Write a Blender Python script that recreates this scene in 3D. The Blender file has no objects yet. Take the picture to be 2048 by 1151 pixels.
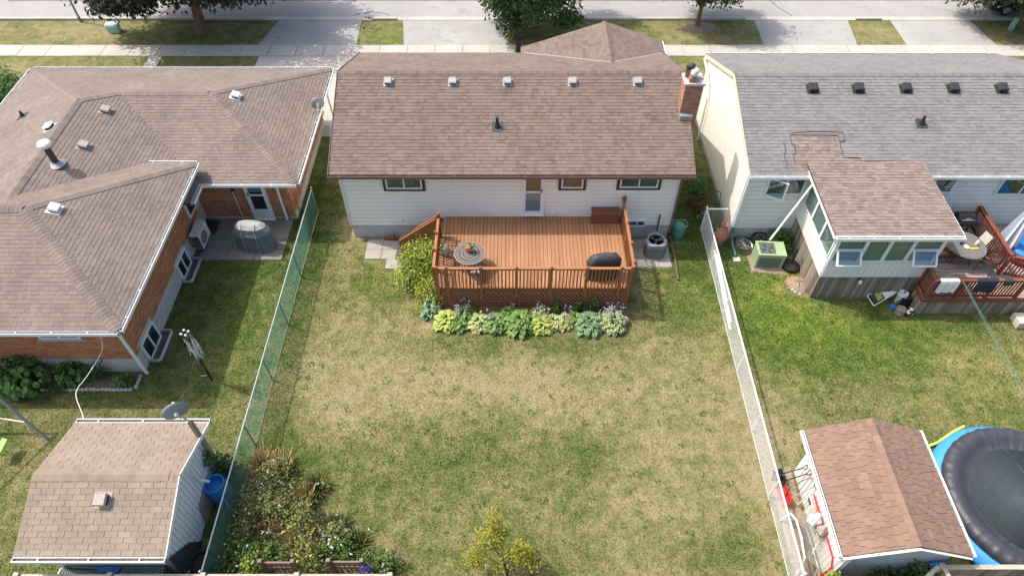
import bpy, math, random
import numpy as np
from mathutils import Vector, Matrix
RD = random.Random(11)
NR = np.random.default_rng(11)
SC = bpy.context.scene
COL = SC.collection

# ---------------------------------------------------------------- camera, sky, sun, exposure
CAM = Vector((0.0, 0.0, 20.0))
cd = bpy.data.cameras.new('camera')
cd.sensor_width = 36.0
cd.lens = 24.012
cd.clip_start = 0.1
cd.clip_end = 900.0
cam = bpy.data.objects.new('camera', cd)
cam.location = CAM
cam.rotation_euler = (math.radians(90 - 49.74), 0, 0)
COL.objects.link(cam)
SC.camera = cam

SUNV = Vector((-0.60, 0.21, 1.0)).normalized()          # towards the sun
w = bpy.data.worlds.new('World')
SC.world = w
w.use_nodes = True
nt = w.node_tree
nt.nodes.clear()
sky = nt.nodes.new('ShaderNodeTexSky')
sky.sky_type = 'NISHITA'
sky.sun_disc = False
sky.sun_elevation = math.asin(SUNV.z)
sky.sun_rotation = math.atan2(SUNV.x, SUNV.y)
sky.air_density = 1.0
sky.dust_density = 5.0
sky.ozone_density = 1.0
bg = nt.nodes.new('ShaderNodeBackground')
bg.inputs['Strength'].default_value = 0.15
wo = nt.nodes.new('ShaderNodeOutputWorld')
nt.links.new(sky.outputs[0], bg.inputs[0])
nt.links.new(bg.outputs[0], wo.inputs[0])
sl = bpy.data.lights.new('sun', 'SUN')
sl.energy = 2.35
sl.angle = math.radians(0.5)
sl.color = (1.0, 0.955, 0.88)
so = bpy.data.objects.new('sun', sl)
so.rotation_euler = SUNV.to_track_quat('Z', 'Y').to_euler()
so.location = (0, 0, 60)
COL.objects.link(so)
SC.view_settings.view_transform = 'Standard'
SC.view_settings.look = 'None'
SC.view_settings.gamma = 1.0
SC.view_settings.use_curve_mapping = False
SC.view_settings.exposure = 0.76

# ---------------------------------------------------------------- materials
def _n(nt, t, **kw):
    n = nt.nodes.new(t)
    for k, v in kw.items():
        setattr(n, k, v)
    return n

def mat(name, col, rough=0.75, var=0.15, scale=6.0, bump=0.0, bscale=60.0, metal=0.0, spec=0.4,
        tones=None, attr='tone', big=0.0, bigscale=0.5, stretch=None, transl=0.0, tr=0.0, stain=None):
    """Principled material: a base colour (or a ramp over the face attribute) broken up by world space noise."""
    m = bpy.data.materials.new(name)
    m.use_nodes = True
    nt = m.node_tree
    L = nt.links
    b = nt.nodes['Principled BSDF']
    b.inputs['Roughness'].default_value = rough
    b.inputs['Metallic'].default_value = metal
    b.inputs['Specular IOR Level'].default_value = spec
    geo = _n(nt, 'ShaderNodeNewGeometry')
    pos = geo.outputs['Position']
    if stretch:
        mp = _n(nt, 'ShaderNodeMapping')
        mp.inputs['Scale'].default_value = stretch
        L.new(pos, mp.inputs['Vector'])
        pos = mp.outputs[0]
    if tones:
        at = _n(nt, 'ShaderNodeAttribute', attribute_name=attr)
        rp = _n(nt, 'ShaderNodeValToRGB')
        el = rp.color_ramp.elements
        while len(el) < len(tones):
            el.new(0.5)
        for i, c in enumerate(tones):
            el[i].position = i / (len(tones) - 1)
            el[i].color = (*c, 1)
        L.new(at.outputs['Fac'], rp.inputs[0])
        c = rp.outputs[0]
    else:
        rgb = _n(nt, 'ShaderNodeRGB')
        rgb.outputs[0].default_value = (*col, 1)
        c = rgb.outputs[0]
    def modulate(c, sc, amt, detail=4.0):
        nz = _n(nt, 'ShaderNodeTexNoise')
        nz.inputs['Scale'].default_value = sc
        nz.inputs['Detail'].default_value = detail
        nz.inputs['Roughness'].default_value = 0.65
        L.new(pos, nz.inputs['Vector'])
        mr = _n(nt, 'ShaderNodeMapRange')
        mr.inputs[1].default_value = 0.28
        mr.inputs[2].default_value = 0.72
        mr.inputs[3].default_value = 1 - amt
        mr.inputs[4].default_value = 1 + amt
        L.new(nz.outputs['Fac'], mr.inputs[0])
        vm = _n(nt, 'ShaderNodeVectorMath', operation='SCALE')
        L.new(c, vm.inputs[0])
        L.new(mr.outputs[0], vm.inputs['Scale'])
        return vm.outputs[0]
    if var:
        c = modulate(c, scale, var)
    if big:
        c = modulate(c, bigscale, big, 6.0)
    if stain:
        scol, ssc, slo, shi = stain
        nz = _n(nt, 'ShaderNodeTexNoise')
        nz.inputs['Scale'].default_value = ssc
        nz.inputs['Detail'].default_value = 7.0
        nz.inputs['Roughness'].default_value = 0.7
        L.new(pos, nz.inputs['Vector'])
        mr = _n(nt, 'ShaderNodeMapRange')
        mr.inputs[1].default_value = slo
        mr.inputs[2].default_value = shi
        L.new(nz.outputs['Fac'], mr.inputs[0])
        mx = _n(nt, 'ShaderNodeMix', data_type='RGBA')
        L.new(mr.outputs[0], mx.inputs[0])
        L.new(c, mx.inputs[6])
        mx.inputs[7].default_value = (*scol, 1)
        c = mx.outputs[2]
    L.new(c, b.inputs['Base Color'])
    if bump:
        nz = _n(nt, 'ShaderNodeTexNoise')
        nz.inputs['Scale'].default_value = bscale
        nz.inputs['Detail'].default_value = 3.0
        L.new(pos, nz.inputs['Vector'])
        bp = _n(nt, 'ShaderNodeBump')
        bp.inputs['Strength'].default_value = bump
        bp.inputs['Distance'].default_value = 0.02
        L.new(nz.outputs['Fac'], bp.inputs['Height'])
        L.new(bp.outputs[0], b.inputs['Normal'])
    out = nt.nodes['Material Output']
    if transl:
        ts = _n(nt, 'ShaderNodeBsdfTranslucent')
        L.new(c, ts.inputs['Color'])
        ms = _n(nt, 'ShaderNodeMixShader')
        ms.inputs[0].default_value = transl
        L.new(b.outputs[0], ms.inputs[1])
        L.new(ts.outputs[0], ms.inputs[2])
        L.new(ms.outputs[0], out.inputs['Surface'])
    return m

def glass_mat(name, tint=(0.75, 0.82, 0.82), opac=0.15, rough=0.03):
    """Thin window glass: mostly clear, with a Fresnel reflection of the sky."""
    m = bpy.data.materials.new(name)
    m.use_nodes = True
    nt = m.node_tree
    nt.nodes.clear()
    L = nt.links
    t = _n(nt, 'ShaderNodeBsdfTransparent')
    t.inputs[0].default_value = (*tint, 1)
    g = _n(nt, 'ShaderNodeBsdfGlossy')
    g.inputs['Roughness'].default_value = rough
    g.inputs['Color'].default_value = (0.9, 0.95, 1, 1)
    gm = _n(nt, 'ShaderNodeNewGeometry')
    dp = _n(nt, 'ShaderNodeVectorMath', operation='DOT_PRODUCT')
    L.new(gm.outputs['Normal'], dp.inputs[0])
    L.new(gm.outputs['Incoming'], dp.inputs[1])
    ab = _n(nt, 'ShaderNodeMath', operation='ABSOLUTE')
    L.new(dp.outputs['Value'], ab.inputs[0])
    iv = _n(nt, 'ShaderNodeMath', operation='SUBTRACT')
    iv.inputs[0].default_value = 1.0
    L.new(ab.outputs[0], iv.inputs[1])
    pw = _n(nt, 'ShaderNodeMath', operation='POWER')
    pw.inputs[1].default_value = 5.0
    L.new(iv.outputs[0], pw.inputs[0])
    ad = _n(nt, 'ShaderNodeMath', operation='ADD')
    ad.inputs[1].default_value = .04 + opac
    L.new(pw.outputs[0], ad.inputs[0])
    mx = _n(nt, 'ShaderNodeMixShader')
    L.new(ad.outputs[0], mx.inputs[0])
    L.new(t.outputs[0], mx.inputs[1])
    L.new(g.outputs[0], mx.inputs[2])
    o = _n(nt, 'ShaderNodeOutputMaterial')
    L.new(mx.outputs[0], o.inputs[0])
    return m

M = {}
M['sh_main'] = mat('shingle_main', None, .95, .16, 90, tones=[(0.141, 0.104, 0.087), (0.170, 0.127, 0.108), (0.189, 0.144, 0.119), (0.208, 0.153, 0.119), (0.164, 0.124, 0.110)], big=.15, bigscale=.9, bump=.3, bscale=160)
M['sh_left'] = mat('shingle_left', None, .95, .15, 90, tones=[(0.176, 0.138, 0.124), (0.193, 0.153, 0.133), (0.210, 0.166, 0.144), (0.223, 0.178, 0.152), (0.187, 0.151, 0.135)], big=.16, bigscale=.7, bump=.3, bscale=160)
M['sh_grey'] = mat('shingle_grey', None, .95, .16, 90, tones=[(0.168, 0.158, 0.156), (0.193, 0.184, 0.181), (0.207, 0.197, 0.195), (0.219, 0.208, 0.203), (0.182, 0.172, 0.168)], big=.10, bigscale=.8, bump=.3, bscale=160)
M['sh_brown'] = mat('shingle_brown', None, .95, .16, 90, tones=[(0.177, 0.136, 0.117), (0.210, 0.164, 0.141), (0.238, 0.189, 0.165), (0.257, 0.207, 0.178), (0.195, 0.153, 0.134)], big=.08, bigscale=.8, bump=.3, bscale=160)
M['sh_tan'] = mat('shingle_tan', None, .95, .14, 60, tones=[(0.243, 0.192, 0.146), (0.265, 0.210, 0.159), (0.278, 0.220, 0.166), (0.268, 0.206, 0.155), (0.286, 0.231, 0.177)], big=.16, bigscale=1.6, bump=.3, bscale=160, stain=((.20, .155, .125), 2.2, .54, .80))
M['sh_red'] = mat('shingle_red', None, .95, .14, 60, tones=[(0.198, 0.126, 0.096), (0.221, 0.140, 0.104), (0.239, 0.153, 0.110), (0.254, 0.168, 0.120), (0.210, 0.135, 0.106)], big=.12, bigscale=1.5, bump=.3, bscale=160)
M['underlay'] = mat('roof_underlay', (.07, .06, .055), .95)
M['white'] = mat('white_paint', (.76, .76, .74), .45, .04, 3, spec=.5)
M['trimw'] = mat('white_vinyl', (.78, .79, .78), .4, .05, 5, spec=.5)
M['siding'] = mat('cream_siding', (.86, .85, .78), .5, .03, 2, spec=.5, big=.04, bigscale=.6)
M['siding_blue'] = mat('grey_blue_siding', (.75, .77, .735), .55, .03, 2, big=.04)
M['stucco'] = mat('cream_stucco', (.84, .815, .72), .85, .04, 4, bump=.25, bscale=60, big=.04)
M['concrete_wall'] = mat('parged_concrete', (.46, .46, .44), .9, .10, 5, bump=.2, bscale=40, big=.14, bigscale=1.2)
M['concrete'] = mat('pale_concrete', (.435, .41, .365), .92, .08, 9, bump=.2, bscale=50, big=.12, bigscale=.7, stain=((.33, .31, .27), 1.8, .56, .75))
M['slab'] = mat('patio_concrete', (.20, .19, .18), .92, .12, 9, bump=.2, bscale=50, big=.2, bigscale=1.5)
M['paver'] = mat('patio_paver', (.36, .335, .29), .92, .12, 14, bump=.3, bscale=60, big=.12, bigscale=2)
M['road'] = mat('worn_asphalt', (.325, .312, .303), .93, .10, 30, bump=.4, bscale=90, big=.10, bigscale=.35, stain=((.255, .246, .24), .8, .55, .72))
M['drive'] = mat('driveway_asphalt', (.335, .328, .315), .93, .16, 30, bump=.4, bscale=90, big=.12, bigscale=.7, stain=((.22, .215, .205), 1.3, .56, .74))
M['brick'] = mat('red_brick', None, .88, .12, 40, tones=[(.36, .145, .075), (.43, .18, .09), (.48, .20, .10), (.53, .25, .14)], bump=.2, bscale=90, big=.08, bigscale=.8)
M['brick_ch'] = mat('chimney_brick', None, .88, .12, 40, tones=[(.27, .125, .085), (.33, .155, .10), (.38, .18, .12), (.42, .22, .16)], bump=.2, bscale=90)
M['mortar'] = mat('mortar', (.52, .42, .35), .95, .1, 30)
M['mortar_ch'] = mat('pale_mortar', (.50, .44, .38), .95, .1, 30)
M['brown'] = mat('dark_brown_metal', (.085, .045, .036), .5, .08, 6)
M['taupe'] = mat('brown_downspout', (.16, .10, .085), .5, .08, 6)
M['black'] = mat('black_plastic', (.018, .018, .02), .5, .1, 6, spec=.5)
M['charcoal'] = mat('charcoal_cover', (.045, .047, .05), .6, .2, 8, bump=.3, bscale=14)
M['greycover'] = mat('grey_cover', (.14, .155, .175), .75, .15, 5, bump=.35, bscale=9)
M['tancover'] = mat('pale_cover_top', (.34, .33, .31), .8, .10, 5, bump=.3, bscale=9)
M['deck'] = mat('stained_deck_board', None, .7, .10, 3, tones=[(0.312, 0.151, 0.074), (0.331, 0.162, 0.080), (0.345, 0.170, 0.084), (0.357, 0.180, 0.092)], stretch=(9, .8, 9), big=.16, bigscale=.35, bump=.15, bscale=12)
M['stain'] = mat('red_brown_stain', (.265, .108, .044), .65, .18, 5, stretch=(1, 1, 1), bump=.1, bscale=30)
M['stain_l'] = mat('red_brown_rail_cap', (.32, .138, .058), .6, .14, 5)
M['lattice'] = mat('lattice_stain', (.40, .165, .09), .7, .15, 8)
M['boxbrown'] = mat('brown_box_paint', (.20, .08, .042), .6, .1, 3)
M['reddeck'] = mat('cherry_stain', (.20, .062, .038), .6, .22, 4, bump=.1, bscale=30)
M['worn'] = mat('worn_deck_board', None, .85, .25, 5, tones=[(.27, .21, .175), (.38, .31, .265), (.50, .41, .35)], stretch=(.8, 9, 9), stain=((.22, .10, .075), 2.5, .52, .62))
M['oldwood'] = mat('weathered_board', None, .9, .22, 6, tones=[(.15, .125, .095), (.22, .185, .14), (.29, .25, .19), (.36, .31, .24)], stretch=(6, 6, .7), bump=.25, bscale=30)
M['lightwood'] = mat('weathered_fence_cap', (.42, .38, .31), .9, .18, 7, stretch=(1, 5, 5), bump=.2, bscale=40, stain=((.28, .25, .20), 3, .5, .7))
M['pole'] = mat('grey_wood_pole', (.25, .22, .17), .9, .2, 7, stretch=(5, 5, .6))
M['trellis'] = mat('brown_trellis_wood', (.22, .16, .125), .85, .18, 7)
M['galv'] = mat('galvanised_steel', (.52, .54, .54), .45, .08, 10, metal=.5)
M['galv_d'] = mat('dull_steel_post', (.26, .29, .29), .5, .1, 10, metal=.4)
M['ventw'] = mat('vent_grey', (.34, .33, .32), .5, .1, 10)
M['ventb'] = mat('vent_weathered', (.36, .31, .275), .6, .12, 10)
M['ventd'] = mat('vent_black', (.035, .036, .04), .5, .1, 10)
M['linkw'] = mat('white_chain_link', (.72, .72, .70), .5, .03, 3)
M['linkg'] = mat('green_chain_link', (.085, .25, .195), .5, .08, 3)
M['acgrey'] = mat('grey_condenser', (.25, .265, .28), .5, .06, 5, metal=.1)
M['acgreen'] = mat('sage_condenser', (.30, .41, .235), .55, .06, 5)
M['acgrille'] = mat('condenser_grille', (.14, .16, .15), .5, .06, 5, metal=.3)
M['mini'] = mat('pale_condenser', (.62, .63, .62), .5, .05, 5)
M['bluebar'] = mat('blue_barrel', (.03, .20, .50), .4, .08, 3, spec=.5)
M['pool'] = mat('blue_pool_wall', (.055, .30, .72), .4, .05, 2, spec=.5)
M['cover'] = mat('black_pool_cover', (.044, .046, .058), .5, .2, 3, bump=.5, bscale=9, spec=.6)
M['cover_in'] = mat('sagging_pool_cover', (.036, .050, .060), .85, .18, 5, bump=.4, bscale=40, spec=.5)
M['soil'] = mat('garden_soil', (.15, .115, .075), .95, .25, 12, bump=.6, bscale=30)
M['mulch'] = mat('dry_soil', (.27, .21, .15), .95, .2, 12, bump=.5, bscale=30)
M['stone'] = mat('edging_stone', (.42, .40, .37), .9, .15, 8, bump=.3, bscale=40)
M['gravel'] = mat('well_gravel', (.15, .135, .115), .95, .4, 40, bump=.6, bscale=40)
M['bark'] = mat('tree_bark', (.16, .115, .075), .95, .25, 10, stretch=(4, 4, .8), bump=.6, bscale=25)
M['bark_d'] = mat('branch_bark', (.10, .075, .055), .95, .25, 10)
M['glass'] = glass_mat('window_glass', (.8, .86, .87), .03)
M['glass_s'] = glass_mat('sky_glass', (.7, .8, .85), .05)
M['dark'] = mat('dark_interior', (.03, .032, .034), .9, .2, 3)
M['blind'] = mat('grey_blind', (.15, .155, .165), .8, .1, 4)
M['greenblind'] = mat('sunroom_interior', (.30, .33, .27), .8, .22, 1.3, big=.2, bigscale=.9)
M['doorbrown'] = mat('wood_door', (.32, .145, .06), .6, .15, 5, stretch=(6, 6, .6))
M['doorblue'] = mat('grey_blue_door', (.38, .45, .50), .5, .05, 4)
M['silver'] = mat('silver_metal', (.60, .61, .62), .35, .08, 6, metal=.6)
M['chrome'] = mat('chrome_spokes', (.5, .52, .54), .3, .08, 6, metal=.8)
M['dish'] = mat('dish_grey', (.25, .265, .285), .5, .06, 5)
M['tyre'] = mat('tyre_rubber', (.022, .022, .023), .85, .1, 9)
M['terracotta'] = mat('terracotta', (.38, .17, .11), .85, .12, 7)
M['ctop'] = mat('cast_table_top', (.21, .19, .165), .6, .3, 60, metal=.2, bump=.4, bscale=70)
M['slat'] = mat('dull_table_slat', (.20, .185, .165), .6, .15, 20)
M['orange'] = mat('orange_brick_lining', (.55, .20, .08), .9, .2, 12)
M['red'] = mat('red_plastic', (.52, .035, .035), .45, .08, 4)
M['green'] = mat('lime_plastic', (.25, .75, .12), .4, .05, 4)
M['lime'] = mat('lime_noodle', (.50, .68, .12), .6, .05, 4)
M['rope'] = mat('white_rope', (.75, .73, .68), .8, .05, 4)
M['net'] = mat('pale_netting', (.55, .52, .45), .85, .08, 8)
M['mesh_shade'] = mat('grey_mesh_net', (.36, .335, .29), .85, .1, 8)
M['tarp_w'] = mat('white_cloth', (.72, .71, .70), .85, .08, 5, bump=.3, bscale=10)
M['cloth_stripe'] = mat('striped_cushion', None, .85, .06, 9, tones=[(.55, .42, .36), (.62, .56, .50), (.35, .20, .18)])
M['clothbw'] = mat('white_black_cushion', None, .85, .06, 9, tones=[(.03, .03, .03), (.62, .60, .57)])
M['navy'] = mat('navy_cloth', (.022, .026, .05), .85, .15, 6)
M['blue'] = mat('blue_plastic', (.03, .19, .50), .45, .08, 5)
M['teal'] = mat('teal_plastic', (.06, .13, .125), .45, .08, 5)
M['boxgreen'] = mat('dark_green_corrugated', (.20, .29, .28), .5, .1, 5)
M['beige'] = mat('beige_plastic', (.55, .52, .45), .6, .06, 5)
M['umb'] = mat('pale_blue_canvas', None, .85, .06, 6, tones=[(.55, .58, .66), (.30, .37, .52), (.70, .71, .73)])
M['carpaint'] = mat('black_car_paint', (.012, .014, .02), .2, .05, 2, spec=.7)
M['boxutil'] = mat('mint_utility_box', (.38, .56, .48), .6, .06, 4)
M['stub'] = mat('green_pedestal', (.20, .36, .27), .6, .06, 4)
M['aspen'] = mat('stucco_pebbled', (.42, .45, .48), .9, .25, 45, bump=.6, bscale=45, stain=((.16, .17, .18), 26, .60, .66))
M['gutter_silt'] = mat('gutter_silt', (.14, .125, .11), .95, .4, 14)
M['tar'] = mat('roof_tar', (.03, .03, .032), .6, .1, 9)
M['flash'] = mat('grey_flashing', (.30, .31, .32), .5, .1, 7, metal=.3)
def leafmat(name, tones, tl=.28, rough=.55):
    return mat(name, None, rough, .10, 3, tones=tones, transl=tl, spec=.35)
M['l_maple'] = leafmat('leaf_crimson_maple', [(0.024, 0.027, 0.029), (0.038, 0.051, 0.034), (0.054, 0.078, 0.039), (0.042, 0.036, 0.039)], .2)
M['l_green'] = leafmat('leaf_street_tree', [(.030, .060, .018), (.048, .092, .025), (.070, .125, .034), (.11, .18, .05)])
M['l_hyd'] = leafmat('leaf_hydrangea', [(0.050, 0.125, 0.026), (0.075, 0.175, 0.038), (0.106, 0.225, 0.054)], .2)
M['l_lime'] = leafmat('leaf_gold_shrub', [(0.170, 0.230, 0.028), (0.319, 0.380, 0.050), (0.468, 0.517, 0.095), (0.106, 0.184, 0.033)])
M['l_mid'] = leafmat('leaf_mid_green', [(0.060, 0.114, 0.024), (0.102, 0.180, 0.039), (0.156, 0.252, 0.055)])
M['l_dark'] = leafmat('leaf_dark_green', [(0.031, 0.065, 0.022), (0.056, 0.111, 0.031), (0.088, 0.156, 0.048)])
M['l_yel'] = leafmat('leaf_yellow_tree', [(.20, .22, .02), (.36, .34, .03), (.46, .42, .05), (.17, .21, .03)])
M['l_straw'] = leafmat('leaf_straw_grass', [(0.544, 0.426, 0.193), (0.761, 0.586, 0.297), (0.399, 0.390, 0.140), (0.653, 0.461, 0.227)])
M['l_olive'] = leafmat('leaf_olive_weed', [(0.125, 0.163, 0.048), (0.213, 0.237, 0.072), (0.312, 0.312, 0.108), (0.100, 0.138, 0.042)])
M['l_rust'] = leafmat('leaf_rusty_spirea', [(.10, .05, .02), (.16, .09, .03), (.09, .09, .03)])
M['petal_lav'] = leafmat('petal_lavender', [(.42, .38, .52), (.55, .52, .64), (.66, .64, .72)], .2)
M['petal_white'] = leafmat('petal_white', [(.70, .68, .62), (.80, .78, .72)], .2)
M['petal_yel'] = leafmat('petal_yellow', [(.75, .58, .04), (.80, .66, .10)], .2)
M['petal_vio'] = leafmat('petal_violet', [(.12, .06, .40), (.20, .12, .50)], .2)
M['petal_red'] = leafmat('petal_red', [(.30, .03, .06), (.42, .06, .09)], .2)
def hostamat(name, inner, rim):
    return mat(name, None, .5, .14, 9, tones=[inner, inner, rim, rim], transl=.2, spec=.4)
M['h_green'] = hostamat('hosta_green', (.15, .26, .06), (.19, .31, .075))
M['h_white'] = hostamat('hosta_white_edged', (.17, .27, .065), (.60, .64, .36))
M['h_gold'] = hostamat('hosta_gold', (.33, .41, .07), (.46, .52, .13))
M['h_blue'] = hostamat('hosta_blue', (.14, .25, .13), (.26, .38, .17))
M['h_cream'] = hostamat('hosta_cream', (.26, .34, .08), (.64, .64, .32))

# lawn: dry / green mix over the attribute 'dry' (how parched each spot is), broken up at three sizes
def lawnmat(name, blade=False):
    m = bpy.data.materials.new(name)
    m.use_nodes = True
    nt = m.node_tree
    L = nt.links
    b = nt.nodes['Principled BSDF']
    b.inputs['Roughness'].default_value = .95
    b.inputs['Specular IOR Level'].default_value = .1
    geo = _n(nt, 'ShaderNodeNewGeometry')
    at = _n(nt, 'ShaderNodeAttribute', attribute_name='dry')
    acc = at.outputs['Fac']
    for sc, amp, det in ((.75, .9, 3.0), (2.4, 1.45, 6.0), (9.0, 1.0, 4.0)):
        nz = _n(nt, 'ShaderNodeTexNoise')
        nz.inputs['Scale'].default_value = sc
        nz.inputs['Detail'].default_value = det
        nz.inputs['Roughness'].default_value = .6
        L.new(geo.outputs['Position'], nz.inputs['Vector'])
        ma = _n(nt, 'ShaderNodeMath', operation='MULTIPLY_ADD')
        ma.inputs[1].default_value = amp
        ma.inputs[2].default_value = -amp * .5
        L.new(nz.outputs['Fac'], ma.inputs[0])
        ad = _n(nt, 'ShaderNodeMath', operation='ADD')
        L.new(acc, ad.inputs[0])
        L.new(ma.outputs[0], ad.inputs[1])
        acc = ad.outputs[0]
    rp = _n(nt, 'ShaderNodeValToRGB')
    el = rp.color_ramp.elements
    cols = [(0.0, (.062, .094, .024)), (.25, (.098, .130, .036)), (.45, (.142, .153, .056)), (.64, (.196, .186, .078)), (.82, (.242, .215, .104)), (1.0, (.285, .248, .138))]
    while len(el) < len(cols):
        el.new(.5)
    for i, (p, c) in enumerate(cols):
        el[i].position = p
        el[i].color = (*c, 1)
    L.new(acc, rp.inputs[0])
    lu = _n(nt, 'ShaderNodeAttribute', attribute_name='lush')          # clover-rich turf: a yellower, brighter green
    lm = _n(nt, 'ShaderNodeMix', data_type='RGBA', blend_type='MULTIPLY')
    L.new(lu.outputs['Fac'], lm.inputs[0])
    L.new(rp.outputs[0], lm.inputs[6])
    lm.inputs[7].default_value = (1.45, 1.5, .95, 1)
    nz = _n(nt, 'ShaderNodeTexNoise')
    nz.inputs['Scale'].default_value = 55
    nz.inputs['Detail'].default_value = 3
    L.new(geo.outputs['Position'], nz.inputs['Vector'])
    mr = _n(nt, 'ShaderNodeMapRange')
    mr.inputs[1].default_value = .3
    mr.inputs[2].default_value = .7
    mr.inputs[3].default_value = .68
    mr.inputs[4].default_value = 1.3
    L.new(nz.outputs['Fac'], mr.inputs[0])
    vm = _n(nt, 'ShaderNodeVectorMath', operation='SCALE')
    L.new(lm.outputs[2], vm.inputs[0])
    L.new(mr.outputs[0], vm.inputs['Scale'])
    L.new(vm.outputs[0], b.inputs['Base Color'])
    if blade:
        ts = _n(nt, 'ShaderNodeBsdfTranslucent')
        L.new(vm.outputs[0], ts.inputs['Color'])
        ms = _n(nt, 'ShaderNodeMixShader')
        ms.inputs[0].default_value = .3
        L.new(b.outputs[0], ms.inputs[1])
        L.new(ts.outputs[0], ms.inputs[2])
        L.new(ms.outputs[0], nt.nodes['Material Output'].inputs['Surface'])
    else:
        bp = _n(nt, 'ShaderNodeBump')
        bp.inputs['Strength'].default_value = .6
        bp.inputs['Distance'].default_value = .03
        L.new(nz.outputs['Fac'], bp.inputs['Height'])
        L.new(bp.outputs[0], b.inputs['Normal'])
    return m
M['lawn'] = lawnmat('lawn_ground')
M['blade'] = lawnmat('lawn_blades', True)

# ---------------------------------------------------------------- helpers
WL = {}                                    # world position of the thing an object belongs to

def tag(o, label=None, cat=None, group=None, kind=None):
    if label: o['label'] = label
    if cat: o['category'] = cat
    if group: o['group'] = group
    if kind: o['kind'] = kind
    return o

def thing(name, label, cat, loc=(0, 0, 0), group=None, rz=0.0, kind=None):
    o = bpy.data.objects.new(name, None)
    o.empty_display_size = .2
    COL.objects.link(o)
    o.location = loc
    o.rotation_euler = (0, 0, rz)
    WL[o] = Vector(loc)
    return tag(o, label, cat, group, kind)

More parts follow.
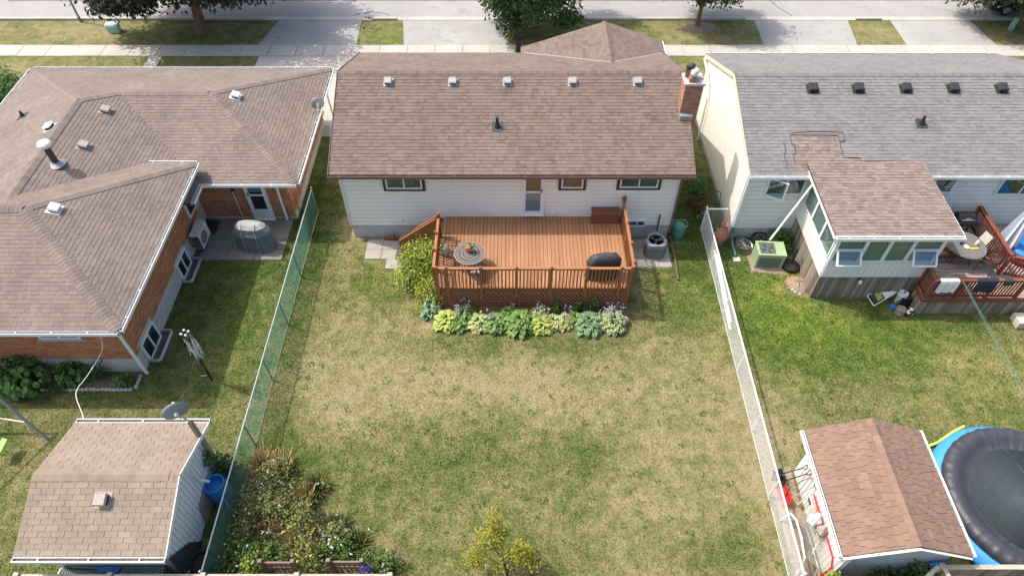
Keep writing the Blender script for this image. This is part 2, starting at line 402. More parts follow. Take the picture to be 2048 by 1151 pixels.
class MB:
    """Collects faces with a material slot and a tone each; build() links them as one mesh object."""
    def __init__(s):
        s.v, s.f, s.t, s.m = [], [], [], []
    def add(s, vs, fs, tone=.5, mi=0):
        k = len(s.v)
        s.v.extend([tuple(p) for p in vs])
        for f in fs:
            s.f.append([i + k for i in f])
            s.t.append(tone)
            s.m.append(mi)
        return s
    def box(s, x0, y0, z0, x1, y1, z1, tone=.5, mi=0):
        return s.add([(x0, y0, z0), (x1, y0, z0), (x1, y1, z0), (x0, y1, z0), (x0, y0, z1), (x1, y0, z1), (x1, y1, z1), (x0, y1, z1)],
                     [(0, 3, 2, 1), (4, 5, 6, 7), (0, 1, 5, 4), (1, 2, 6, 5), (2, 3, 7, 6), (3, 0, 4, 7)], tone, mi)
    def fbox(s, F, a0, a1, b0, b1, c0, c1, tone=.5, mi=0):
        """box in the frame F = (origin, u, n): a along u, b outwards along n, c upwards"""
        o, u, n = F
        up = Vector((0, 0, 1))
        P = lambda a, b, c: o + u * a + n * b + up * c
        vs = [P(a0, b0, c0), P(a1, b0, c0), P(a1, b1, c0), P(a0, b1, c0), P(a0, b0, c1), P(a1, b0, c1), P(a1, b1, c1), P(a0, b1, c1)]
        fs = [(0, 3, 2, 1), (4, 5, 6, 7), (0, 1, 5, 4), (1, 2, 6, 5), (2, 3, 7, 6), (3, 0, 4, 7)]
        if u.cross(n).z < 0:
            fs = [f[::-1] for f in fs]
        return s.add(vs, fs, tone, mi)
    def bar(s, p, q, w, h, up=(0, 0, 1), tone=.5, mi=0):
        """square bar from p to q, w wide and h high"""
        p, q = Vector(p), Vector(q)
        d = (q - p).normalized()
        up = Vector(up)
        if abs(d.dot(up)) > .98:
            up = Vector((0, 1, 0))
        sd = d.cross(up).normalized() * (w / 2)
        u2 = sd.normalized().cross(d).normalized() * (h / 2)
        vs = [p - sd - u2, p + sd - u2, p + sd + u2, p - sd + u2, q - sd - u2, q + sd - u2, q + sd + u2, q - sd + u2]
        return s.add(vs, [(0, 1, 2, 3), (5, 4, 7, 6), (4, 5, 1, 0), (5, 6, 2, 1), (6, 7, 3, 2), (7, 4, 0, 3)], tone, mi)
    def tube(s, pts, r, n=8, tone=.5, mi=0, closed=False):
        pts = [Vector(p) for p in pts]
        rs = r if isinstance(r, (list, tuple)) else [r] * len(pts)
        k0 = len(s.v)
        N = len(pts)
        ref = None
        for i, p in enumerate(pts):
            if closed:
                d = (pts[(i + 1) % N] - pts[i - 1]).normalized()
            else:
                d = (pts[min(i + 1, N - 1)] - pts[max(i - 1, 0)]).normalized()
            if ref is None:
                ref = Vector((0, 0, 1)) if abs(d.z) < .9 else Vector((1, 0, 0))
            a = (ref - d * ref.dot(d))
            if a.length < 1e-4:
                a = d.orthogonal()
            a.normalize()
            ref = a
            b = d.cross(a)
            for j in range(n):
                t = 2 * math.pi * j / n
                s.v.append(tuple(p + (a * math.cos(t) + b * math.sin(t)) * rs[i]))
        segs = N if closed else N - 1
        for i in range(segs):
            i2 = (i + 1) % N
            for j in range(n):
                j2 = (j + 1) % n
                s.f.append([k0 + i * n + j, k0 + i * n + j2, k0 + i2 * n + j2, k0 + i2 * n + j])
                s.t.append(tone); s.m.append(mi)
        if not closed:
            s.f.append([k0 + j for j in range(n)][::-1]); s.t.append(tone); s.m.append(mi)
            s.f.append([k0 + (N - 1) * n + j for j in range(n)]); s.t.append(tone); s.m.append(mi)
        return s
    def lathe(s, prof, c=(0, 0, 0), n=24, tone=.5, mi=0, wob=None, sx=1.0, sy=1.0):
        """revolve (radius, z) pairs about the vertical through c"""
        c = Vector(c)
        k0 = len(s.v)
        for (r, z) in prof:
            for j in range(n):
                t = 2 * math.pi * j / n
                rr, zz = (r, z) if not wob else wob(r, z, t)
                s.v.append((c.x + rr * math.cos(t) * sx, c.y + rr * math.sin(t) * sy, c.z + zz))
        for i in range(len(prof) - 1):
            for j in range(n):
                j2 = (j + 1) % n
                s.f.append([k0 + i * n + j, k0 + i * n + j2, k0 + (i + 1) * n + j2, k0 + (i + 1) * n + j])
                s.t.append(tone); s.m.append(mi)
        if prof[0][0] > .001:
            s.f.append([k0 + j for j in range(n)][::-1]); s.t.append(tone); s.m.append(mi)
        if prof[-1][0] > .001:
            s.f.append([k0 + (len(prof) - 1) * n + j for j in range(n)]); s.t.append(tone); s.m.append(mi)
        return s
    def prism(s, poly, vec, tone=.5, mi=0):
        """polygon of 3D points (counter clockwise from outside) extruded by vec to the other side"""
        n = len(poly)
        vec = Vector(vec)
        a = [Vector(p) for p in poly]
        b = [p + vec for p in a]
        fs = [tuple(range(n)), tuple(range(2 * n - 1, n - 1, -1))]
        for i in range(n):
            j = (i + 1) % n
            fs.append((i, i + n, j + n, j))
        return s.add(a + b, fs, tone, mi)
    def mesh(s, name, mats, off=Vector((0, 0, 0)), smooth=False):
        me = bpy.data.meshes.new(name)
        vs = [(a - off.x, b - off.y, c - off.z) for a, b, c in s.v] if off.length > 0 else s.v
        me.from_pydata(vs, [], s.f)
        for m in (mats if isinstance(mats, (list, tuple)) else [mats]):
            me.materials.append(m)
        if any(s.m):
            me.polygons.foreach_set('material_index', s.m)
        at = me.attributes.new('tone', 'FLOAT', 'FACE')
        at.data.foreach_set('value', s.t)
        if smooth:
            me.polygons.foreach_set('use_smooth', [True] * len(s.f))
        me.update()
        return me
    def build(s, name, mats, parent=None, smooth=False, at=None, **kw):
        """at: for a top-level mesh, the point that becomes its origin"""
        off = WL[parent] if parent is not None else Vector(at or (0, 0, 0))
        me = s.mesh(name, mats, off, smooth)
        o = bpy.data.objects.new(name, me)
        COL.objects.link(o)
        if parent is not None:
            o.parent = parent
        else:
            o.location = off
        WL[o] = off
        return tag(o, **kw)

def put(mesh, name, parent, mw):
    """an object that shares mesh data, placed by a world matrix under parent (whose thing sits unrotated)"""
    o = bpy.data.objects.new(name, mesh)
    COL.objects.link(o)
    if parent is not None:
        o.parent = parent
        o.matrix_local = Matrix.Translation(-WL[parent]) @ mw
    else:
        o.matrix_local = mw
    return o

def copy_tree(o, parent=None):
    c = o.copy()
    COL.objects.link(c)
    if parent is not None:
        c.parent = parent
        c.matrix_parent_inverse = o.matrix_parent_inverse.copy()
    for ch in list(o.children):
        copy_tree(ch, c)
    return c

def copy_thing(o, loc, rz, label, group=None):
    c = copy_tree(o)
    c.location = loc
    c.rotation_euler = (0, 0, rz)
    tag(c, label, None, group)
    return c

def clip(poly, cp):
    """clip a 2D polygon against a convex counter clockwise polygon"""
    out = poly
    for i in range(len(cp)):
        ax, ay = cp[i]
        bx, by = cp[(i + 1) % len(cp)]
        ex, ey = bx - ax, by - ay
        src, out = out, []
        if not src:
            return out
        for j in range(len(src)):
            p, q = src[j], src[(j + 1) % len(src)]
            dp = ex * (p[1] - ay) - ey * (p[0] - ax)
            dq = ex * (q[1] - ay) - ey * (q[0] - ax)
            if dp >= -1e-6:
                out.append(p)
            if (dp > 1e-6 and dq < -1e-6) or (dp < -1e-6 and dq > 1e-6):
                t = dp / (dp - dq)
                out.append((p[0] + (q[0] - p[0]) * t, p[1] + (q[1] - p[1]) * t))
    return out

class Pieces:
    """Collects alike pieces (shingles, bricks); the nearest ones become objects, the rest one joined part."""
    def __init__(s, name, rest_name, mats, limit=300):
        s.name, s.rest_name, s.mats, s.limit = name, rest_name, mats, limit
        s.c, s.rest, s.cache = [], MB(), {}
    def whole(s, key, geo, mw, tone, mi, parent):
        s.c.append(((mw.translation - CAM).length, key, geo, mw, tone, mi, parent))
    def finish(s, rest_parent):
        s.c.sort(key=lambda t: t[0])
        for i, (_, key, geo, mw, tone, mi, parent) in enumerate(s.c):
            vs, fs = geo
            if i < s.limit:
                tq = round(tone * 10) / 10
                k = (key, tq, mi)
                if k not in s.cache:
                    b = MB().add(vs, fs, tq)
                    s.cache[k] = b.mesh(s.name, s.mats[mi] if isinstance(s.mats, (list, tuple)) else s.mats)
                put(s.cache[k], s.name, parent, mw)
            else:
                s.rest.add([mw @ Vector(p) for p in vs], fs, tone, mi)
        if s.rest.f:
            s.rest.build(s.rest_name, s.mats, rest_parent, kind='stuff')

def tab_geo(w, h, t):
    vs = [(0, 0, .001), (w, 0, .001), (w, h, .001), (0, h, .001), (0, 0, t), (w, 0, t), (w, h, .003), (0, h, .003)]
    return vs, [(4, 5, 6, 7), (0, 1, 5, 4), (1, 2, 6, 5), (3, 0, 4, 7)]

def shingle_face(pc, part, poly, expo=.145, widths=(.14, .18, .22, .26, .32), thick=(.014, .021), gap=.004, stagger=None, mif=None, seed=0, tonef=None):
    """cover a convex roof plane (first edge = eave, counter clockwise from outside) with courses of shingle tabs"""
    P = [Vector(p) for p in poly]
    e = (P[1] - P[0]).normalized()
    nrm = Vector((0, 0, 0))
    for i in range(1, len(P) - 1):
        nrm += (P[i] - P[0]).cross(P[i + 1] - P[0])
    nrm.normalize()
    s = nrm.cross(e).normalized()
    R = Matrix(((e.x, s.x, nrm.x), (e.y, s.y, nrm.y), (e.z, s.z, nrm.z))).to_4x4()
    P2 = [((p - P[0]).dot(e), (p - P[0]).dot(s)) for p in P]
    x0, x1 = min(p[0] for p in P2), max(p[0] for p in P2)
    y1 = max(p[1] for p in P2)
    rd = random.Random(seed + 5)
    k = 0
    while k * expo < y1 - .01:
        ya = k * expo
        yb = ya + expo + .004
        x = x0 - rd.random() * .3 if not stagger else x0 - stagger * ((k % 2) * .5 + .02)
        while x < x1:
            wd = rd.choice(widths)
            t = rd.uniform(*thick)
            t = round(t * 300) / 300
            tone = rd.random() if not tonef else tonef(rd)
            q = [(x, ya), (x + wd - gap, ya), (x + wd - gap, yb), (x, yb)]
            c = clip(q, P2)
            if len(c) >= 3:
                wp = P[0] + e * (x + wd / 2) + s * ((ya + yb) / 2)
                mi = mif(wp) if mif else 0
                area = abs(sum(c[i][0] * c[(i + 1) % len(c)][1] - c[(i + 1) % len(c)][0] * c[i][1] for i in range(len(c)))) / 2
                full = area > (wd - gap) * (yb - ya) * .999
                if full:
                    mw = Matrix.Translation(P[0] + e * x + s * ya) @ R
                    pc.whole((wd, expo, t), tab_geo(wd - gap, expo + .004, t), mw, tone, mi, part)
                elif area > .0008:
                    top = [P[0] + e * a + s * b + nrm * (.003 + (t - .003) * (1 - (b - ya) / (yb - ya))) for a, b in c]
                    lo = [P[0] + e * a + s * b for a, b in c]
                    n = len(c)
                    pc.rest.add(top + lo, [tuple(range(n))] + [(i, i + n, (i + 1) % n + n, (i + 1) % n) for i in range(n)], tone, mi)
            x += wd
        k += 1

def ridge_caps(pc, part, p, q, n1, n2, width=.15, step=.145, t=.015, mi=0, seed=1):
    """bent cap shingles along a ridge or hip from p (low) to q; n1, n2 are the two roof normals"""
    p, q = Vector(p), Vector(q)
    d = (q - p).normalized()
    L = (q - p).length
    sides = []
    for n in (Vector(n1).normalized(), Vector(n2).normalized()):
        sd = n.cross(d).normalized()
        sides.append((sd, n))
    up = (sides[0][1] + sides[1][1]).normalized()
    a, b = sides[0][0], sides[1][0]
    dn = Vector((0, 0, -1))
    if a.dot(dn) < 0: a = -a
    if b.dot(dn) < 0: b = -b
    if (a - b).length < .3:                 # nearly level planes either side: force opposite sides
        b = -a
    R = Matrix(((1, 0, 0), (0, 1, 0), (0, 0, 1))).to_4x4()
    k = int(L / step)
    rd = random.Random(seed)
    vs = []
    for h, tt in ((0, t), (step + .03, .006)):
        c = d * h + up * tt
        vs += [a * width + c, c + up * .012, b * width + c]
    vs += [a * width, Vector((0, 0, 0)), b * width]
    fs = [(0, 1, 4, 3), (1, 2, 5, 4), (6, 7, 1, 0), (7, 8, 2, 1), (6, 0, 3), (8, 5, 2)]
    # make sure the top faces look up
    nn = (vs[1] - vs[0]).cross(vs[4] - vs[0])
    if nn.dot(up) < 0:
        fs = [f[::-1] for f in fs]
    geo = ([tuple(v) for v in vs], fs)
    for i in range(k):
        pc.whole(('cap', round(d.x, 3), round(d.y, 3), mi), geo, Matrix.Translation(p + d * (i * step)) , rd.random(), mi, part)

def brick_face(pc, part, F, w, z0, z1, holes=(), mi=0, bw=.205, bh=.072, g=.010, proud=.008, seed=0):
    o, u, n = F
    up = Vector((0, 0, 1))
    R = Matrix(((u.x, n.x, 0), (u.y, n.y, 0), (u.z, n.z, 1))).to_4x4()
    rd = random.Random(seed)
    k = 0
    flip = u.cross(n).z < 0
    while z0 + k * (bh + g) + bh < z1 + .02:
        za = z0 + k * (bh + g) + g / 2
        zb = min(za + bh, z1)
        a = -((k % 2) * .5) * (bw + g)
        while a < w:
            a0, a1 = max(a, 0), min(a + bw, w)
            if a1 - a0 > .03:
                segs = [(a0, a1)]
                for (h0, h1, y0, y1) in holes:
                    if zb > y0 and za < y1:
                        ns = []
                        for (c, d) in segs:
                            if d <= h0 or c >= h1: ns.append((c, d))
                            else:
                                if h0 - c > .03: ns.append((c, h0))
                                if d - h1 > .03: ns.append((h1, d))
                        segs = ns
                for (c, d) in segs:
                    W, H = d - c, zb - za
                    vs = [(0, 0, 0), (W, 0, 0), (W, 0, H), (0, 0, H), (0, proud, 0), (W, proud, 0), (W, proud, H), (0, proud, H)]
                    fs = [(4, 7, 6, 5), (0, 4, 5, 1), (3, 2, 6, 7), (0, 3, 7, 4), (1, 5, 6, 2)]
                    if flip:
                        fs = [f[::-1] for f in fs]
                    mw = Matrix.Translation(o + u * c + up * za) @ R
                    pc.whole((round(W, 3), round(H, 3), proud, flip), (vs, fs), mw, rd.random(), mi, part)
            a += bw + g
        k += 1

def siding(part, F, w, z0, z1, expo, m, name='siding_board', proud=.034, cut=None):
    """lap boards, each a part; cut(zmid) -> (a0, a1) gives the span on gable walls"""
    o, u, n = F
    up = Vector((0, 0, 1))
    k = 0
    n_c = max(1, round((z1 - z0) / expo))
    ex = (z1 - z0) / n_c
    flip = u.cross(n).z < 0
    for k in range(n_c):
        za, zb = z0 + k * ex, z0 + (k + 1) * ex
        a0, a1 = (0, w) if cut is None else cut((za + zb) / 2)
        if a1 - a0 < .1: continue
        P = lambda a, b, c: o + u * a + n * b + up * c
        zc = zb - .024
        vs = [P(a0, 0, za), P(a1, 0, za), P(a1, 0, zc), P(a0, 0, zc), P(a0, proud, za), P(a1, proud, za), P(a1, proud - .008, zc), P(a0, proud - .008, zc)]
        fs = [(4, 7, 6, 5), (0, 4, 5, 1), (3, 2, 6, 7), (0, 3, 7, 4), (1, 5, 6, 2)]
        if flip: fs = [f[::-1] for f in fs]
        MB().add(vs, fs).build(name, m, part)

def window(parent, F, a0, a1, z0, z1, cols=2, fr=.055, depth=.05, trim=None, tw=.10, glass='glass', back='blind', fm='trimw', name='window', mull=None, sill=False):
    """framed window proud of the wall: frame mesh > trim, panes, what hangs behind them"""
    b = MB()
    d0, d1 = .012, depth + .04
    b.fbox(F, a0, a1, d0, d1, z0, z0 + fr); b.fbox(F, a0, a1, d0, d1, z1 - fr, z1)
    b.fbox(F, a0, a0 + fr, d0, d1, z0 + fr, z1 - fr); b.fbox(F, a1 - fr, a1, d0, d1, z0 + fr, z1 - fr)
    xs = [a0 + fr]
    cw = (a1 - a0 - 2 * fr) / cols
    for i in range(1, cols):
        c = a0 + fr + cw * i
        b.fbox(F, c - fr * .45, c + fr * .45, d0, d1, z0 + fr, z1 - fr)
    f = b.build(name, M[fm], parent)
    if trim:
        t = MB()
        t.fbox(F, a0 - tw, a1 + tw, .01, d1 - .01, z0 - tw, z0 - .002); t.fbox(F, a0 - tw, a1 + tw, .01, d1 - .01, z1 + .002, z1 + tw)
        t.fbox(F, a0 - tw, a0 - .002, .01, d1 - .01, z0, z1); t.fbox(F, a1 + .002, a1 + tw, .01, d1 - .01, z0, z1)
        t.build('trim', M[trim], f)
    MB().fbox(F, a0 + fr * .5, a1 - fr * .5, .026, .044, z0 + fr * .5, z1 - fr * .5).build('blind', M[back], f)
    for i in range(cols):
        c0 = a0 + fr + cw * i + (fr * .45 if i else 0)
        c1 = a0 + fr + cw * (i + 1) - (fr * .45 if i < cols - 1 else 0)
        MB().fbox(F, c0, c1, depth + .006, depth + .013, z0 + fr, z1 - fr).build('pane', M[glass], f)
    if sill:
        MB().fbox(F, a0 - .1, a1 + .1, .008, .11, z0 - .09, z0 - .004).build('sill', M['stone'], f)
    return f

def gutter(parent, p, q, out, m, w=.115, h=.11, strap=.85, sm=None):
    """open trough along the eave line p-q, hanging outside it, with straps across"""
    p, q, out = Vector(p), Vector(q), Vector(out)
    d = (q - p).normalized()
    L = (q - p).length
    b = MB()
    up = Vector((0, 0, 1))
    F = (p - up * h, d, out)
    b.fbox(F, 0, L, 0.004, .014, 0, h)
    b.fbox(F, 0, L, .014, w - .012, 0, .045, mi=1)
    b.fbox(F, 0, L, w - .012, w + .012, .0, h + .012)
    b.fbox(F, 0, .01, .014, w - .012, .01, h); b.fbox(F, L - .01, L, .014, w - .012, .01, h)
    x = strap * .5
    while x < L:
        b.fbox(F, x - .012, x + .012, .014, w - .012, h - .012, h - .002)
        x += strap
    return b.build('gutter', [m, M['gutter_silt']], parent)

def leaf_mesh(name, P, D, N, L, W, tone, m, fold=.18):
    """n creased two-triangle leaves"""
    n = len(P)
    D = D / (np.linalg.norm(D, axis=1, keepdims=True) + 1e-9)
    S = np.cross(D, N)
    S /= (np.linalg.norm(S, axis=1, keepdims=True) + 1e-9)
    U = np.cross(S, D)
    L = np.broadcast_to(L, (n,))[:, None]
    W = np.broadcast_to(W, (n,))[:, None]
    V = np.empty((n, 4, 3))
    V[:, 0] = P
    V[:, 1] = P + D * L * .45 - S * W * .5 + U * W * fold
    V[:, 2] = P + D * L - U * L * .12
    V[:, 3] = P + D * L * .45 + S * W * .5 + U * W * fold
    me = bpy.data.meshes.new(name)
    me.vertices.add(n * 4)
    me.vertices.foreach_set('co', V.reshape(-1).astype(np.float32))
    b = (np.arange(n) * 4)[:, None]
    idx = np.concatenate([b + np.array([0, 2, 1]), b + np.array([0, 3, 2])], axis=1).reshape(-1)
    me.loops.add(n * 6)
    me.loops.foreach_set('vertex_index', idx.astype(np.int32))
    me.polygons.add(n * 2)
    me.polygons.foreach_set('loop_start', (np.arange(n * 2) * 3).astype(np.int32))
    me.polygons.foreach_set('loop_total', np.full(n * 2, 3, np.int32))
    me.update(calc_edges=True)
    at = me.attributes.new('tone', 'FLOAT', 'FACE')
    at.data.foreach_set('value', np.repeat(np.broadcast_to(tone, (n,)), 2).astype(np.float32))
    me.materials.append(m)
    return me

def link_mesh(me, name, parent, **kw):
    o = bpy.data.objects.new(name, me)
    COL.objects.link(o)
    if parent is not None:
        o.parent = parent
        WL[o] = WL[parent]
    return tag(o, **kw)

def crown(name, parent, c, r, n, L, m, clumps=26, spread=.30, fill=.55, flat=0.0, tone=(0, 1), wl=.62, rng=None, lo=-1.0, name_mat=None, droop=.35):
    """leaf clumps scattered through an ellipsoid (c and r relative to the thing)"""
    g = rng or NR
    c, r = np.array(c, float), np.array(r, float)
    k = clumps
    d = g.normal(size=(k, 3)); d /= np.linalg.norm(d, axis=1, keepdims=True)
    d[:, 2] = np.where(d[:, 2] < lo, -d[:, 2], d[:, 2])
    rad = g.uniform(fill, 1.0, size=(k, 1))
    cc = d * rad
    ct = g.uniform(*tone, size=k)
    size = g.uniform(.6, 1.35, size=k)
    which = g.choice(k, size=n, p=size / size.sum())
    o = np.clip(g.normal(size=(n, 3)), -1.7, 1.7) * spread * size[which][:, None]
    u = cc[which] + o
    P = c + u * r
    out = u / (np.linalg.norm(u, axis=1, keepdims=True) + 1e-6)
    D = out * .6 + g.normal(size=(n, 3)) * .7
    D[:, 2] -= droop
    N = out * .7 + g.normal(size=(n, 3)) * .45 + np.array([0, 0, .7])
    ln = L * g.uniform(.65, 1.3, size=n)
    t = np.clip(ct[which] + g.normal(size=n) * .16, 0, 1)
    P[:, 2] = np.maximum(P[:, 2], .02)
    return link_mesh(leaf_mesh(name, P, D, N, ln, ln * wl, t, m), name, parent)

# ================================================================ THE SETTING
BLOBS = [(-8.1, 20.94, 1.48, 2.91, -0.45), (-6.65, 19.76, 0.72, 1.34, 0.35), (-4.92, 17.32, 1.16, 1.59, -0.4), (-6.08, 16.08, 1.31, 0.98, -0.1), (-5.61, 15.37, 0.93, 0.95, 0.15), (0.47, 14.24, 3.94, 0.67, -0.35), (-5.72, 12.56, 2.23, 1.9, 0.22), (-1.1, 12.56, 3.43, 0.93, 0.22), (-1.19, 10.31, 2.73, 1.09, -0.20), (-0.37, 8.96, 4.62, 1.53, -0.20), (-6.82, 9.62, 1.1, 1.23, -0.38), (-4.36, 8.8, 1.84, 1.51, -0.22), (5.21, 11.21, 2.63, 2.81, 0.1), (6.65, 7.2, 0.87, 0.74, -0.45), (5.29, 6.91, 0.86, 0.58, -0.28), (2.64, 9.96, 0.79, 0.8, -0.25), (6.16, 16.32, 1.32, 1.52, -0.35), (7.36, 18.91, 1.21, 2.65, -0.45), (7.45, 21.87, 0.86, 3.04, -0.4), (0.37, 13.91, 0.54, 0.55, 0.35), (1.04, 12.36, 0.51, 0.92, 0.28), (0.81, 6.98, 2.03, 0.73, -0.22), (-2.77, 6.56, 1.71, 0.56, -0.15), (4.47, 8.32, 2.12, 0.97, 0.12), (8.01, 11.97, 0.85, 4.35, 0.12), (8.99, 16.32, 1.33, 2.32, -0.27), (12.28, 14.79, 3.64, 1.41, -0.27), (15.06, 14.46, 2.7, 0.91, -0.18), (10.72, 13.17, 2.09, 1.29, -0.18), (9.28, 11.03, 1.15, 1.33, 0.28), (16.3, 13.59, 1.59, 1.09, 0.25), (8.27, 9.62, 0.63, 1.59, 0.35), (12.39, 11.97, 2.19, 0.79, 0.15), (15.76, 11.97, 2.02, 0.79, -0.05), (-10.47, 16.32, 1.51, 2.87, -0.15), (-11.99, 11.4, 3.31, 0.48, 0.22), (-15.24, 9.12, 0.93, 2.09, 0.25), (-9.29, 11.21, 0.66, 1.15, 0.1), (-11.11, 14.02, 1.07, 1.82, 0.05), (-27.17, 35.96, 2.54, 1.39, 0.1), (-23.79, 35.96, 2.26, 1.22, 0.3), (-25.96, 32.15, 1.58, 0.97, 0.25), (11.29, 35.16, 2.78, 1.35, 0.1), (-7.06, 35.16, 0.97, 0.8, -0.2), (10.32, 35.96, 1.12, 0.82, 0.3), (9.63, 30.53, 1.03, 2.34, 0.2), (20.28, 35.42, 1.39, 1.09, 0.2), (27.02, 34.89, 1.66, 1.34, 0.1)]

def dryness(x, y):
    """how parched the lawn is: a level for each yard plus soft patches"""
    d = np.full(x.shape, .70)
    d = np.where(x > 7.85, .46, d)
    d = np.where(x < -8.25, .36, d)
    d = np.where(y > 28, .56, d)
    s = 1 / (1 + np.exp(np.clip(-(x + 7.15) * 5, -50, 50)))           # greener strip along the left fence
    d = np.where((x > -8.25) & (y < 20) & (y > 9.5), d - (1 - s) * .30, d)
    for (cx, cy, rx, ry, a) in BLOBS:
        d = d + a * np.exp(-(((x - cx) / rx) ** 2 + ((y - cy) / ry) ** 2) * .9)
    rr = np.hypot(x - 5.65, y - 13.1)                # old worn ring in the turf
    d = d + .22 * np.exp(-((rr - 1.35) / .13) ** 2) * (y > 13.2)
    return np.clip(d, 0.02, .95)

def lushness(x, y):
    d = np.zeros(x.shape)
    for (cx, cy, rx, ry, a) in ((9.6, 16.4, 1.6, 2.2, .75), (11.6, 14.9, 2.6, 1.3, .8), (14.6, 14.6, 2.6, .8, .4), (16.5, 12.5, 2.5, 1.5, .3), (-5.1, 17.2, .9, 1.0, .4), (6.6, 17.0, 1.0, 1.4, .35), (-9.6, 15.0, .9, 3.0, .3), (-7.2, 35.2, 1.0, .7, .4), (14.0, 36.4, .7, .5, .5)):
        d = d + a * np.exp(-(((x - cx) / rx) ** 2 + ((y - cy) / ry) ** 2) * .9)
    return np.clip(d, 0, 1)

def ground_sheet():
    xs = np.concatenate([[-400, -200, -100, -60, -40], np.arange(-30, 30.01, .3), [40, 60, 100, 200, 400]])
    ys = np.concatenate([[-300, -100, -40, -10, 0], np.arange(4, 40.01, .3), [50, 80, 150, 300, 600]])
    X, Yy = np.meshgrid(xs, ys)
    n, m = len(xs), len(ys)
    Z = np.zeros_like(X)
    V = np.stack([X, Yy, Z], -1).reshape(-1, 3)
    i = np.arange(n - 1)[None, :] + np.arange(m - 1)[:, None] * n
    F = np.stack([i, i + 1, i + n + 1, i + n], -1).reshape(-1, 4)
    me = bpy.data.meshes.new('ground')
    me.vertices.add(len(V)); me.vertices.foreach_set('co', V.reshape(-1).astype(np.float32))
    me.loops.add(F.size); me.loops.foreach_set('vertex_index', F.reshape(-1).astype(np.int32))
    me.polygons.add(len(F)); me.polygons.foreach_set('loop_start', (np.arange(len(F)) * 4).astype(np.int32))
    me.polygons.foreach_set('loop_total', np.full(len(F), 4, np.int32))
    me.update(calc_edges=True)
    at = me.attributes.new('dry', 'FLOAT', 'POINT')
    at.data.foreach_set('value', dryness(X, Yy).reshape(-1).astype(np.float32))
    at = me.attributes.new('lush', 'FLOAT', 'POINT')
    at.data.foreach_set('value', lushness(X, Yy).reshape(-1).astype(np.float32))
    me.materials.append(M['lawn'])
    link_mesh(me, 'ground', None, kind='structure')
ground_sheet()

# places with no grass: x0, x1, y0, y1
BARE = [(-6.6, 6.5, 19.5, 28.6), (-2.75, 4.3, 15.9, 19.7), (-23, -8.9, 20.6, 27.5), (-24, -12.7, 12.9, 20.7), (-12.7, -9.1, 18.3, 20.7),
        (8.8, 26, 19.6, 28.2), (11.1, 15.1, 16.4, 19.7), (14.85, 20, 15.6, 19.7), (-12.7, -9.0, 6.2, 9.8), (8.75, 11.8, 6.1, 9.7),
        (-30, 30, 33.2, 34.4), (-30, 30, 36.9, 60), (-14.0, -8.6, 28.4, 37), (-9.1, -6.5, 26.2, 33.3), (-6.1, -.2, 28.5, 37), (13.9, 19.0, 28, 37), (21.7, 26.5, 28, 37), (-19.5, -18.8, 28, 33.3),
        (-16.2, -12.8, 12.4, 13.1), (4.3, 6.2, 17.9, 19.6), (-5.9, -4.2, 18.1, 19.6), (-3.3, 4.3, 14.95, 15.95), (-4.1, -2.7, 16, 18.3)]

def grass():
    n = 330000
    x = NR.uniform(-17, 19.5, n * 2); y = NR.uniform(5.2, 23.5, n * 2)
    # a share of the tufts goes to the front verges
    k = int(n * .16)
    x[:k] = NR.uniform(-29, 29, k); y[:k] = NR.uniform(29, 36.9, k)
    ok = np.ones(len(x), bool)
    for (a, b, c, d) in BARE:
        g = NR.uniform(-.02, .10, len(x))            # ragged edges
        ok &= ~((x > a + g) & (x < b - g) & (y > c + g) & (y < d - g))
    x, y = x[ok][:n], y[ok][:n]
    n = len(x)
    P = np.stack([x, y, np.full(n, -.005)], -1)
    D = NR.normal(size=(n, 3)) * .62; D[:, 2] = 1
    N = NR.normal(size=(n, 3)); N[:, 2] *= .2
    dr = dryness(x, y)
    L = NR.uniform(.03, .065, n) * (1.15 - dr * .5)
    me = leaf_mesh('lawn_grass', P, D, N, L, NR.uniform(.012, .026, n), .5, M['blade'])
    at = me.attributes.new('dry', 'FLOAT', 'FACE')
    at.data.foreach_set('value', np.repeat(np.clip(dr - .03 + NR.normal(size=n) * .09, 0, 1), 2).astype(np.float32))
    at = me.attributes.new('lush', 'FLOAT', 'FACE')
    at.data.foreach_set('value', np.repeat(lushness(x, y), 2).astype(np.float32))
    link_mesh(me, 'lawn_grass', None, label='short mown grass of the yards and verges', cat='grass', kind='stuff')
grass()

def weeds():
    k = 1500                                             # clover and plantain rosettes dotted through the turf
    x = NR.uniform(-15, 19, k); y = NR.uniform(6, 20, k)
    ok = np.ones(k, bool)
    for (a, b, c, d) in BARE:
        ok &= ~((x > a) & (x < b) & (y > c) & (y < d))
    ok &= NR.random(k) < np.where(x > 7.9, 1.0, .45)
    x, y = x[ok], y[ok]
    m = 9
    r = np.repeat(NR.uniform(.03, .13, len(x)), m)
    n = len(r)
    a = NR.uniform(0, 6.283, n); q = np.sqrt(NR.random(n))
    P = np.stack([np.repeat(x, m) + np.cos(a) * q * r, np.repeat(y, m) + np.sin(a) * q * r, NR.uniform(.02, .06, n)], -1)
    D = np.stack([np.cos(a), np.sin(a), NR.uniform(-.1, .6, n)], -1)
    N = NR.normal(size=(n, 3)) * .35 + np.array([0, 0, 1.0])
    link_mesh(leaf_mesh('lawn_weeds', P, D, N, NR.uniform(.04, .08, n), .045, NR.random(n), M['l_mid']), 'lawn_weeds', None,
              label='low clover and plantain weeds scattered through the lawns', cat='weeds', kind='stuff')
weeds()

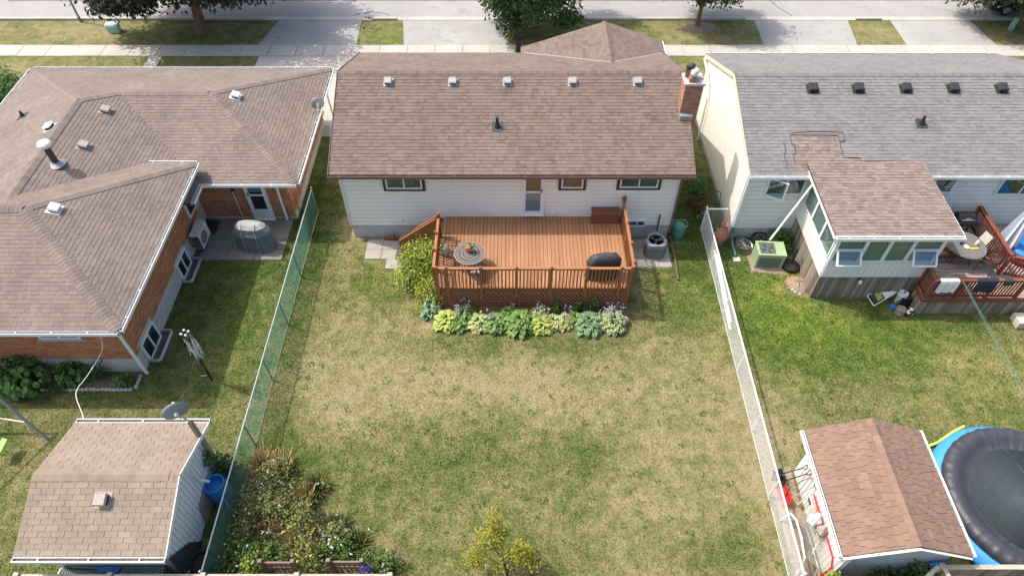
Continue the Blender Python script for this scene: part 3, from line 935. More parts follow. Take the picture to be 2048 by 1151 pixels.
MB().box(-300, 37.24, .0, 300, 46.0, .006).build('road', M['road'], kind='structure')
kb = MB()
LOW = [(-14.2, -8.0), (-6.6, .3), (13.4, 19.7), (21.2, 26.9)]
x = -60.0
while x < 60:
    x1 = x + 3.0
    cuts = [x] + sorted([c for ab in LOW for c in ab if x < c < x1]) + [x1]
    for a, b in zip(cuts[:-1], cuts[1:]):
        low = any(l <= (a + b) / 2 <= h for l, h in LOW)
        kb.box(a + .008, 37.02, -.05, b - .008, 37.17, .03 if low else .12)
        kb.box(a + .008, 37.17, -.05, b - .008, 37.42, .012)
    x = x1
kb.build('kerb', M['concrete'], kind='structure')
MB().box(-60, 46.0, -.05, 60, 46.25, .12).build('far_kerb', M['concrete'], kind='structure')

def sheet(name, x0, x1, y0, y1, z, m):
    return MB().box(x0, y0, -.03, x1, y1, z).build(name, m, kind='structure')
def quad_sheet(name, pts, z, m):
    return MB().prism([(a, b, z) for a, b in pts], (0, 0, -.04)).build(name, m, kind='structure')
quad_sheet('driveway', [(-13.95, 34.36), (-8.55, 34.36), (-8.62, 37.01), (-13.35, 37.01)], .010, M['drive'])
quad_sheet('driveway', [(-5.93, 34.36), (-.28, 34.36), (-.1, 37.01), (-6.25, 37.01)], .010, M['drive'])
quad_sheet('driveway', [(13.82, 34.36), (18.95, 34.36), (19.26, 37.01), (13.89, 37.01)], .010, M['drive'])
quad_sheet('driveway', [(21.66, 34.36), (26.59, 34.36), (26.25, 37.01), (21.69, 37.01)], .010, M['drive'])
quad_sheet('driveway', [(-13.6, 28.3), (-9.2, 28.3), (-9.2, 26.3), (-6.5, 26.3), (-6.5, 33.24), (-13.6, 33.24)], .010, M['concrete'])
sheet('driveway', -6.0, .2, 28.3, 33.24, .010, M['drive'])
sheet('driveway', 13.9, 19.0, 28.3, 33.24, .010, M['drive'])
sheet('path', -19.5, -18.8, 28.3, 33.24, .02, M['concrete'])

sw = MB().box(-60, 33.26, -.05, 60, 34.34, .004).build('sidewalk', M['soil'], kind='structure')
slabm = {}
for i in range(-24, 25):
    j = RD.randrange(4)
    if j not in slabm:
        slabm[j] = MB().box(.012, 0, -.03, 1.488, 1.08, .024 + j * .004).mesh('paving_slab', M['concrete'])
    put(slabm[j], 'paving_slab', sw, Matrix.Translation((i * 1.5 + .3, 33.26, 0)))

crk = MB()
for pts in ([(-.3, 37.5), (-.2, 38.2), (0, 39.2), (.4, 41)], [(16.2, 37.5), (15.6, 38.6), (15.0, 40.5)], [(-20.4, 37.5), (-20.1, 38.4), (-19.8, 40)], [(-9.2, 37.55), (-8.9, 37.8), (-8.2, 37.95), (-7.5, 37.85), (-7.1, 37.6)], [(-30, 39.3), (-10, 39.35), (8, 39.3), (30, 39.4)]):
    crk.tube([(a, b, .004) for a, b in pts], .022, 4)
crk.build('road_crack', M['tar'], kind='structure')
# patio slabs of the left house
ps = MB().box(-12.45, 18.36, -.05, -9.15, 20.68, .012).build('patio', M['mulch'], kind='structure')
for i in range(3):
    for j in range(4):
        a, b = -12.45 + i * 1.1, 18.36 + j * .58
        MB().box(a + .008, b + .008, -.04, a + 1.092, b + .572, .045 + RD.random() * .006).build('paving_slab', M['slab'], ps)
# stepping pavers either side of the deck
pv = MB().box(-5.86, 18.56, -.05, -4.3, 19.6, .006).build('paver_pad', M['mulch'], kind='structure')
for (a, b) in [(-5.86, 18.95), (-5.86, 18.42), (-5.22, 18.95), (-5.22, 18.42), (-4.98, 17.9), (-4.58, 18.95), (-4.58, 18.42), (-4.46, 17.9)]:
    MB().box(a, b, -.04, a + .5 + .12 * (b > 18), b + .51, .035 + RD.random() * .008).build('paver', M['paver'], pv)
pr = MB().box(4.3, 17.95, -.05, 6.2, 19.6, .006).build('paver_pad', M['mulch'], kind='structure')
for i in range(4):
    for j in range(3):
        MB().box(4.3 + i * .5 + .01, 17.98 + j * .52 + .01, -.04, 4.3 + i * .5 + .49, 17.98 + j * .52 + .51, .035 + RD.random() * .008).build('paver', M['paver'], pr)

def bed(name, pts, m, z=.02):
    b = MB()
    n = len(pts)
    c = (sum(p[0] for p in pts) / n, sum(p[1] for p in pts) / n)
    vs = [(p[0], p[1], .003) for p in pts] + [(c[0] + (p[0] - c[0]) * .85, c[1] + (p[1] - c[1]) * .85, z + .03) for p in pts] + [(c[0], c[1], z + .04)]
    fs = [(i, (i + 1) % n, (i + 1) % n + n, i + n) for i in range(n)] + [(i + n, (i + 1) % n + n, 2 * n) for i in range(n)]
    return b.add(vs, fs).build(name, m, kind='structure')
bed('flower_bed', [(-4.15, 18.4), (-4.3, 17.3), (-3.5, 16.2), (-3.3, 15.4), (-2.4, 14.85), (-.7, 14.85), (.5, 14.7), (2, 14.85), (3.2, 14.7), (4.2, 15.0), (4.3, 15.9), (-2.6, 15.95), (-2.65, 18.4)], M['soil'])
bed('garden_soil', [(-8.1, 5.9), (-3.6, 5.9), (-4.2, 6.6), (-5.9, 7.6), (-6.6, 8.6), (-7.4, 9.8), (-8.1, 9.8)], M['soil'])
bed('house_bed', [(-17.5, 12.4), (-12.85, 12.4), (-12.85, 13.05), (-17.5, 13.05)], M['soil'])
bed('shed_soil', [(8.0, 6.0), (8.75, 6.0), (8.75, 9.6), (8.0, 9.4)], M['mulch'])

# ================================================================ MAIN HOUSE
V = Vector
EX, EY, EZ = V((1, 0, 0)), V((0, 1, 0)), V((0, 0, 1))
H1 = thing('white_house', 'white sided bungalow with brown shingle roof in the middle', 'house', (-.05, 19.65, 0))
H1sh = Pieces('shingle', 'shingle_field', M['sh_main'])
H1br = Pieces('brick', 'brick_field', M['brick_ch'])
MB().box(-6.42, 19.68, -.2, 6.32, 27.0, .72).build('foundation', M['concrete_wall'], H1)
w1 = MB().box(-6.44, 19.66, .72, 6.34, 27.0, 3.6)
for sx in (-6.44, 6.34):                       # gable triangles
    w1.prism([(sx, 19.66, 3.6), (sx, 27.0, 3.6), (sx, 23.35, 5.12)], (.02 if sx < 0 else -.02, 0, 0))
w1 = w1.build('wall', M['siding'], H1)
siding(w1, (V((-6.44, 19.66, 0)), EX, -EY), 12.78, .72, 3.62, .205, M['siding'])
siding(w1, (V((6.34, 19.66, 0)), EY, EX), 7.3, .72, 3.62, .205, M['siding'])
siding(w1, (V((-6.44, 27.0, 0)), -EY, -EX), 7.3, .72, 3.62, .205, M['siding'])
for sx in (-6.47, 6.30):
    MB().box(sx, 19.61, .70, sx + .08, 19.70, 3.62).build('corner_trim', M['trimw'], w1)
# roof deck, shingles, soffit, fascia
BX0, BX1, YE, ZE, YR, ZR = -6.75, 6.72, 19.25, 3.65, 23.35, 5.30
YF = 2 * YR - YE
rf = MB()
back = [(BX0, YE, ZE), (BX1, YE, ZE), (BX1, YR, ZR), (BX0, YR, ZR)]
front = [(BX1, YF, ZE), (BX0, YF, ZE), (BX0, YR, ZR), (BX1, YR, ZR)]
rf.prism(back, (0, 0, -.10), mi=0); rf.prism(front, (0, 0, -.10))
H1r = rf.build('roof', M['underlay'], H1)
W1 = (.10, .13, .16, .20, .25)
shingle_face(H1sh, H1r, back, seed=1, widths=W1, thick=(.012, .022))
shingle_face(H1sh, H1r, front, seed=2, widths=W1, thick=(.012, .022))
nb, nf = V((0, -.402, 1)).normalized(), V((0, .402, 1)).normalized()
ridge_caps(H1sh, H1r, (BX0, YR, ZR + .015), (BX1, YR, ZR + .015), nb, nf, width=.15, seed=3)
MB().box(BX0 + .02, YE + .02, ZE - .135, BX1 - .02, 19.62, ZE - .105).build('soffit', M['trimw'], H1r)
MB().box(BX0, YE - .022, ZE - .17, BX1, YE - .001, ZE - .012).build('fascia', M['brown'], H1r)
gutter(H1r, (BX0 + .01, YE - .02, ZE - .015), (BX1 - .01, YE - .02, ZE - .015), (0, -1, 0), M['taupe'], w=.10, h=.10)
for sx in (BX0 + .012, BX1 - .030):
    for (ya, yb) in ((YE, YR), (YF, YR)):
        MB().bar((sx + .009, ya, ZE - .06), (sx + .009, yb, ZR - .06), .018, .20).build('rake_board', M['taupe'], H1r)
# front wing gable over the garage
GX0, GX1, GY, GR, GZ = .4, 6.7, 28.5, 4.1, 4.55
gl = [(GX0, GY, 3.3), (GX0, 27.3, 3.3), (GR, 25.2, GZ), (GR, GY, GZ)]
gr = [(GX1, 27.3, 3.66), (GX1, GY, 3.66), (GR, GY, GZ), (GR, 25.2, GZ)]
g = MB().prism(gl, (0, 0, -.1)).prism(gr, (0, 0, -.1)).build('garage_roof', M['underlay'], H1)
shingle_face(H1sh, g, gl, seed=4); shingle_face(H1sh, g, gr, seed=5)
ridge_caps(H1sh, g, (GR, 25.15, GZ + .015), (GR, GY, GZ + .015), V((-.34, 0, 1)), V((.34, 0, 1)), seed=6)
gutter(g, (GX1 + .005, 27.35, 3.62), (GX1 + .005, GY, 3.62), (1, 0, 0), M['trimw'])
for (xa, za, xb) in ((GX0 + .1, 3.40, GR), (GX1 - .1, 3.72, GR)):      # valley flashing on the main slope
    ya = YR + (ZR - za) / .402
    yb = 25.2
    MB().bar((xa if xa > GR else .55, min(ya, 27.4), 5.30 - (min(ya, 27.4) - YR) * .402 + .02), (xb, yb, GZ + .02), .11, .012).build('valley_flashing', M['flash'], g)
MB().box(.8, 27.02, 0, 6.3, 28.2, 3.2).build('garage_wall', M['siding'], H1)
MB().prism([(GX0 + .25, 28.18, 3.2), (GX1 - .3, 28.18, 3.2), (GX1 - .3, 28.18, 3.62), (GR, 28.18, 4.42), (GX0 + .25, 28.18, 3.24)][::-1], (0, -.1, 0)).build('garage_gable', M['siding'], H1)

def box_vent(parent, p, nrm, e, m, s=.30, h=.14, ml=None):
    """low square roof vent: flashing plate, housing, overhanging lid"""
    p, n = V(p), V(nrm).normalized()
    e = V(e).normalized(); q = n.cross(e)
    R = Matrix(((e.x, q.x, n.x), (e.y, q.y, n.y), (e.z, q.z, n.z))).to_4x4()
    mw = Matrix.Translation(p) @ R
    def place(b, name, mm, par):
        b.v = [tuple(mw @ V(a)) for a in b.v]
        return b.build(name, mm, par)
    hv = place(MB().box(-s * .38, -s * .38, 0, s * .38, s * .38, h), 'roof_vent', M['ventd'], parent)
    place(MB().box(-s * .62, -s * .62, .016, s * .62, s * .62, .024), 'vent_flashing', m, hv)
    lid = MB()
    a, b = s * .5, s * .42
    lid.add([(-a, -a, h - .02), (a, -a, h - .02), (a, a, h - .02), (-a, a, h - .02), (-b, -b, h + .04), (b, -b, h + .04), (b, b, h + .04), (-b, b, h + .04)],
            [(0, 3, 2, 1), (4, 5, 6, 7), (0, 1, 5, 4), (1, 2, 6, 5), (2, 3, 7, 6), (3, 0, 4, 7)])
    place(lid, 'vent_lid', ml or m, hv)
for vx in (-4.73, -2.26, -.17, 2.32, 4.81):
    box_vent(H1r, (vx, 22.9, ZE + (22.9 - YE) * .402), nb, EX, M['ventw'], s=.30)
def stack(parent, p, nrm, h, r, m, fl, name='vent_pipe'):
    p, n = V(p), V(nrm).normalized()
    e = V((0, 0, 1)).cross(n).normalized(); q = n.cross(e)
    b = MB()
    vs = [p + e * sx * .2 + q * sy * .22 + n * .022 for sx, sy in ((-1, -1), (1, -1), (1, 1), (-1, 1))]
    b.prism(vs, -n * .012)
    f = b.build('pipe_flashing', fl, parent)
    MB().tube([p - EZ * .05, p + EZ * h], r, 12).lathe([(r * 2.1, .0), (r * 1.15, .16), (r * 1.12, .16)], p, 12).build(name, m, f)
stack(H1r, (-.55, 21.1, ZE + (21.1 - YE) * .402), nb, .42, .055, M['black'], M['charcoal'])
# chimney
cx0, cx1, cy0, cy1, cz0, cz1 = 6.29, 6.74, 21.55, 22.2, 3.3, 5.86
ch = MB().box(cx0, cy0, 0.0, cx1 + .2, cy1, cz1).build('chimney', M['mortar_ch'], H1)
brick_face(H1br, ch, (V((cx0, cy0, 0)), EX, -EY), cx1 - cx0 + .2, 3.4, cz1, seed=1)
brick_face(H1br, ch, (V((cx0, cy1, 0)), -EY, -EX), cy1 - cy0, 4.4, cz1, seed=2)
brick_face(H1br, ch, (V((cx1 + .2, cy0, 0)), EY, EX), cy1 - cy0, 2.0, cz1, seed=3)
MB().box(cx0 - .05, cy0 - .05, cz1, cx1 + .25, cy1 + .05, cz1 + .09).build('chimney_cap', M['stone'], ch)
MB().box(cx0 - .012, cy0 - .22, ZE + (cy0 - .2 - YE) * .402 + .02, cx1 + .01, cy0 - .01, ZE + (cy0 - YE) * .402 + .12).build('base_flashing', M['flash'], ch)
for (fx, fy, hh, top) in ((6.52, 21.72, .16, 'silver'), (6.46, 22.02, .30, 'charcoal')):
    f = MB().box(fx - .11, fy - .11, cz1 + .088, fx + .11, fy + .11, cz1 + .09 + hh).build('flue', M['terracotta'], ch)
    z = cz1 + .06 + hh
    MB().lathe([(.07, z), (.07, z + .08), (.13, z + .10), (.135, z + .2), (.06, z + .26), (.01, z + .27)], (fx + .02, fy, 0), 16).build('flue_cap', M[top], f, smooth=True)
f = MB().tube([(6.40, 22.0, cz1 + .1), (6.40, 22.0, cz1 + .42), (6.40, 22.02, cz1 + .52)], [.09, .09, .12], 14).build('flue', M['charcoal'], ch)
MB().lathe([(.10, cz1 + .09), (.10, cz1 + .3), (.16, cz1 + .33), (.165, cz1 + .42), (.02, cz1 + .5)], (6.62, 21.93, 0), 16).build('flue', M['trimw'], ch, smooth=True)
# windows, doors, fittings on the back wall
FB = (V((0, 19.645, 0)), EX, -EY)
window(H1, FB, -4.75, -3.39, 2.68, 3.46, cols=2, trim='brown', tw=.11)
window(H1, FB, 1.86, 2.68, 2.72, 3.46, cols=1, trim='brown', tw=.11, back='boxbrown')
window(H1, FB, 4.06, 5.50, 2.74, 3.46, cols=2, trim='brown', tw=.11)
window(H1, FB, 4.66, 5.30, .70, 1.02, cols=2, fr=.04)
def storm_door(parent, F, a0, a1, z0, z1, top, bot, split=.55, kick=.16, m='trimw', side=1):
    b = MB()
    fr = .085
    b.fbox(F, a0, a0 + fr, .01, .10, z0, z1); b.fbox(F, a1 - fr, a1, .01, .10, z0, z1); b.fbox(F, a0 + fr, a1 - fr, .01, .10, z1 - fr, z1)
    b.fbox(F, a0 + fr, a1 - fr, .01, .085, z0, z0 + kick)
    zs = z0 + (z1 - z0) * split
    b.fbox(F, a0 + fr, a1 - fr, .01, .085, zs - .035, zs + .035)
    b.fbox(F, a0 + fr, a0 + fr + .06, .01, .083, z0 + kick, zs - .035); b.fbox(F, a1 - fr - .06, a1 - fr, .01, .083, z0 + kick, zs - .035)
    b.fbox(F, a0 + fr, a0 + fr + .06, .01, .083, zs + .035, z1 - fr); b.fbox(F, a1 - fr - .06, a1 - fr, .01, .083, zs + .035, z1 - fr)
    b.fbox(F, a0 - .03, a1 + .03, .01, .14, z0 - .05, z0 - .002)
    d = b.build('door', M[m], parent)
    MB().fbox(F, a0 + fr, a1 - fr, .03, .04, zs + .03, z1 - fr).build('inner_door', M[top], d)
    MB().fbox(F, a0 + fr, a1 - fr, .03, .04, z0 + kick, zs - .03).build('lower_panel', M[bot], d)
    MB().fbox(F, a0 + fr + .05, a1 - fr - .05, .05, .056, zs + .035, z1 - fr).build('pane', M['glass'], d)
    MB().fbox(F, a0 + fr + .05, a1 - fr - .05, .05, .056, z0 + kick, zs - .035).build('pane', M['glass'], d)
    hx = a1 - fr - .03 if side > 0 else a0 + fr + .03
    MB().fbox(F, hx - .015, hx + .015, .086, .13, zs - .02, zs + .16).build('handle', M['black'], d)
    return d
dr = storm_door(H1, FB, .38, 1.24, 1.36, 3.44, 'doorbrown', 'doorblue', split=.56)
for i in range(1, 4):
    MB().fbox(FB, .465 + i * .172 - .006, .465 + i * .172 + .006, .04, .044, 2.6, 3.34).build('door_groove', M['boxbrown'], dr)
for (vx, vz) in ((-4.42, 1.0), (1.62, 1.36)):
    b = MB().fbox(FB, vx - .06, vx + .06, .012, .05, vz - .07, vz + .07)
    for k in range(3):
        b.fbox(FB, vx - .07, vx + .07, .05, .075, vz - .06 + k * .045, vz - .03 + k * .045)
    b.build('dryer_vent', M['trimw'], H1)
MB().bar((6.33, 19.50, .42), (6.33, 19.50, 3.45), .075, .06).build('downspout', M['taupe'], H1)
MB().bar((-6.46, 19.585, .7), (-6.46, 19.585, 3.5), .05, .04).build('downspout', M['trimw'], H1)
MB().tube([(6.33, 19.50, .44), (6.33, 19.49, .3), (6.36, 19.40, .2), (6.42, 19.28, .1)], .065, 10).build('downspout_elbow', M['black'], H1)
MB().tube([(5.83, 19.55, .5), (5.83, 19.55, 1.35)], .03, 8).build('vent_pipe', M['black'], H1)
H1sh.finish(H1r); H1br.finish(ch)

# ================================================================ LEFT BRICK HOUSE
H2 = thing('brick_house', 'orange brick split level house with hipped brown roof on the left', 'house', (-12.7, 13.1, 0))
H2sh = Pieces('shingle', 'shingle_field', M['sh_left'])
H2br = Pieces('brick', 'brick_field', M['brick'])
p = .35
zm, zr = 2.6, 3.25
MB().box(-22.0, 13.13, -.2, -12.73, 20.2, .78).box(-21.3, 20.74, -.2, -9.03, 27.2, .15).build('foundation', M['concrete_wall'], H2)
wl = MB().box(-22.0, 13.12, .78, -12.74, 20.2, 3.12).box(-21.3, 20.72, .15, -9.02, 27.2, 2.48).box(-21.3, 20.2, .15, -12.74, 20.72, 2.48).build('wall', M['mortar'], H2)
FR = (V((-12.74, 13.12, 0)), EY, EX)             # right face of the rear wing
FF = (V((-17.6, 13.12, 0)), EX, -EY)             # its rear face
FP = (V((-12.74, 20.72, 0)), EX, -EY)            # patio wall
FS = (V((-9.02, 20.72, 0)), EY, EX)              # right face of the main body
brick_face(H2br, wl, FP, 3.72, .16, 2.48, [(1.98, 2.86, 0, 2.1)], seed=11)
brick_face(H2br, wl, FR, 7.1, .8, 3.12, [(4.1, 5.6, 2.15, 3.2), (.35, 1.6, .7, .98), (4.08, 5.25, .7, .95)], seed=12)
brick_face(H2br, wl, FF, 4.86, .8, 3.12, [(2.2, 3.75, 1.94, 3.2)], seed=13)
brick_face(H2br, wl, FS, 6.4, .37, 2.48, seed=14)
MB().box(-9.02, 20.74, .0, -8.985, 27.2, .36).build('foundation', M['beige'], H2)
faces = {
 'far_l': [(-15.95, 27.9, zm), (-22.0, 27.9, zm), (-17.0, 22.9, zm + 5 * p), (-15.95, 23.95, zm + 3.95 * p)],
 'far_r': [(-8.3, 27.9, zm), (-15.95, 27.9, zm), (-15.95, 23.95, zm + 3.95 * p), (-12.25, 23.95, zm + 3.95 * p)],
 'hip_r': [(-8.3, 20.0, zm), (-8.3, 27.9, zm), (-12.25, 23.95, zm + 3.95 * p)],
 'back': [(-12.0, 20.0, zm), (-8.3, 20.0, zm), (-12.25, 23.95, zm + 3.95 * p), (-15.95, 23.95, zm + 3.95 * p)],
 'cross_r': [(-12.0, 18.9, zm), (-12.0, 20.0, zm), (-15.95, 23.95, zm + 3.95 * p), (-17.0, 22.9, zm + 5 * p), (-17.0, 16.0, zm + 5 * p)],
 'cross_l': [(-22.0, 27.9, zm), (-22.0, 16.0, zm), (-17.0, 16.0, zm + 5 * p), (-17.0, 22.9, zm + 5 * p)],
 'wing_f': [(-22.3, 12.48, zr), (-12.03, 12.48, zr), (-15.99, 16.44, zr + 3.96 * p), (-22.3, 16.44, zr + 3.96 * p)],
 'wing_h': [(-12.03, 12.48, zr), (-12.03, 20.4, zr), (-15.99, 16.44, zr + 3.96 * p)],
 'wing_b': [(-12.03, 20.4, zr), (-22.3, 20.4, zr), (-22.3, 16.44, zr + 3.96 * p), (-15.99, 16.44, zr + 3.96 * p)]}
rb = MB()
for fc in faces.values():
    rb.prism(fc, (0, 0, -.09))
H2r = rb.build('roof', M['underlay'], H2)
for i, (k, fc) in enumerate(faces.items()):
    shingle_face(H2sh, H2r, fc, seed=20 + i, widths=(.13, .16, .2, .25), thick=(.010, .016))
nX, nx, nY, ny = V((p, 0, 1)), V((-p, 0, 1)), V((0, p, 1)), V((0, -p, 1))
u_ = .018
for (a, b, m1, m2) in [((-8.3, 20.0, zm), (-12.25, 23.95, zm + 3.95 * p), nX, ny), ((-8.3, 27.9, zm), (-12.25, 23.95, zm + 3.95 * p), nX, nY),
                       ((-15.95, 23.95, zm + 3.95 * p), (-12.25, 23.95, zm + 3.95 * p), ny, nY), ((-15.95, 23.95, zm + 3.95 * p), (-17.0, 22.9, zm + 5 * p), nX, nY),
                       ((-22.0, 27.9, zm), (-17.0, 22.9, zm + 5 * p), nx, nY), ((-17.0, 16.3, zm + 5 * p), (-17.0, 22.9, zm + 5 * p), nX, nx),
                       ((-12.03, 12.48, zr), (-15.99, 16.44, zr + 3.96 * p), nX, ny), ((-12.03, 20.4, zr), (-15.99, 16.44, zr + 3.96 * p), nX, nY),
                       ((-15.99, 16.44, zr + 3.96 * p), (-22.3, 16.44, zr + 3.96 * p), ny, nY)]:
    ridge_caps(H2sh, H2r, V(a) + EZ * u_, V(b) + EZ * u_, m1, m2, width=.20, seed=int(abs(a[0] * 10 + b[1])))
sf = MB()
sf.box(-21.9, 20.05, zm - .13, -8.35, 27.85, zm - .10); sf.box(-21.9, 12.53, zr - .13, -12.08, 20.35, zr - .10); sf.box(-16, 18.95, zm - .13, -12.05, 20.05, zm - .10)
sf.build('soffit', M['trimw'], H2r)
for (a, b, o) in [((-22.3, 12.47, zr - .01), (-12.02, 12.47, zr - .01), (0, -1, 0)), ((-12.02, 12.47, zr - .01), (-12.02, 20.41, zr - .01), (1, 0, 0)), ((-12.02, 20.41, zr - .01), (-14.2, 20.41, zr - .01), (0, 1, 0)),
                  ((-11.99, 19.99, zm - .01), (-8.29, 19.99, zm - .01), (0, -1, 0)), ((-8.29, 19.99, zm - .01), (-8.29, 27.91, zm - .01), (1, 0, 0)),
                  ((-8.29, 27.91, zm - .01), (-22.0, 27.91, zm - .01), (0, 1, 0)), ((-22.01, 27.91, zm - .01), (-22.01, 20.4, zm - .01), (-1, 0, 0)), ((-11.99, 18.9, zm - .01), (-11.99, 19.98, zm - .01), (1, 0, 0))]:
    a, b, o = V(a), V(b), V(o)
    d = (b - a).normalized()
    MB().fbox((a - EZ * .14, d, o), -.0, (b - a).length, -.02, -.002, 0, .14).build('fascia', M['trimw'], H2r)
    gutter(H2r, a, b, o, M['trimw'], strap=1.1)
box_vent(H2r, (-15.98, 22.65, zm + p * 3.98), nX, EY, M['ventb'], s=.36)
box_vent(H2r, (-15.95, 20.45, zm + p * 3.95), nX, EY, M['ventb'], s=.36)
box_vent(H2r, (-17.45, 21.3, zm + p * 4.55), nx, EY, M['trimw'], s=.36)
box_vent(H2r, (-15.2, 16.65, zr + p * 3.17), nX, EY, M['trimw'], s=.36)
box_vent(H2r, (-11.35, 24.1, zm + p * 3.05), nX, EY, M['trimw'], s=.34)
stack(H2r, (-19.83, 23.2, zm + p * 2.17), nx, .26, .05, M['brown'], M['charcoal'])
f = MB().tube([(-16.35, 19.25, 4.0), (-16.35, 19.25, 4.95)], .115, 16).build('flue_pipe', M['brown'], H2r, smooth=False)
MB().lathe([(.30, 4.14), (.17, 4.22), (.125, 4.26)], (-16.35, 19.25, 0), 16).build('flue_collar', M['flash'], f)
MB().lathe([(.17, 4.93), (.20, 4.95), (.20, 5.0), (.23, 5.02), (.23, 5.07), (.19, 5.12), (.02, 5.14)], (-16.35, 19.25, 0), 20).build('flue_cap', M['white'], f)
window(H2, FR, .42, 1.52, .02, .93, cols=2, fr=.07, back='dark', name='basement_window')
window(H2, FR, 4.16, 5.14, .02, .88, cols=2, fr=.07, back='dark', name='basement_window')
window(H2, FR, 4.2, 5.5, 2.2, 3.08, cols=2, fr=.07, sill=True)
window(H2, FF, 2.3, 3.65, 2.04, 3.08, cols=2, fr=.07, sill=True)
window(H2, (V((-12.74, 19.4, 0)), EY, EX), .1, 1.1, 1.2, 2.3, cols=1, fr=.07, back='dark')
storm_door(H2, FP, 2.0, 2.84, .10, 2.06, 'dark', 'dark', split=.66, kick=.5, side=-1)
MB().fbox(FP, 2.14, 2.7, .04, .046, 1.55, 1.95).build('door_light', M['doorblue'], H2)
MB().bar((-9.37, 20.6, 2.4), (-9.37, 20.6, .08), .08, .06).build('downspout', M['trimw'], H2)
MB().bar((-12.62, 13.02, .05), (-12.62, 13.02, 3.1), .09, .07).build('downspout', M['trimw'], H2)
MB().tube([(-11.22, 20.66, 2.3), (-11.22, 20.66, .1)], .018, 6).build('conduit', M['rope'], H2)
b = MB().fbox(FP, 1.50, 1.62, .01, .10, 1.62, 1.86).fbox(FP, 1.47, 1.65, .01, .14, 1.86, 1.9)
b.build('wall_lantern', M['black'], H2)
MB().bar((-8.93, 22.0, .55), (-8.93, 22.0, 2.1), .05, .05).bar((-8.93, 22.3, .9), (-8.93, 22.3, 2.2), .04, .04).build('conduit', M['galv'], H2)
b = MB().box(-9.0, 21.85, 1.0, -8.86, 22.15, 1.5).build('meter_box', M['galv_d'], H2)
MB().lathe([(.09, 0), (.09, .08), (.04, .1)], (-8.88, 22.0, 1.4), 12).build('meter', M['trimw'], b)
MB().bar((-8.2, 26.4, .05), (-8.3, 26.4, 2.5), .07, .07).build('downspout', M['trimw'], H2)
H2sh.finish(H2r); H2br.finish(wl)

# ================================================================ RIGHT HOUSE
H3 = thing('grey_roofed_house', 'pale blue sided house with grey shingle roof and sunroom on the right', 'house', (15, 19.65, 0))
H3sh = Pieces('shingle', 'shingle_field', [M['sh_grey'], M['sh_brown']])
PX0, PX1, PYE, PZE, PYR, PZR, PYF, PZF = 8.78, 22.1, 19.45, 3.48, 23.85, 4.88, 28.1, 3.2
q1 = (PZR - PZE) / (PYR - PYE)
pz = lambda y: PZE + (y - PYE) * q1
MB().box(8.86, 19.66, -.2, 22.0, 27.8, .55).build('foundation', M['concrete_wall'], H3)
w3 = MB().box(8.88, 19.67, .55, 21.95, 27.7, 3.3).build('wall', M['siding_blue'], H3)
MB().prism([(8.84, 19.67, .25), (8.84, 27.7, .25), (8.84, 27.7, 3.2), (8.84, 23.85, 4.76), (8.84, 19.67, 3.4)][::-1], (.05, 0, 0)).build('gable_wall', M['stucco'], H3)
siding(w3, (V((8.84, 19.67, 0)), EX, -EY), 13.1, .55, 3.42, .22, M['siding_blue'])
bk = [(PX0, PYE, PZE), (PX1, PYE, PZE), (PX1, PYR, PZR), (PX0, PYR, PZR)]
ft = [(PX1, PYF, PZF), (PX0, PYF, PZF), (PX0, PYR, PZR), (PX1, PYR, PZR)]
H3r = MB().prism(bk, (0, 0, -.09)).prism(ft, (0, 0, -.09)).build('roof', M['underlay'], H3)
def patch(wp):                                   # where the brown sunroom shingles run up the grey roof
    x, y = wp.x, wp.y
    if x > 10.55 and x < 12.3 and y < 21.05: return 1
    if x > 11.0 and x < 14.9 and y < 20.0: return 1
    if x > 10.9 and x < 12.9 and y < 20.15: return 1
    return 0
shingle_face(H3sh, H3r, bk, seed=41, mif=patch, widths=(.12, .16, .2, .26), thick=(.008, .024), expo=.15)
shingle_face(H3sh, H3r, ft, seed=42, widths=(.12, .16, .2, .26), thick=(.008, .024), expo=.15)
n3b, n3f = V((0, -q1, 1)).normalized(), V((0, (PZR - PZF) / (PYF - PYR), 1)).normalized()
ridge_caps(H3sh, H3r, (PX0, PYR, PZR + .015), (PX1, PYR, PZR + .015), n3b, n3f, width=.15, seed=43)
for pts in ([(10.5, 19.9), (10.5, 20.3), (10.6, 20.3), (10.6, 20.7), (10.52, 20.7), (10.52, 21.1), (12.3, 21.08)], [(10.2, 19.8), (10.15, 20.2), (10.25, 20.5), (10.2, 20.75)], [(10.6, 21.2), (11.6, 21.25), (12.55, 21.22), (12.55, 20.85), (12.35, 20.8)],
            [(12.32, 21.05), (12.36, 20.15), (12.95, 20.12), (12.97, 19.98), (14.2, 20.0)]):
    MB().tube([(a, b, pz(b) + .022) for a, b in pts], .014, 5).build('tar_line', M['tar'], H3r)
for vx in (11.72, 13.5, 15.35, 17.2, 19.08):
    box_vent(H3r, (vx, 23.15, pz(23.15)), n3b, EX, M['ventd'], s=.37, h=.17)
stack(H3r, (15.6, 21.6, pz(21.6)), n3b, .34, .055, M['black'], M['charcoal'])
MB().bar((PX0 - .012, PYE, PZE - .07), (PX0 - .012, PYR, PZR - .07), .02, .16).bar((PX0 - .012, PYF, PZF - .07), (PX0 - .012, PYR, PZR - .07), .02, .16).build('rake_board', mat('cream_rake', (.62, .62, .46), .5, .05), H3r)
MB().box(PX0, PYE - .02, PZE - .16, PX1, PYE - .001, PZE - .01).box(PX0, PYF + .001, PZF - .16, PX1, PYF + .02, PZF - .01).build('fascia', M['trimw'], H3r)
MB().box(PX0 + .03, PYE + .01, PZE - .12, PX1, 19.66, PZE - .095).build('soffit', M['trimw'], H3r)
gutter(H3r, (PX0, PYE - .02, PZE - .012), (11.1, PYE - .02, PZE - .012), (0, -1, 0), M['trimw'])
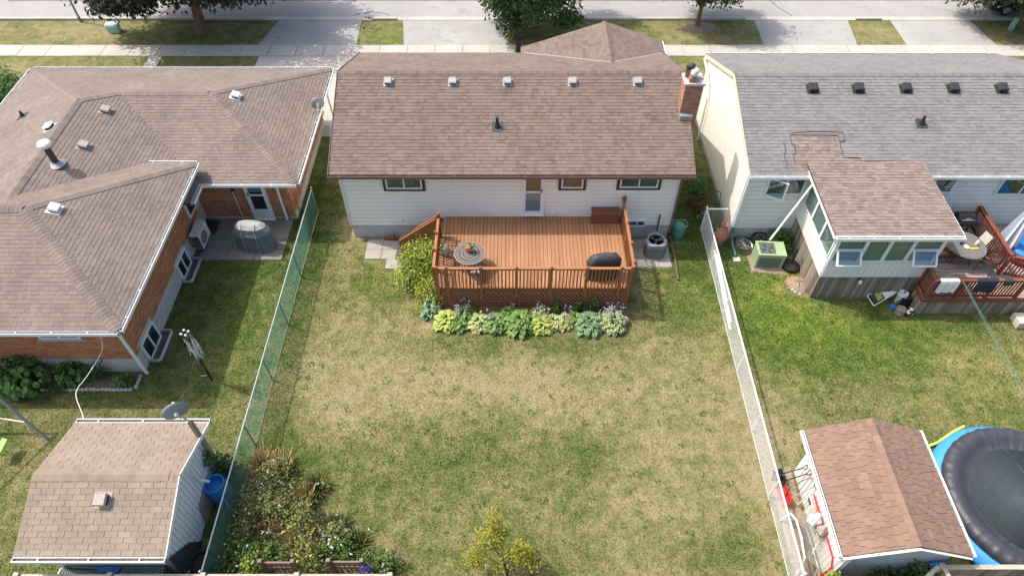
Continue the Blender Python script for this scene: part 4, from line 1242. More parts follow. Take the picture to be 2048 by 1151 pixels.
gutter(H3r, (15.3, PYE - .02, PZE - .012), (PX1, PYE - .02, PZE - .012), (0, -1, 0), M['trimw'])
gutter(H3r, (PX1, PYF + .02, PZF - .012), (PX0, PYF + .02, PZF - .012), (0, 1, 0), M['trimw'])
MB().tube([(8.72, 27.9, 3.1), (8.72, 27.0, 2.95), (8.72, 26.5, 2.7), (8.72, 26.15, 2.2), (8.72, 26.1, .9), (8.70, 26.0, .05)], .05, 8).build('downspout', M['trimw'], H3)
MB().bar((8.84, 19.50, .75), (8.84, 19.50, 3.35), .08, .07).bar((8.80, 19.58, .4), (8.80, 19.58, 3.3), .06, .05).build('downspout', M['trimw'], H3)
MB().tube([(8.84, 19.50, .76), (8.84, 19.45, .5), (8.86, 19.2, .2), (8.88, 18.5, .12)], .06, 8).build('downspout_elbow', M['teal'], H3)
MB().box(8.78, 18.28, 0, 9.05, 18.5, .06).build('splash_block', M['beige'], H3)
F3 = (V((8.84, 19.65, 0)), EX, -EY)
def casement(a0, a1, z0, z1, ang, hinge):
    f = window(H3, F3, a0, a1, z0, z1, cols=2, fr=.06, back='dark')
    wd = (a1 - a0) / 2
    o = F3[0] + EX * (a0 if hinge < 0 else a1)
    u = V((math.cos(ang) * (1 if hinge < 0 else -1), -math.sin(ang), 0))
    n = V((-u.y, u.x, 0))
    F = (o - EY * .1, u, n)
    b = MB()
    b.fbox(F, 0, wd, 0, .04, z0, z0 + .05).fbox(F, 0, wd, 0, .04, z1 - .05, z1).fbox(F, 0, .05, 0, .04, z0 + .05, z1 - .05).fbox(F, wd - .05, wd, 0, .04, z0 + .05, z1 - .05)
    b.build('open_sash', M['trimw'], f)
    MB().fbox(F, .05, wd - .05, .015, .022, z0 + .05, z1 - .05).build('pane', M['glass_s'], f)
casement(.78, 2.2, 2.4, 3.25, .55, -1)
casement(9.55, 11.4, 2.38, 3.25, .9, 1)
window(H3, F3, 7.0, 7.85, 2.48, 3.25, cols=1, fr=.06, back='blind', glass='glass_s')
# sunroom
SX0, SX1, SY = 11.26, 15.02, 16.45
S3 = MB().box(SX0 + .02, SY + .02, .1, SX1 - .02, 19.64, 3.38).build('sunroom', M['greenblind'], H3)
kf = MB().box(SX0 - .02, SY - .02, 1.22, SX1 + .02, 19.62, 2.04)
kf.build('sunroom_kneewall', M['white'], H3)
FSF = (V((SX0, SY, 0)), EX, -EY)
FSL = (V((SX0, 19.64, 0)), -EY, -EX)
for (F, W) in ((FSF, 3.76), (FSL, 3.19)):                 # vertical boards of the knee wall
    n = int(W / .2)
    for i in range(n):
        MB().fbox(F, i * W / n + .006, (i + 1) * W / n - .006, .02, .042, 1.24, 2.02).build('kneewall_board', M['white'], S3)
    n = int(W / .115)
    for i in range(n):                                    # weathered skirt boards
        MB().fbox(F, i * W / n + .006, (i + 1) * W / n - .018, -.03, -.012 + RD.random() * .008, .0, 1.215, tone=RD.random()).build('skirt_board', M['oldwood'], S3)
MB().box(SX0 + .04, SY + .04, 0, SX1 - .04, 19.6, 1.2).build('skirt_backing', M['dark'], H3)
def sunwin(F, a0, a1, low):
    b = MB()
    b.fbox(F, a0, a0 + .06, .0, .05, 2.05, 3.34).fbox(F, a1 - .06, a1, .0, .05, 2.05, 3.34).fbox(F, a0 + .06, a1 - .06, .0, .05, 2.05, 2.11).fbox(F, a0 + .06, a1 - .06, .0, .05, 3.28, 3.34)
    if low: b.fbox(F, a0 + .06, a1 - .06, .0, .05, 2.62, 2.70)
    f = b.build('window', M['trimw'], S3)
    MB().fbox(F, a0 + .06, a1 - .06, .01, .018, 2.70 if low else 2.11, 3.28).build('pane', M['glass'], S3)
    if low:                                               # lower light propped open, hinged at its top
        o = F[0] + F[1] * (a0 + .10) + F[2] * .06 + EZ * 2.66
        d = F[2] * .36 - EZ * .42
        L = (a1 - a0 - .20)
        s = MB()
        for (p0, p1) in ((o, o + d), (o + F[1] * L, o + F[1] * L + d), (o, o + F[1] * L), (o + d, o + d + F[1] * L)):
            s.bar(p0, p1, .06, .05, up=F[2])
        s.build('open_sash', M['white'], S3)
        MB().prism([o, o + F[1] * L, o + F[1] * L + d, o + d][::-1], F[2] * .008 + EZ * .008).build('pane', M['glass_s'], S3)
sunwin(FSF, .02, 1.03, True); sunwin(FSF, 1.03, 1.86, False); sunwin(FSF, 1.86, 2.68, False); sunwin(FSF, 2.68, 3.68, True)
sunwin(FSL, .15, 1.12, False); sunwin(FSL, 1.12, 2.12, False); sunwin(FSL, 2.12, 3.10, False)
MB().box(SX0 - .03, SY - .03, 2.05, SX0 + .05, SY + .05, 3.36).box(SX1 - .1, SY - .025, 2.05, SX1 + .02, SY + .05, 3.36).build('corner_post', M['trimw'], S3)
sr = [(10.95, 16.25, 3.52), (15.3, 16.25, 3.52), (15.3, 20.0, pz(20.0) + .012), (10.95, 20.0, pz(20.0) + .012)]
MB().prism(sr, (0, 0, -.1)).build('sunroom_roof', M['underlay'], H3)
shingle_face(H3sh, S3, sr, seed=51, mif=lambda p: 1, widths=(.12, .16, .2, .26), thick=(.008, .024), expo=.15)
MB().box(10.93, 16.22, 3.36, 15.32, 16.245, 3.53).bar((10.955, 16.25, 3.40), (10.955, 19.6, 3.50), .02, .13).bar((15.31, 16.25, 3.46), (15.31, 19.6, 3.56), .02, .14).build('fascia', M['trimw'], S3)
gutter(S3, (10.95, 16.22, 3.52), (15.3, 16.22, 3.52), (0, -1, 0), M['trimw'])
MB().bar((11.08, 19.15, 3.3), (10.12, 18.75, .78), .07, .06).build('downspout', M['trimw'], H3)
H3sh.finish(H3r)

# ================================================================ SHEDS
def shed(lab, org, roofs, msh, walls, wm, sh_kw, name='garden_shed'):
    t = thing(name, lab, 'shed', org)
    return t
S1 = thing('garden_shed', 'tan roofed white shed beside the blue barrel', 'shed', (-10.8, 8.0, 0))
S1sh = Pieces('shingle', 'shingle_field', M['sh_tan'])
MB().box(-12.55, 6.32, -.1, -9.12, 9.6, 2.2).prism([(-9.12, 6.32, 2.2), (-9.12, 9.6, 2.2), (-9.12, 7.95, 2.78)], (-3.4, 0, 0)).build('wall', M['siding_blue'], S1)
for i in range(21):                                        # vertical ribs of the metal cladding
    y = 6.36 + i * .155
    top = 2.2 + (.58 - abs(y - 7.95) * .36)
    MB().box(-9.12, y, .05, -9.085, y + .125, min(top, 2.75)).build('cladding_board', M['trimw'], S1)
ra = [(-12.75, 6.05, 2.27), (-8.85, 6.05, 2.27), (-8.85, 7.95, 2.92), (-12.75, 7.95, 2.92)]
rb_ = [(-8.85, 9.87, 2.27), (-12.75, 9.87, 2.27), (-12.75, 7.95, 2.92), (-8.85, 7.95, 2.92)]
S1r = MB().prism(ra, (0, 0, -.07)).prism(rb_, (0, 0, -.07)).build('roof', M['underlay'], S1)
shingle_face(S1sh, S1r, ra, expo=.152, widths=(.345,), stagger=.345, gap=.012, thick=(.010, .013), seed=61)
shingle_face(S1sh, S1r, rb_, expo=.152, widths=(.345,), stagger=.345, gap=.012, thick=(.010, .013), seed=62)
ridge_caps(S1sh, S1r, (-12.75, 7.95, 2.93), (-8.85, 7.95, 2.93), V((0, -.34, 1)), V((0, .34, 1)), width=.16, step=.3, seed=63)
box_vent(S1r, (-10.72, 7.35, 2.27 + 1.3 * .342), V((0, -.342, 1)), EX, M['ventb'], s=.34, h=.2, ml=M['ventb'])
for y0, z0 in ((6.05, 2.27), (9.87, 2.27)):
    MB().bar((-8.84, y0, z0 - .05), (-8.84, 7.95, 2.87), .025, .13).build('rake_board', M['white'], S1r)
MB().box(-12.75, 6.03, 2.13, -8.85, 6.05, 2.25).box(-12.75, 9.87, 2.13, -8.85, 9.89, 2.25).build('fascia', M['white'], S1r)
gutter(S1r, (-12.75, 6.03, 2.25), (-8.85, 6.03, 2.25), (0, -1, 0), M['trimw'], strap=1.3)
gutter(S1r, (-8.85, 9.89, 2.25), (-12.75, 9.89, 2.25), (0, 1, 0), M['trimw'], strap=1.3)
MB().tube([(-9.0, 8.45, 1.95), (-8.98, 8.5, 1.4), (-8.86, 8.6, 1.1)], .04, 8).build('downspout', M['trimw'], S1)
S1sh.finish(S1r)

S2 = thing('garden_shed', 'red brown roofed white shed between the white fence and the pool', 'shed', (10.2, 7.9, 0))
S2sh = Pieces('shingle', 'shingle_field', M['sh_red'])
MB().box(8.82, 6.25, -.1, 11.55, 9.45, 2.1).build('wall', M['white'], S2)
MB().prism([(8.82, 6.25, 2.1), (11.55, 6.25, 2.1), (10.19, 6.25, 2.72)], (0, 3.2, 0)).build('gable', M['white'], S2)
MB().box(8.84, 6.215, .02, 11.53, 6.246, 2.08).prism([(8.84, 6.215, 2.082), (11.53, 6.215, 2.082), (10.19, 6.215, 2.70)], (0, .03, 0)).build('stucco_panel', M['aspen'], S2)
for i in range(20):
    y = 6.28 + i * .157
    MB().box(8.79, y, .05, 8.82, y + .13, 2.0).build('cladding_board', M['trimw'], S2)
la = [(8.52, 9.7, 2.16), (8.52, 6.08, 2.16), (10.19, 6.08, 2.86), (10.19, 9.7, 2.86)]
lb = [(11.84, 6.08, 2.16), (11.84, 9.7, 2.16), (10.19, 9.7, 2.86), (10.19, 6.08, 2.86)]
S2r = MB().prism(la, (0, 0, -.07)).prism(lb, (0, 0, -.07)).build('roof', M['underlay'], S2)
shingle_face(S2sh, S2r, la, expo=.15, widths=(.16, .2, .24, .28), gap=.012, thick=(.012, .024), seed=71)
shingle_face(S2sh, S2r, lb, expo=.15, widths=(.16, .2, .24, .28), gap=.012, thick=(.012, .024), seed=72)
ridge_caps(S2sh, S2r, (10.19, 6.08, 2.875), (10.19, 9.7, 2.875), V((-.42, 0, 1)), V((.42, 0, 1)), width=.16, step=.28, seed=73)
gutter(S2r, (8.51, 9.7, 2.14), (8.51, 6.08, 2.14), (-1, 0, 0), M['trimw'], strap=.55, w=.085)
gutter(S2r, (11.85, 6.08, 2.14), (11.85, 9.7, 2.14), (1, 0, 0), M['trimw'], strap=.55, w=.085)
for xa in (8.52, 11.84):
    MB().bar((xa, 6.07, 2.1), (10.19, 6.07, 2.8), .02, .12, up=(0, 1, 0)).build('rake_board', M['siding_blue'], S2r)
MB().box(8.78, 6.14, .0, 8.92, 6.2, 2.05).build('corner_trim', M['white'], S2)
S2sh.finish(S2r)

# ================================================================ FENCES
def chain_link(part, name, p, q, h, pitch, r, m, z0=.03):
    p, q = V(p), V(q)
    d = (q - p).normalized(); L = (q - p).length
    side = V((-d.y, d.x, 0))
    b = MB()
    def wire(a0, c0, a1, c1, off):
        A, B = p + d * a0 + EZ * (z0 + c0) + side * off, p + d * a1 + EZ * (z0 + c1) + side * off
        t = (B - A).normalized(); s2 = t.cross(side)
        o = [side * r, (side * -.5 + s2 * .87) * r, (side * -.5 - s2 * .87) * r]
        b.add([A + k for k in o] + [B + k for k in o], [(0, 1, 4, 3), (1, 2, 5, 4), (2, 0, 3, 5)])
    a = -h
    while a < L:
        for sgn in (1, -1):
            x0, x1 = (a, a + h)
            c0, c1 = 0.0, h
            if x0 < 0: c0, x0 = -x0, 0.0
            if x1 > L: c1, x1 = h - (x1 - L), L
            if c1 - c0 > .03:
                if sgn > 0: wire(x0, c0, x1, c1, .004)
                else: wire(x0, h - c0, x1, h - c1, -.004)
        a += pitch
    return b.build(name, m, part, kind='stuff')

def link_fence(lab, pts, h, m, mr, mp, pitch, r, posts, pr=.026, rr=.024, group=None):
    t = thing('chain_link_fence', lab, 'fence', (pts[0][0], pts[0][1], 0))
    for (a, b) in zip(pts[:-1], pts[1:]):
        chain_link(t, 'wire_mesh', (*a, 0), (*b, 0), h - .04, pitch, r, m)
        MB().tube([(a[0], a[1], h), (b[0], b[1], h)], rr, 8).build('top_rail', mr, t)
        MB().tube([(a[0], a[1], .05), (b[0], b[1], .05)], .008, 5).build('bottom_wire', mr, t)
    for (x, y, big) in posts:
        q = MB().tube([(x, y, -.1), (x, y, h + (.08 if big else -.03))], pr * (1.35 if big else 1), 8).build('post', mp, t)
        if big:
            MB().lathe([(.04, h + .075), (.045, h + .09), (.03, h + .12), (.004, h + .135)], (x, y, 0), 10).build('post_cap', mr, q)
    return t
F1 = link_fence('green mesh chain link fence left of the dry lawn with silver top rail', [(-8.24, 5.95), (-8.2, 21.1)], 1.32, M['linkg'], M['silver'], M['galv_d'], .062, .0028,
                [(-8.2, 21.1, True), (-8.2, 19.65, False), (-8.2, 17.5, False), (-8.2, 15.14, False), (-8.22, 12.76, False), (-8.22, 10.31, False), (-8.23, 8.0, False), (-8.24, 5.95, True)])
F1g = thing('fence_gate', 'small plain steel gate between brick house and green fence end', 'gate', (-8.6, 21.1, 0))
b = MB().tube([(-8.95, 21.12, .05), (-8.95, 21.12, 1.16), (-8.24, 21.12, 1.16), (-8.24, 21.12, .05)], .018, 6)
b.build('gate_frame', M['galv_d'], F1g)
chain_link(F1g, 'wire_mesh', (-8.94, 21.12, 0), (-8.25, 21.12, 0), 1.1, .09, .003, M['galv_d'])
F2 = link_fence('white chain link fence right of the dry lawn', [(7.8, 5.95), (7.8, 20.1), (8.66, 20.1)], 1.16, M['linkw'], M['linkw'], M['linkw'], .115, .0040,
                [(7.8, 20.1, True), (7.8, 18.0, False), (7.8, 15.6, False), (7.8, 13.1, False), (7.8, 10.8, False), (7.8, 8.6, False), (7.8, 5.95, True), (8.66, 20.1, False)], rr=.03)
pl = MB().bar((7.93, 18.4, .55), (7.90, 14.85, .16), .09, .03)
tag(pl.build('plank', M['white'], at=(7.92, 16.6, 0)), 'long white plank leaning inside the white chain link fence, nearer the grass', 'plank', 'white planks by the fence')
pl = MB().bar((7.88, 17.9, .82), (7.88, 15.0, .42), .07, .03)
tag(pl.build('plank', M['white'], at=(7.88, 16.4, 0)), 'shorter white plank leaning higher on the white chain link fence', 'plank', 'white planks by the fence')

# wooden fence along the bottom edge
def board_fence(lab, x0, x1, y, h, seg, m='lightwood', tilt=0):
    t = thing('wooden_fence', lab, 'fence', ((x0 + x1) / 2, y, 0))
    n = max(1, round((x1 - x0) / seg))
    for i in range(n + 1):
        x = x0 + (x1 - x0) * i / n
        q = MB().box(x - .05, y - .05, -.1, x + .05, y + .05, h + .04).build('post', M['lightwood'], t)
        MB().box(x - .065, y - .065, h + .04, x + .065, y + .065, h + .07).build('post_cap', M['lightwood'], q)
    for i in range(n):
        a, b = x0 + (x1 - x0) * i / n + .05, x0 + (x1 - x0) * (i + 1) / n - .05
        MB().box(a, y - .075, h - .04, b, y + .045, h).build('cap_rail', M[m], t)
        MB().box(a, y - .03, .2, b, y + .01, .29).build('rail', M['lightwood'], t)
        k = int((b - a) / .145)
        for j in range(k):
            MB().box(a + j * .145 + .004, y - .05, .03, a + j * .145 + .139, y - .032, h - .045, tone=RD.random()).build('fence_board', M['oldwood'], t)
    return t
board_fence('weathered wooden fence below the wild garden at the bottom left', -13.0, -3.2, 5.83, 1.45, 2.45)
board_fence('low wooden fence along the bottom of the dry lawn and red roofed shed', -3.0, 11.2, 5.66, 1.42, 2.4)
ft = board_fence('grey wooden fence with mossy boards by the pool at the bottom right', 11.25, 19.0, 6.0, 1.66, 2.6)
MB().bar((11.2, 6.02, 1.62), (10.75, 5.72, 1.45), .10, .04).bar((11.28, 6.0, 1.66), (11.4, 5.6, 1.6), .10, .04).build('corner_cap', M['lightwood'], ft)

# ================================================================ MAIN DECK
D1 = thing('wooden_deck', 'red brown stained deck with railings on the white house', 'deck', (.8, 17.7, 0))
DX0, DX1, DY0, DY1, DZ = -2.70, 4.22, 15.96, 19.62, 1.20
nb_ = 48
bwid = (DX1 - DX0) / nb_
bm_ = {}
for i in range(nb_):
    k = i % 6
    if k not in bm_:
        bm_[k] = MB().box(.006, 0, -.035, bwid - .007, DY1 - DY0, 0, tone=RD.random()).mesh('deck_board', M['deck'])
    put(bm_[k], 'deck_board', D1, Matrix.Translation((DX0 + i * bwid, DY0, DZ)))
MB().box(DX0, DY0 - .04, .93, DX1, DY0 - .002, DZ - .004).box(DX1 + .002, DY0 - .04, .93, DX1 + .04, DY1, DZ - .004).box(DX0 - .04, DY0 - .04, .93, DX0 - .002, 18.5, DZ - .004).build('rim_joist', M['stain'], D1)
js = MB()
for i in range(12):
    x = DX0 + .3 + i * .57
    js.box(x, DY0 + .02, .95, x + .04, DY1, DZ - .037)
js.build('joists', M['lattice'], D1)
for x in (DX0 + .08, -1.2, .2, 1.4, 2.7, DX1 - .16):
    MB().box(x, DY0 + .03, -.1, x + .12, DY0 + .15, .94).build('pier_post', M['lattice'], D1)
MB().box(DX0 + .02, DY0 + .16, .0, DX1 - .02, DY1, .012).build('underdeck_shade', M['dark'], D1)  # dark sheet added to put deep shade behind the lattice holes
# lattice skirts
def lattice(F, W, z0, z1, seedz=0):
    la_ = MB().fbox(F, 0, W, .0, .02, z0, z0 + .05).fbox(F, 0, W, .0, .02, z1 - .06, z1).fbox(F, 0, .05, 0, .02, z0 + .05, z1 - .06).fbox(F, W - .05, W, 0, .02, z0 + .05, z1 - .06).build('lattice_panel', M['lattice'], D1)
    h = z1 - z0
    a = -h
    o, u, n = F
    while a < W:
        for sg in (0, 1):
            x0, x1, c0, c1 = a, a + h, 0, h
            if x0 < 0: c0, x0 = -x0, 0
            if x1 > W: c1, x1 = h - (x1 - W), W
            if c1 - c0 > .04:
                if sg: c0, c1 = h - c0, h - c1
                off = .006 if sg else -.004
                MB().bar(o + u * x0 + n * off + EZ * (z0 + c0), o + u * x1 + n * off + EZ * (z0 + c1), .040, .008, up=n).build('lattice_slat', M['lattice'], la_)
        a += .17
for i in range(5):
    w5 = (DX1 - DX0) / 5
    lattice((V((DX0 + i * w5, DY0 - .01, 0)), EX, -EY), w5, .03, .925)
lattice((V((DX1 + .012, DY0, 0)), EY, EX), 3.6, .03, .925)
for i in range(1, 5):
    x = DX0 + i * (DX1 - DX0) / 5
    MB().box(x - .06, DY0 - .045, .0, x + .06, DY0 - .032, .925).build('skirt_trim', M['stain'], D1)
for x in (DX0 - .02, DX1 - .05):
    MB().box(x, DY0 - .06, -.05, x + .07, DY0 - .036, .93).build('skirt_trim', M['stain'], D1)
# railings
RZ = 2.28
def railing(F, W, posts, step=.127, skip=()):
    o, u, n = F
    MB().fbox(F, 0, W, -.05, .05, RZ - .038, RZ).build('top_rail', M['stain_l'], D1)
    MB().fbox(F, 0, W, -.036, -.006, RZ - .135, RZ - .045).build('upper_rail', M['stain'], D1)
    a = step * .5
    key = (round(n.x), round(n.y))
    bm = MB().fbox((V((0, 0, 0)), u, n), 0, .042, 0, .042, .96 - RZ, -.045).mesh('baluster', M['stain'])
    while a < W - .05:
        if all(abs(a - q) > .075 for q in posts):
            put(bm, 'baluster', D1, Matrix.Translation(o + u * (a - .02) + n * .0 + EZ * RZ))
        a += step
    pm = MB().fbox((V((0, 0, 0)), u, n), -.05, .05, .008, .1, .86, RZ + .10, .3).fbox((V((0, 0, 0)), u, n), -.035, .035, .02, .085, RZ + .10, RZ + .13, .3).mesh('rail_post', M['stain'])
    for q in posts:
        put(pm, 'rail_post', D1, Matrix.Translation(o + u * q))
railing((V((DX0, DY0 - .045, 0)), EX, -EY), DX1 - DX0, [.05, .40, 1.60, 2.86, 4.08, 5.33, 6.53, 6.88])
railing((V((DX1 + .045, DY0, 0)), EY, EX), 3.6, [.2, 1.1, 2.2, 3.5])
railing((V((DX0 - .045, 18.5, 0)), -EY, -EX), 2.54, [.05, .9, 1.75])
# stair down to the left, with its boarded side
for i in range(6):
    x = DX0 - .28 * (i + 1)
    z = DZ - .19 * (i + 1)
    MB().box(x, 18.58, z - .04, x + .29, 19.5, z).build('stair_tread', M['deck'], D1)
    MB().box(x + .255, 18.58, z + .0, x + .285, 19.5, z + .15).build('stair_riser', M['stain'], D1)
for yy in (18.53, 18.66):
    MB().bar((DX0, yy, 2.24), (-4.36, yy, .96), .06, .05).build('stair_rail', M['stain_l'], D1)
MB().box(-4.40, 18.56, 0, -4.32, 18.64, .93).build('rail_post', M['stain'], D1)
for yy in (18.56, 19.52):
    MB().bar((DX0, yy, 1.12), (-4.36, yy, .03), .04, .26).build('stringer', M['stain'], D1)
for i in range(12):
    x = DX0 - .02 - i * .139
    t = (DX0 - x) / 1.66
    MB().prism([(x - .128, 18.50, .98 - 1.06 * (t + .04)), (x, 18.50, .98 - 1.06 * t), (x, 18.50, 2.20 - 1.27 * t), (x - .128, 18.50, 2.20 - 1.27 * (t + .077))], (0, .022, 0)).build('side_board', M['stain'], D1)
MB().box(DX0 - .1, 18.46, 1.0, DX0, 18.56, 2.44).build('rail_post', M['stain'], D1)

# ---------------------------------------------------------------- things on and around the deck
def bench_box():
    t = thing('storage_box', 'long brown wooden storage box against the house wall on the deck', 'storage box', (3.62, 19.4, DZ))
    MB().box(3.12, 19.22, DZ, 4.14, 19.58, DZ + .48).build('body', M['boxbrown'], t)
    MB().box(3.09, 19.19, DZ + .482, 4.17, 19.6, DZ + .53).build('lid', M['boxbrown'], t)
    for x in (3.1, 4.1): MB().box(x, 19.205, DZ, x + .06, 19.219, DZ + .48).build('corner_trim', M['boxbrown'], t)
bench_box()

def table_pierced(t, c, R, z, m, ml):
    """round cast table: pierced top of rings and spokes, apron, four curved legs"""
    x, y = c
    top = MB()
    for r0, r1 in ((R - .05, R), (R * .74, R * .80), (R * .5, R * .56), (R * .26, R * .33), (0.0, R * .12)):
        n = 36
        for j in range(n):
            a, b = 2 * math.pi * j / n, 2 * math.pi * (j + 1) / n
            q = lambda r, th, zz: (x + r * math.cos(th), y + r * math.sin(th), zz)
            vs = [q(r0, a, z), q(r1, a, z), q(r1, b, z), q(r0, b, z), q(r0, a, z - .02), q(r1, a, z - .02), q(r1, b, z - .02), q(r0, b, z - .02)]
            top.add(vs, [(0, 1, 2, 3), (7, 6, 5, 4), (1, 5, 6, 2), (0, 3, 7, 4)])
    for k, (r0, r1, n, s) in enumerate(((R * .8, R - .04, 44, .32), (R * .56, R * .75, 34, -.4), (R * .33, R * .51, 24, .5), (R * .12, R * .27, 12, -.5))):
        for j in range(n):
            for sg in (1, -1):
                a = 2 * math.pi * j / n
                b = a + sg * s * .5
                top.bar((x + r0 * math.cos(a), y + r0 * math.sin(a), z - .010), (x + r1 * math.cos(b), y + r1 * math.sin(b), z - .010), .024, .014)
    top.build('table_top', m, t)
    for j in range(4):
        a = math.pi / 4 + j * math.pi / 2
        pts = [(x + r * math.cos(a), y + r * math.sin(a), zz) for r, zz in ((R * .72, z - .03), (R * .62, z - .2), (R * .42, z - .42), (R * .5, z - .6), (R * .72, z - .73))]
        MB().tube(pts, .02, 6).build('leg', ml, t)
    MB().lathe([(R * .7, z - .05), (R * .7, z - .025)], (x, y, 0), 28).build('apron', ml, t)
T1 = thing('patio_table', 'round pierced metal table with a flower pot on the main deck', 'table', (-1.54, 16.95, DZ))
table_pierced(T1, (-1.54, 16.95), .57, DZ + .73, M['ctop'], M['black'])
PT = thing('flower_pot', 'small red pot with yellow flowers in the middle of the deck table', 'potted plant', (-1.55, 17.0, DZ + .73))
MB().lathe([(.06, 0), (.09, .15), (.095, .16), (.075, .16), (.07, .13), (.0, .13)], (-1.55, 17.0, DZ + .73), 14).build('pot', M['red'], PT)
crown('foliage', PT, (0, 0, .24), (.13, .13, .13), 130, .075, M['l_mid'], clumps=8)
crown('flowers', PT, (0, 0, .36), (.09, .09, .05), 60, .045, M['petal_yel'], clumps=5)

def metal_chair(cushion, back_m=None, seat_h=.43):
    """scroll backed metal garden chair at the origin, facing +x"""
    t = thing('garden_chair', None, 'chair', (0, 0, 0))
    for sy in (-1, 1):
        MB().tube([(.24, sy * .23, 0), (.22, sy * .23, .2), (.23, sy * .23, seat_h)], .013, 6).build('leg', M['black'], t)
        MB().tube([(-.27, sy * .22, 0), (-.22, sy * .22, .2), (-.23, sy * .22, seat_h), (-.28, sy * .21, .7), (-.30, sy * .16, .92)], .013, 6).build('leg', M['black'], t)
        MB().tube([(-.26, sy * .22, .62), (-.05, sy * .27, .66), (.17, sy * .27, .63), (.22, sy * .25, .55), (.22, sy * .23, seat_h)], .013, 6).build('arm', M['black'], t)
    b = MB()
    for i in range(9):
        y = -.2 + i * .05
        b.bar((-.23, y, seat_h), (.23, y, seat_h), .02, .01)
    for x in (-.23, 0, .23): b.bar((x, -.23, seat_h - .006), (x, .23, seat_h - .006), .025, .012)
    b.build('seat', M['black'], t)
    b = MB().tube([(-.30, -.16, .92), (-.31, 0, .98), (-.30, .16, .92)], .013, 6)
    for i in range(5):
        y = -.14 + i * .07
        b.tube([(-.235, y, seat_h + .02), (-.275, y * .8 + .02, .65), (-.30, y, .93)], .007, 5)
    for zc in (.58, .76):
        b.tube([(-.265 - (zc - .58) * .12, .07 * math.cos(a), zc + .07 * math.sin(a)) for a in np.linspace(0, 2 * math.pi, 12)[:-1]], .006, 5, closed=True)
    b.build('backrest', M['black'], t)
    if cushion:
        def pillow(o_, ux, uy, w, h, d, m, tone):
            b = MB()
            n = 8
            for s in (1, -1):
                vs = []
                for i in range(n + 1):
                    for j in range(n + 1):
                        a, c = i / n * 2 - 1, j / n * 2 - 1
                        k = (1 - abs(a) ** 3) * (1 - abs(c) ** 3)
                        vs.append(V(o_) + V(ux) * a * w / 2 + V(uy) * c * h / 2 + V(ux).cross(V(uy)) * s * d / 2 * k ** .6)
                for i in range(n):
                    for j in range(n):
                        f = [i * (n + 1) + j, (i + 1) * (n + 1) + j, (i + 1) * (n + 1) + j + 1, i * (n + 1) + j + 1]
                        ids = [vs[q] for q in f]
                        b.add(ids if s > 0 else ids[::-1], [(0, 1, 2, 3)], tone(i, j))
            return b
        if cushion == 'stripe':
            pillow((-.2, 0, .64), (0, 1, 0), (-.22, 0, .97), .42, .42, .14, None, lambda i, j: (.0, .5, 1.0, .5)[i % 4]).build('pillow', M['cloth_stripe'], t, smooth=True)
        else:
            pillow((0, 0, seat_h + .04), (1, 0, 0), (0, 1, 0), .44, .44, .08, None, lambda i, j: (i * 7 + j * 5 + i * j) % 3 % 2).build('seat_cushion', M['clothbw'], t, smooth=True)
    return t
C1 = metal_chair('stripe')
C1.location = (-2.22, 17.15, DZ); C1.rotation_euler = (0, 0, -.35)
tag(C1, 'black metal chair with pink striped pillow left of the round deck table', None, 'chairs at the deck table')
C2 = metal_chair('bw')
C2.location = (-1.32, 16.42, DZ); C2.rotation_euler = (0, 0, 1.75)
tag(C2, 'black metal chair with white patterned seat cushion behind the front deck railing', None, 'chairs at the deck table')

def draped(name, lab, cat, c, L, W, H, rz, m, mtop=None, n=40, smooth=True):
    """cover draped over a kettle-lidded barbecue: shaped rings from hem to ridge with folds"""
    g = random.Random(int(L * 100))
    t = thing(name, lab, cat, c)
    rings = [(1.0, 1.0, 0.02), (.98, .95, .25), (.96, .9, .55), (1.0, .96, .66), (.98, .85, .74), (.78, .72, .90), (.60, .40, .985), (.5, .22, 1.0)]
    vs, fs, tn = [], [], []
    for k, (a, b_, h) in enumerate(rings):
        for j in range(n):
            th = 2 * math.pi * j / n
            ct, st = math.cos(th), math.sin(th)
            sq = 1 / max(abs(ct), abs(st)) ** .55
            f = 1 + (.035 * math.sin(th * 9 + k * .4) + .02 * math.sin(th * 17 + 1)) * (1.3 - h)
            x, y = ct * sq * L / 2 * a * f * .84, st * sq * W / 2 * b_ * f * .84
            xx, yy = x * math.cos(rz) - y * math.sin(rz), x * math.sin(rz) + y * math.cos(rz)
            vs.append((xx + c[0], yy + c[1], c[2] + H * h + .015 * math.sin(th * 5 + k)))
    k = len(rings)
    mb = MB()
    mb.v = vs
    for i in range(k - 1):
        for j in range(n):
            j2 = (j + 1) % n
            mb.f.append([i * n + j, i * n + j2, (i + 1) * n + j2, (i + 1) * n + j]); mb.t.append(.5); mb.m.append(1 if (mtop and i >= 5) else 0)
    mb.f.append([(k - 1) * n + j for j in range(n)]); mb.t.append(.5); mb.m.append(1 if mtop else 0)
    mb.build('cover', [m, mtop or m], t, smooth=smooth)
    if mtop:                                              # piped seams
        for sx in (-.3, .3):
            pts = []
            for k2, (a, b_, h) in enumerate(rings):
                x, y = sx * L * .5, -W / 2 * b_ * .86
                pts.append((x * math.cos(rz) - y * math.sin(rz) + c[0], x * math.sin(rz) + y * math.cos(rz) + c[1], c[2] + H * h + .01))
            MB().tube(pts, .014, 5).build('seam', mtop, t)
    return t
draped('covered_barbecue', 'barbecue under a black fitted cover in the right deck corner', 'barbecue', (3.30, 16.52, DZ), 1.5, .62, 1.12, .12, M['charcoal'])
draped('covered_barbecue', 'barbecue under a grey cover with pale top on the brick house patio', 'barbecue', (-10.25, 19.12, .05), 1.8, 1.0, 1.28, -.1, M['greycover'], M['tancover'], n=12, smooth=False)

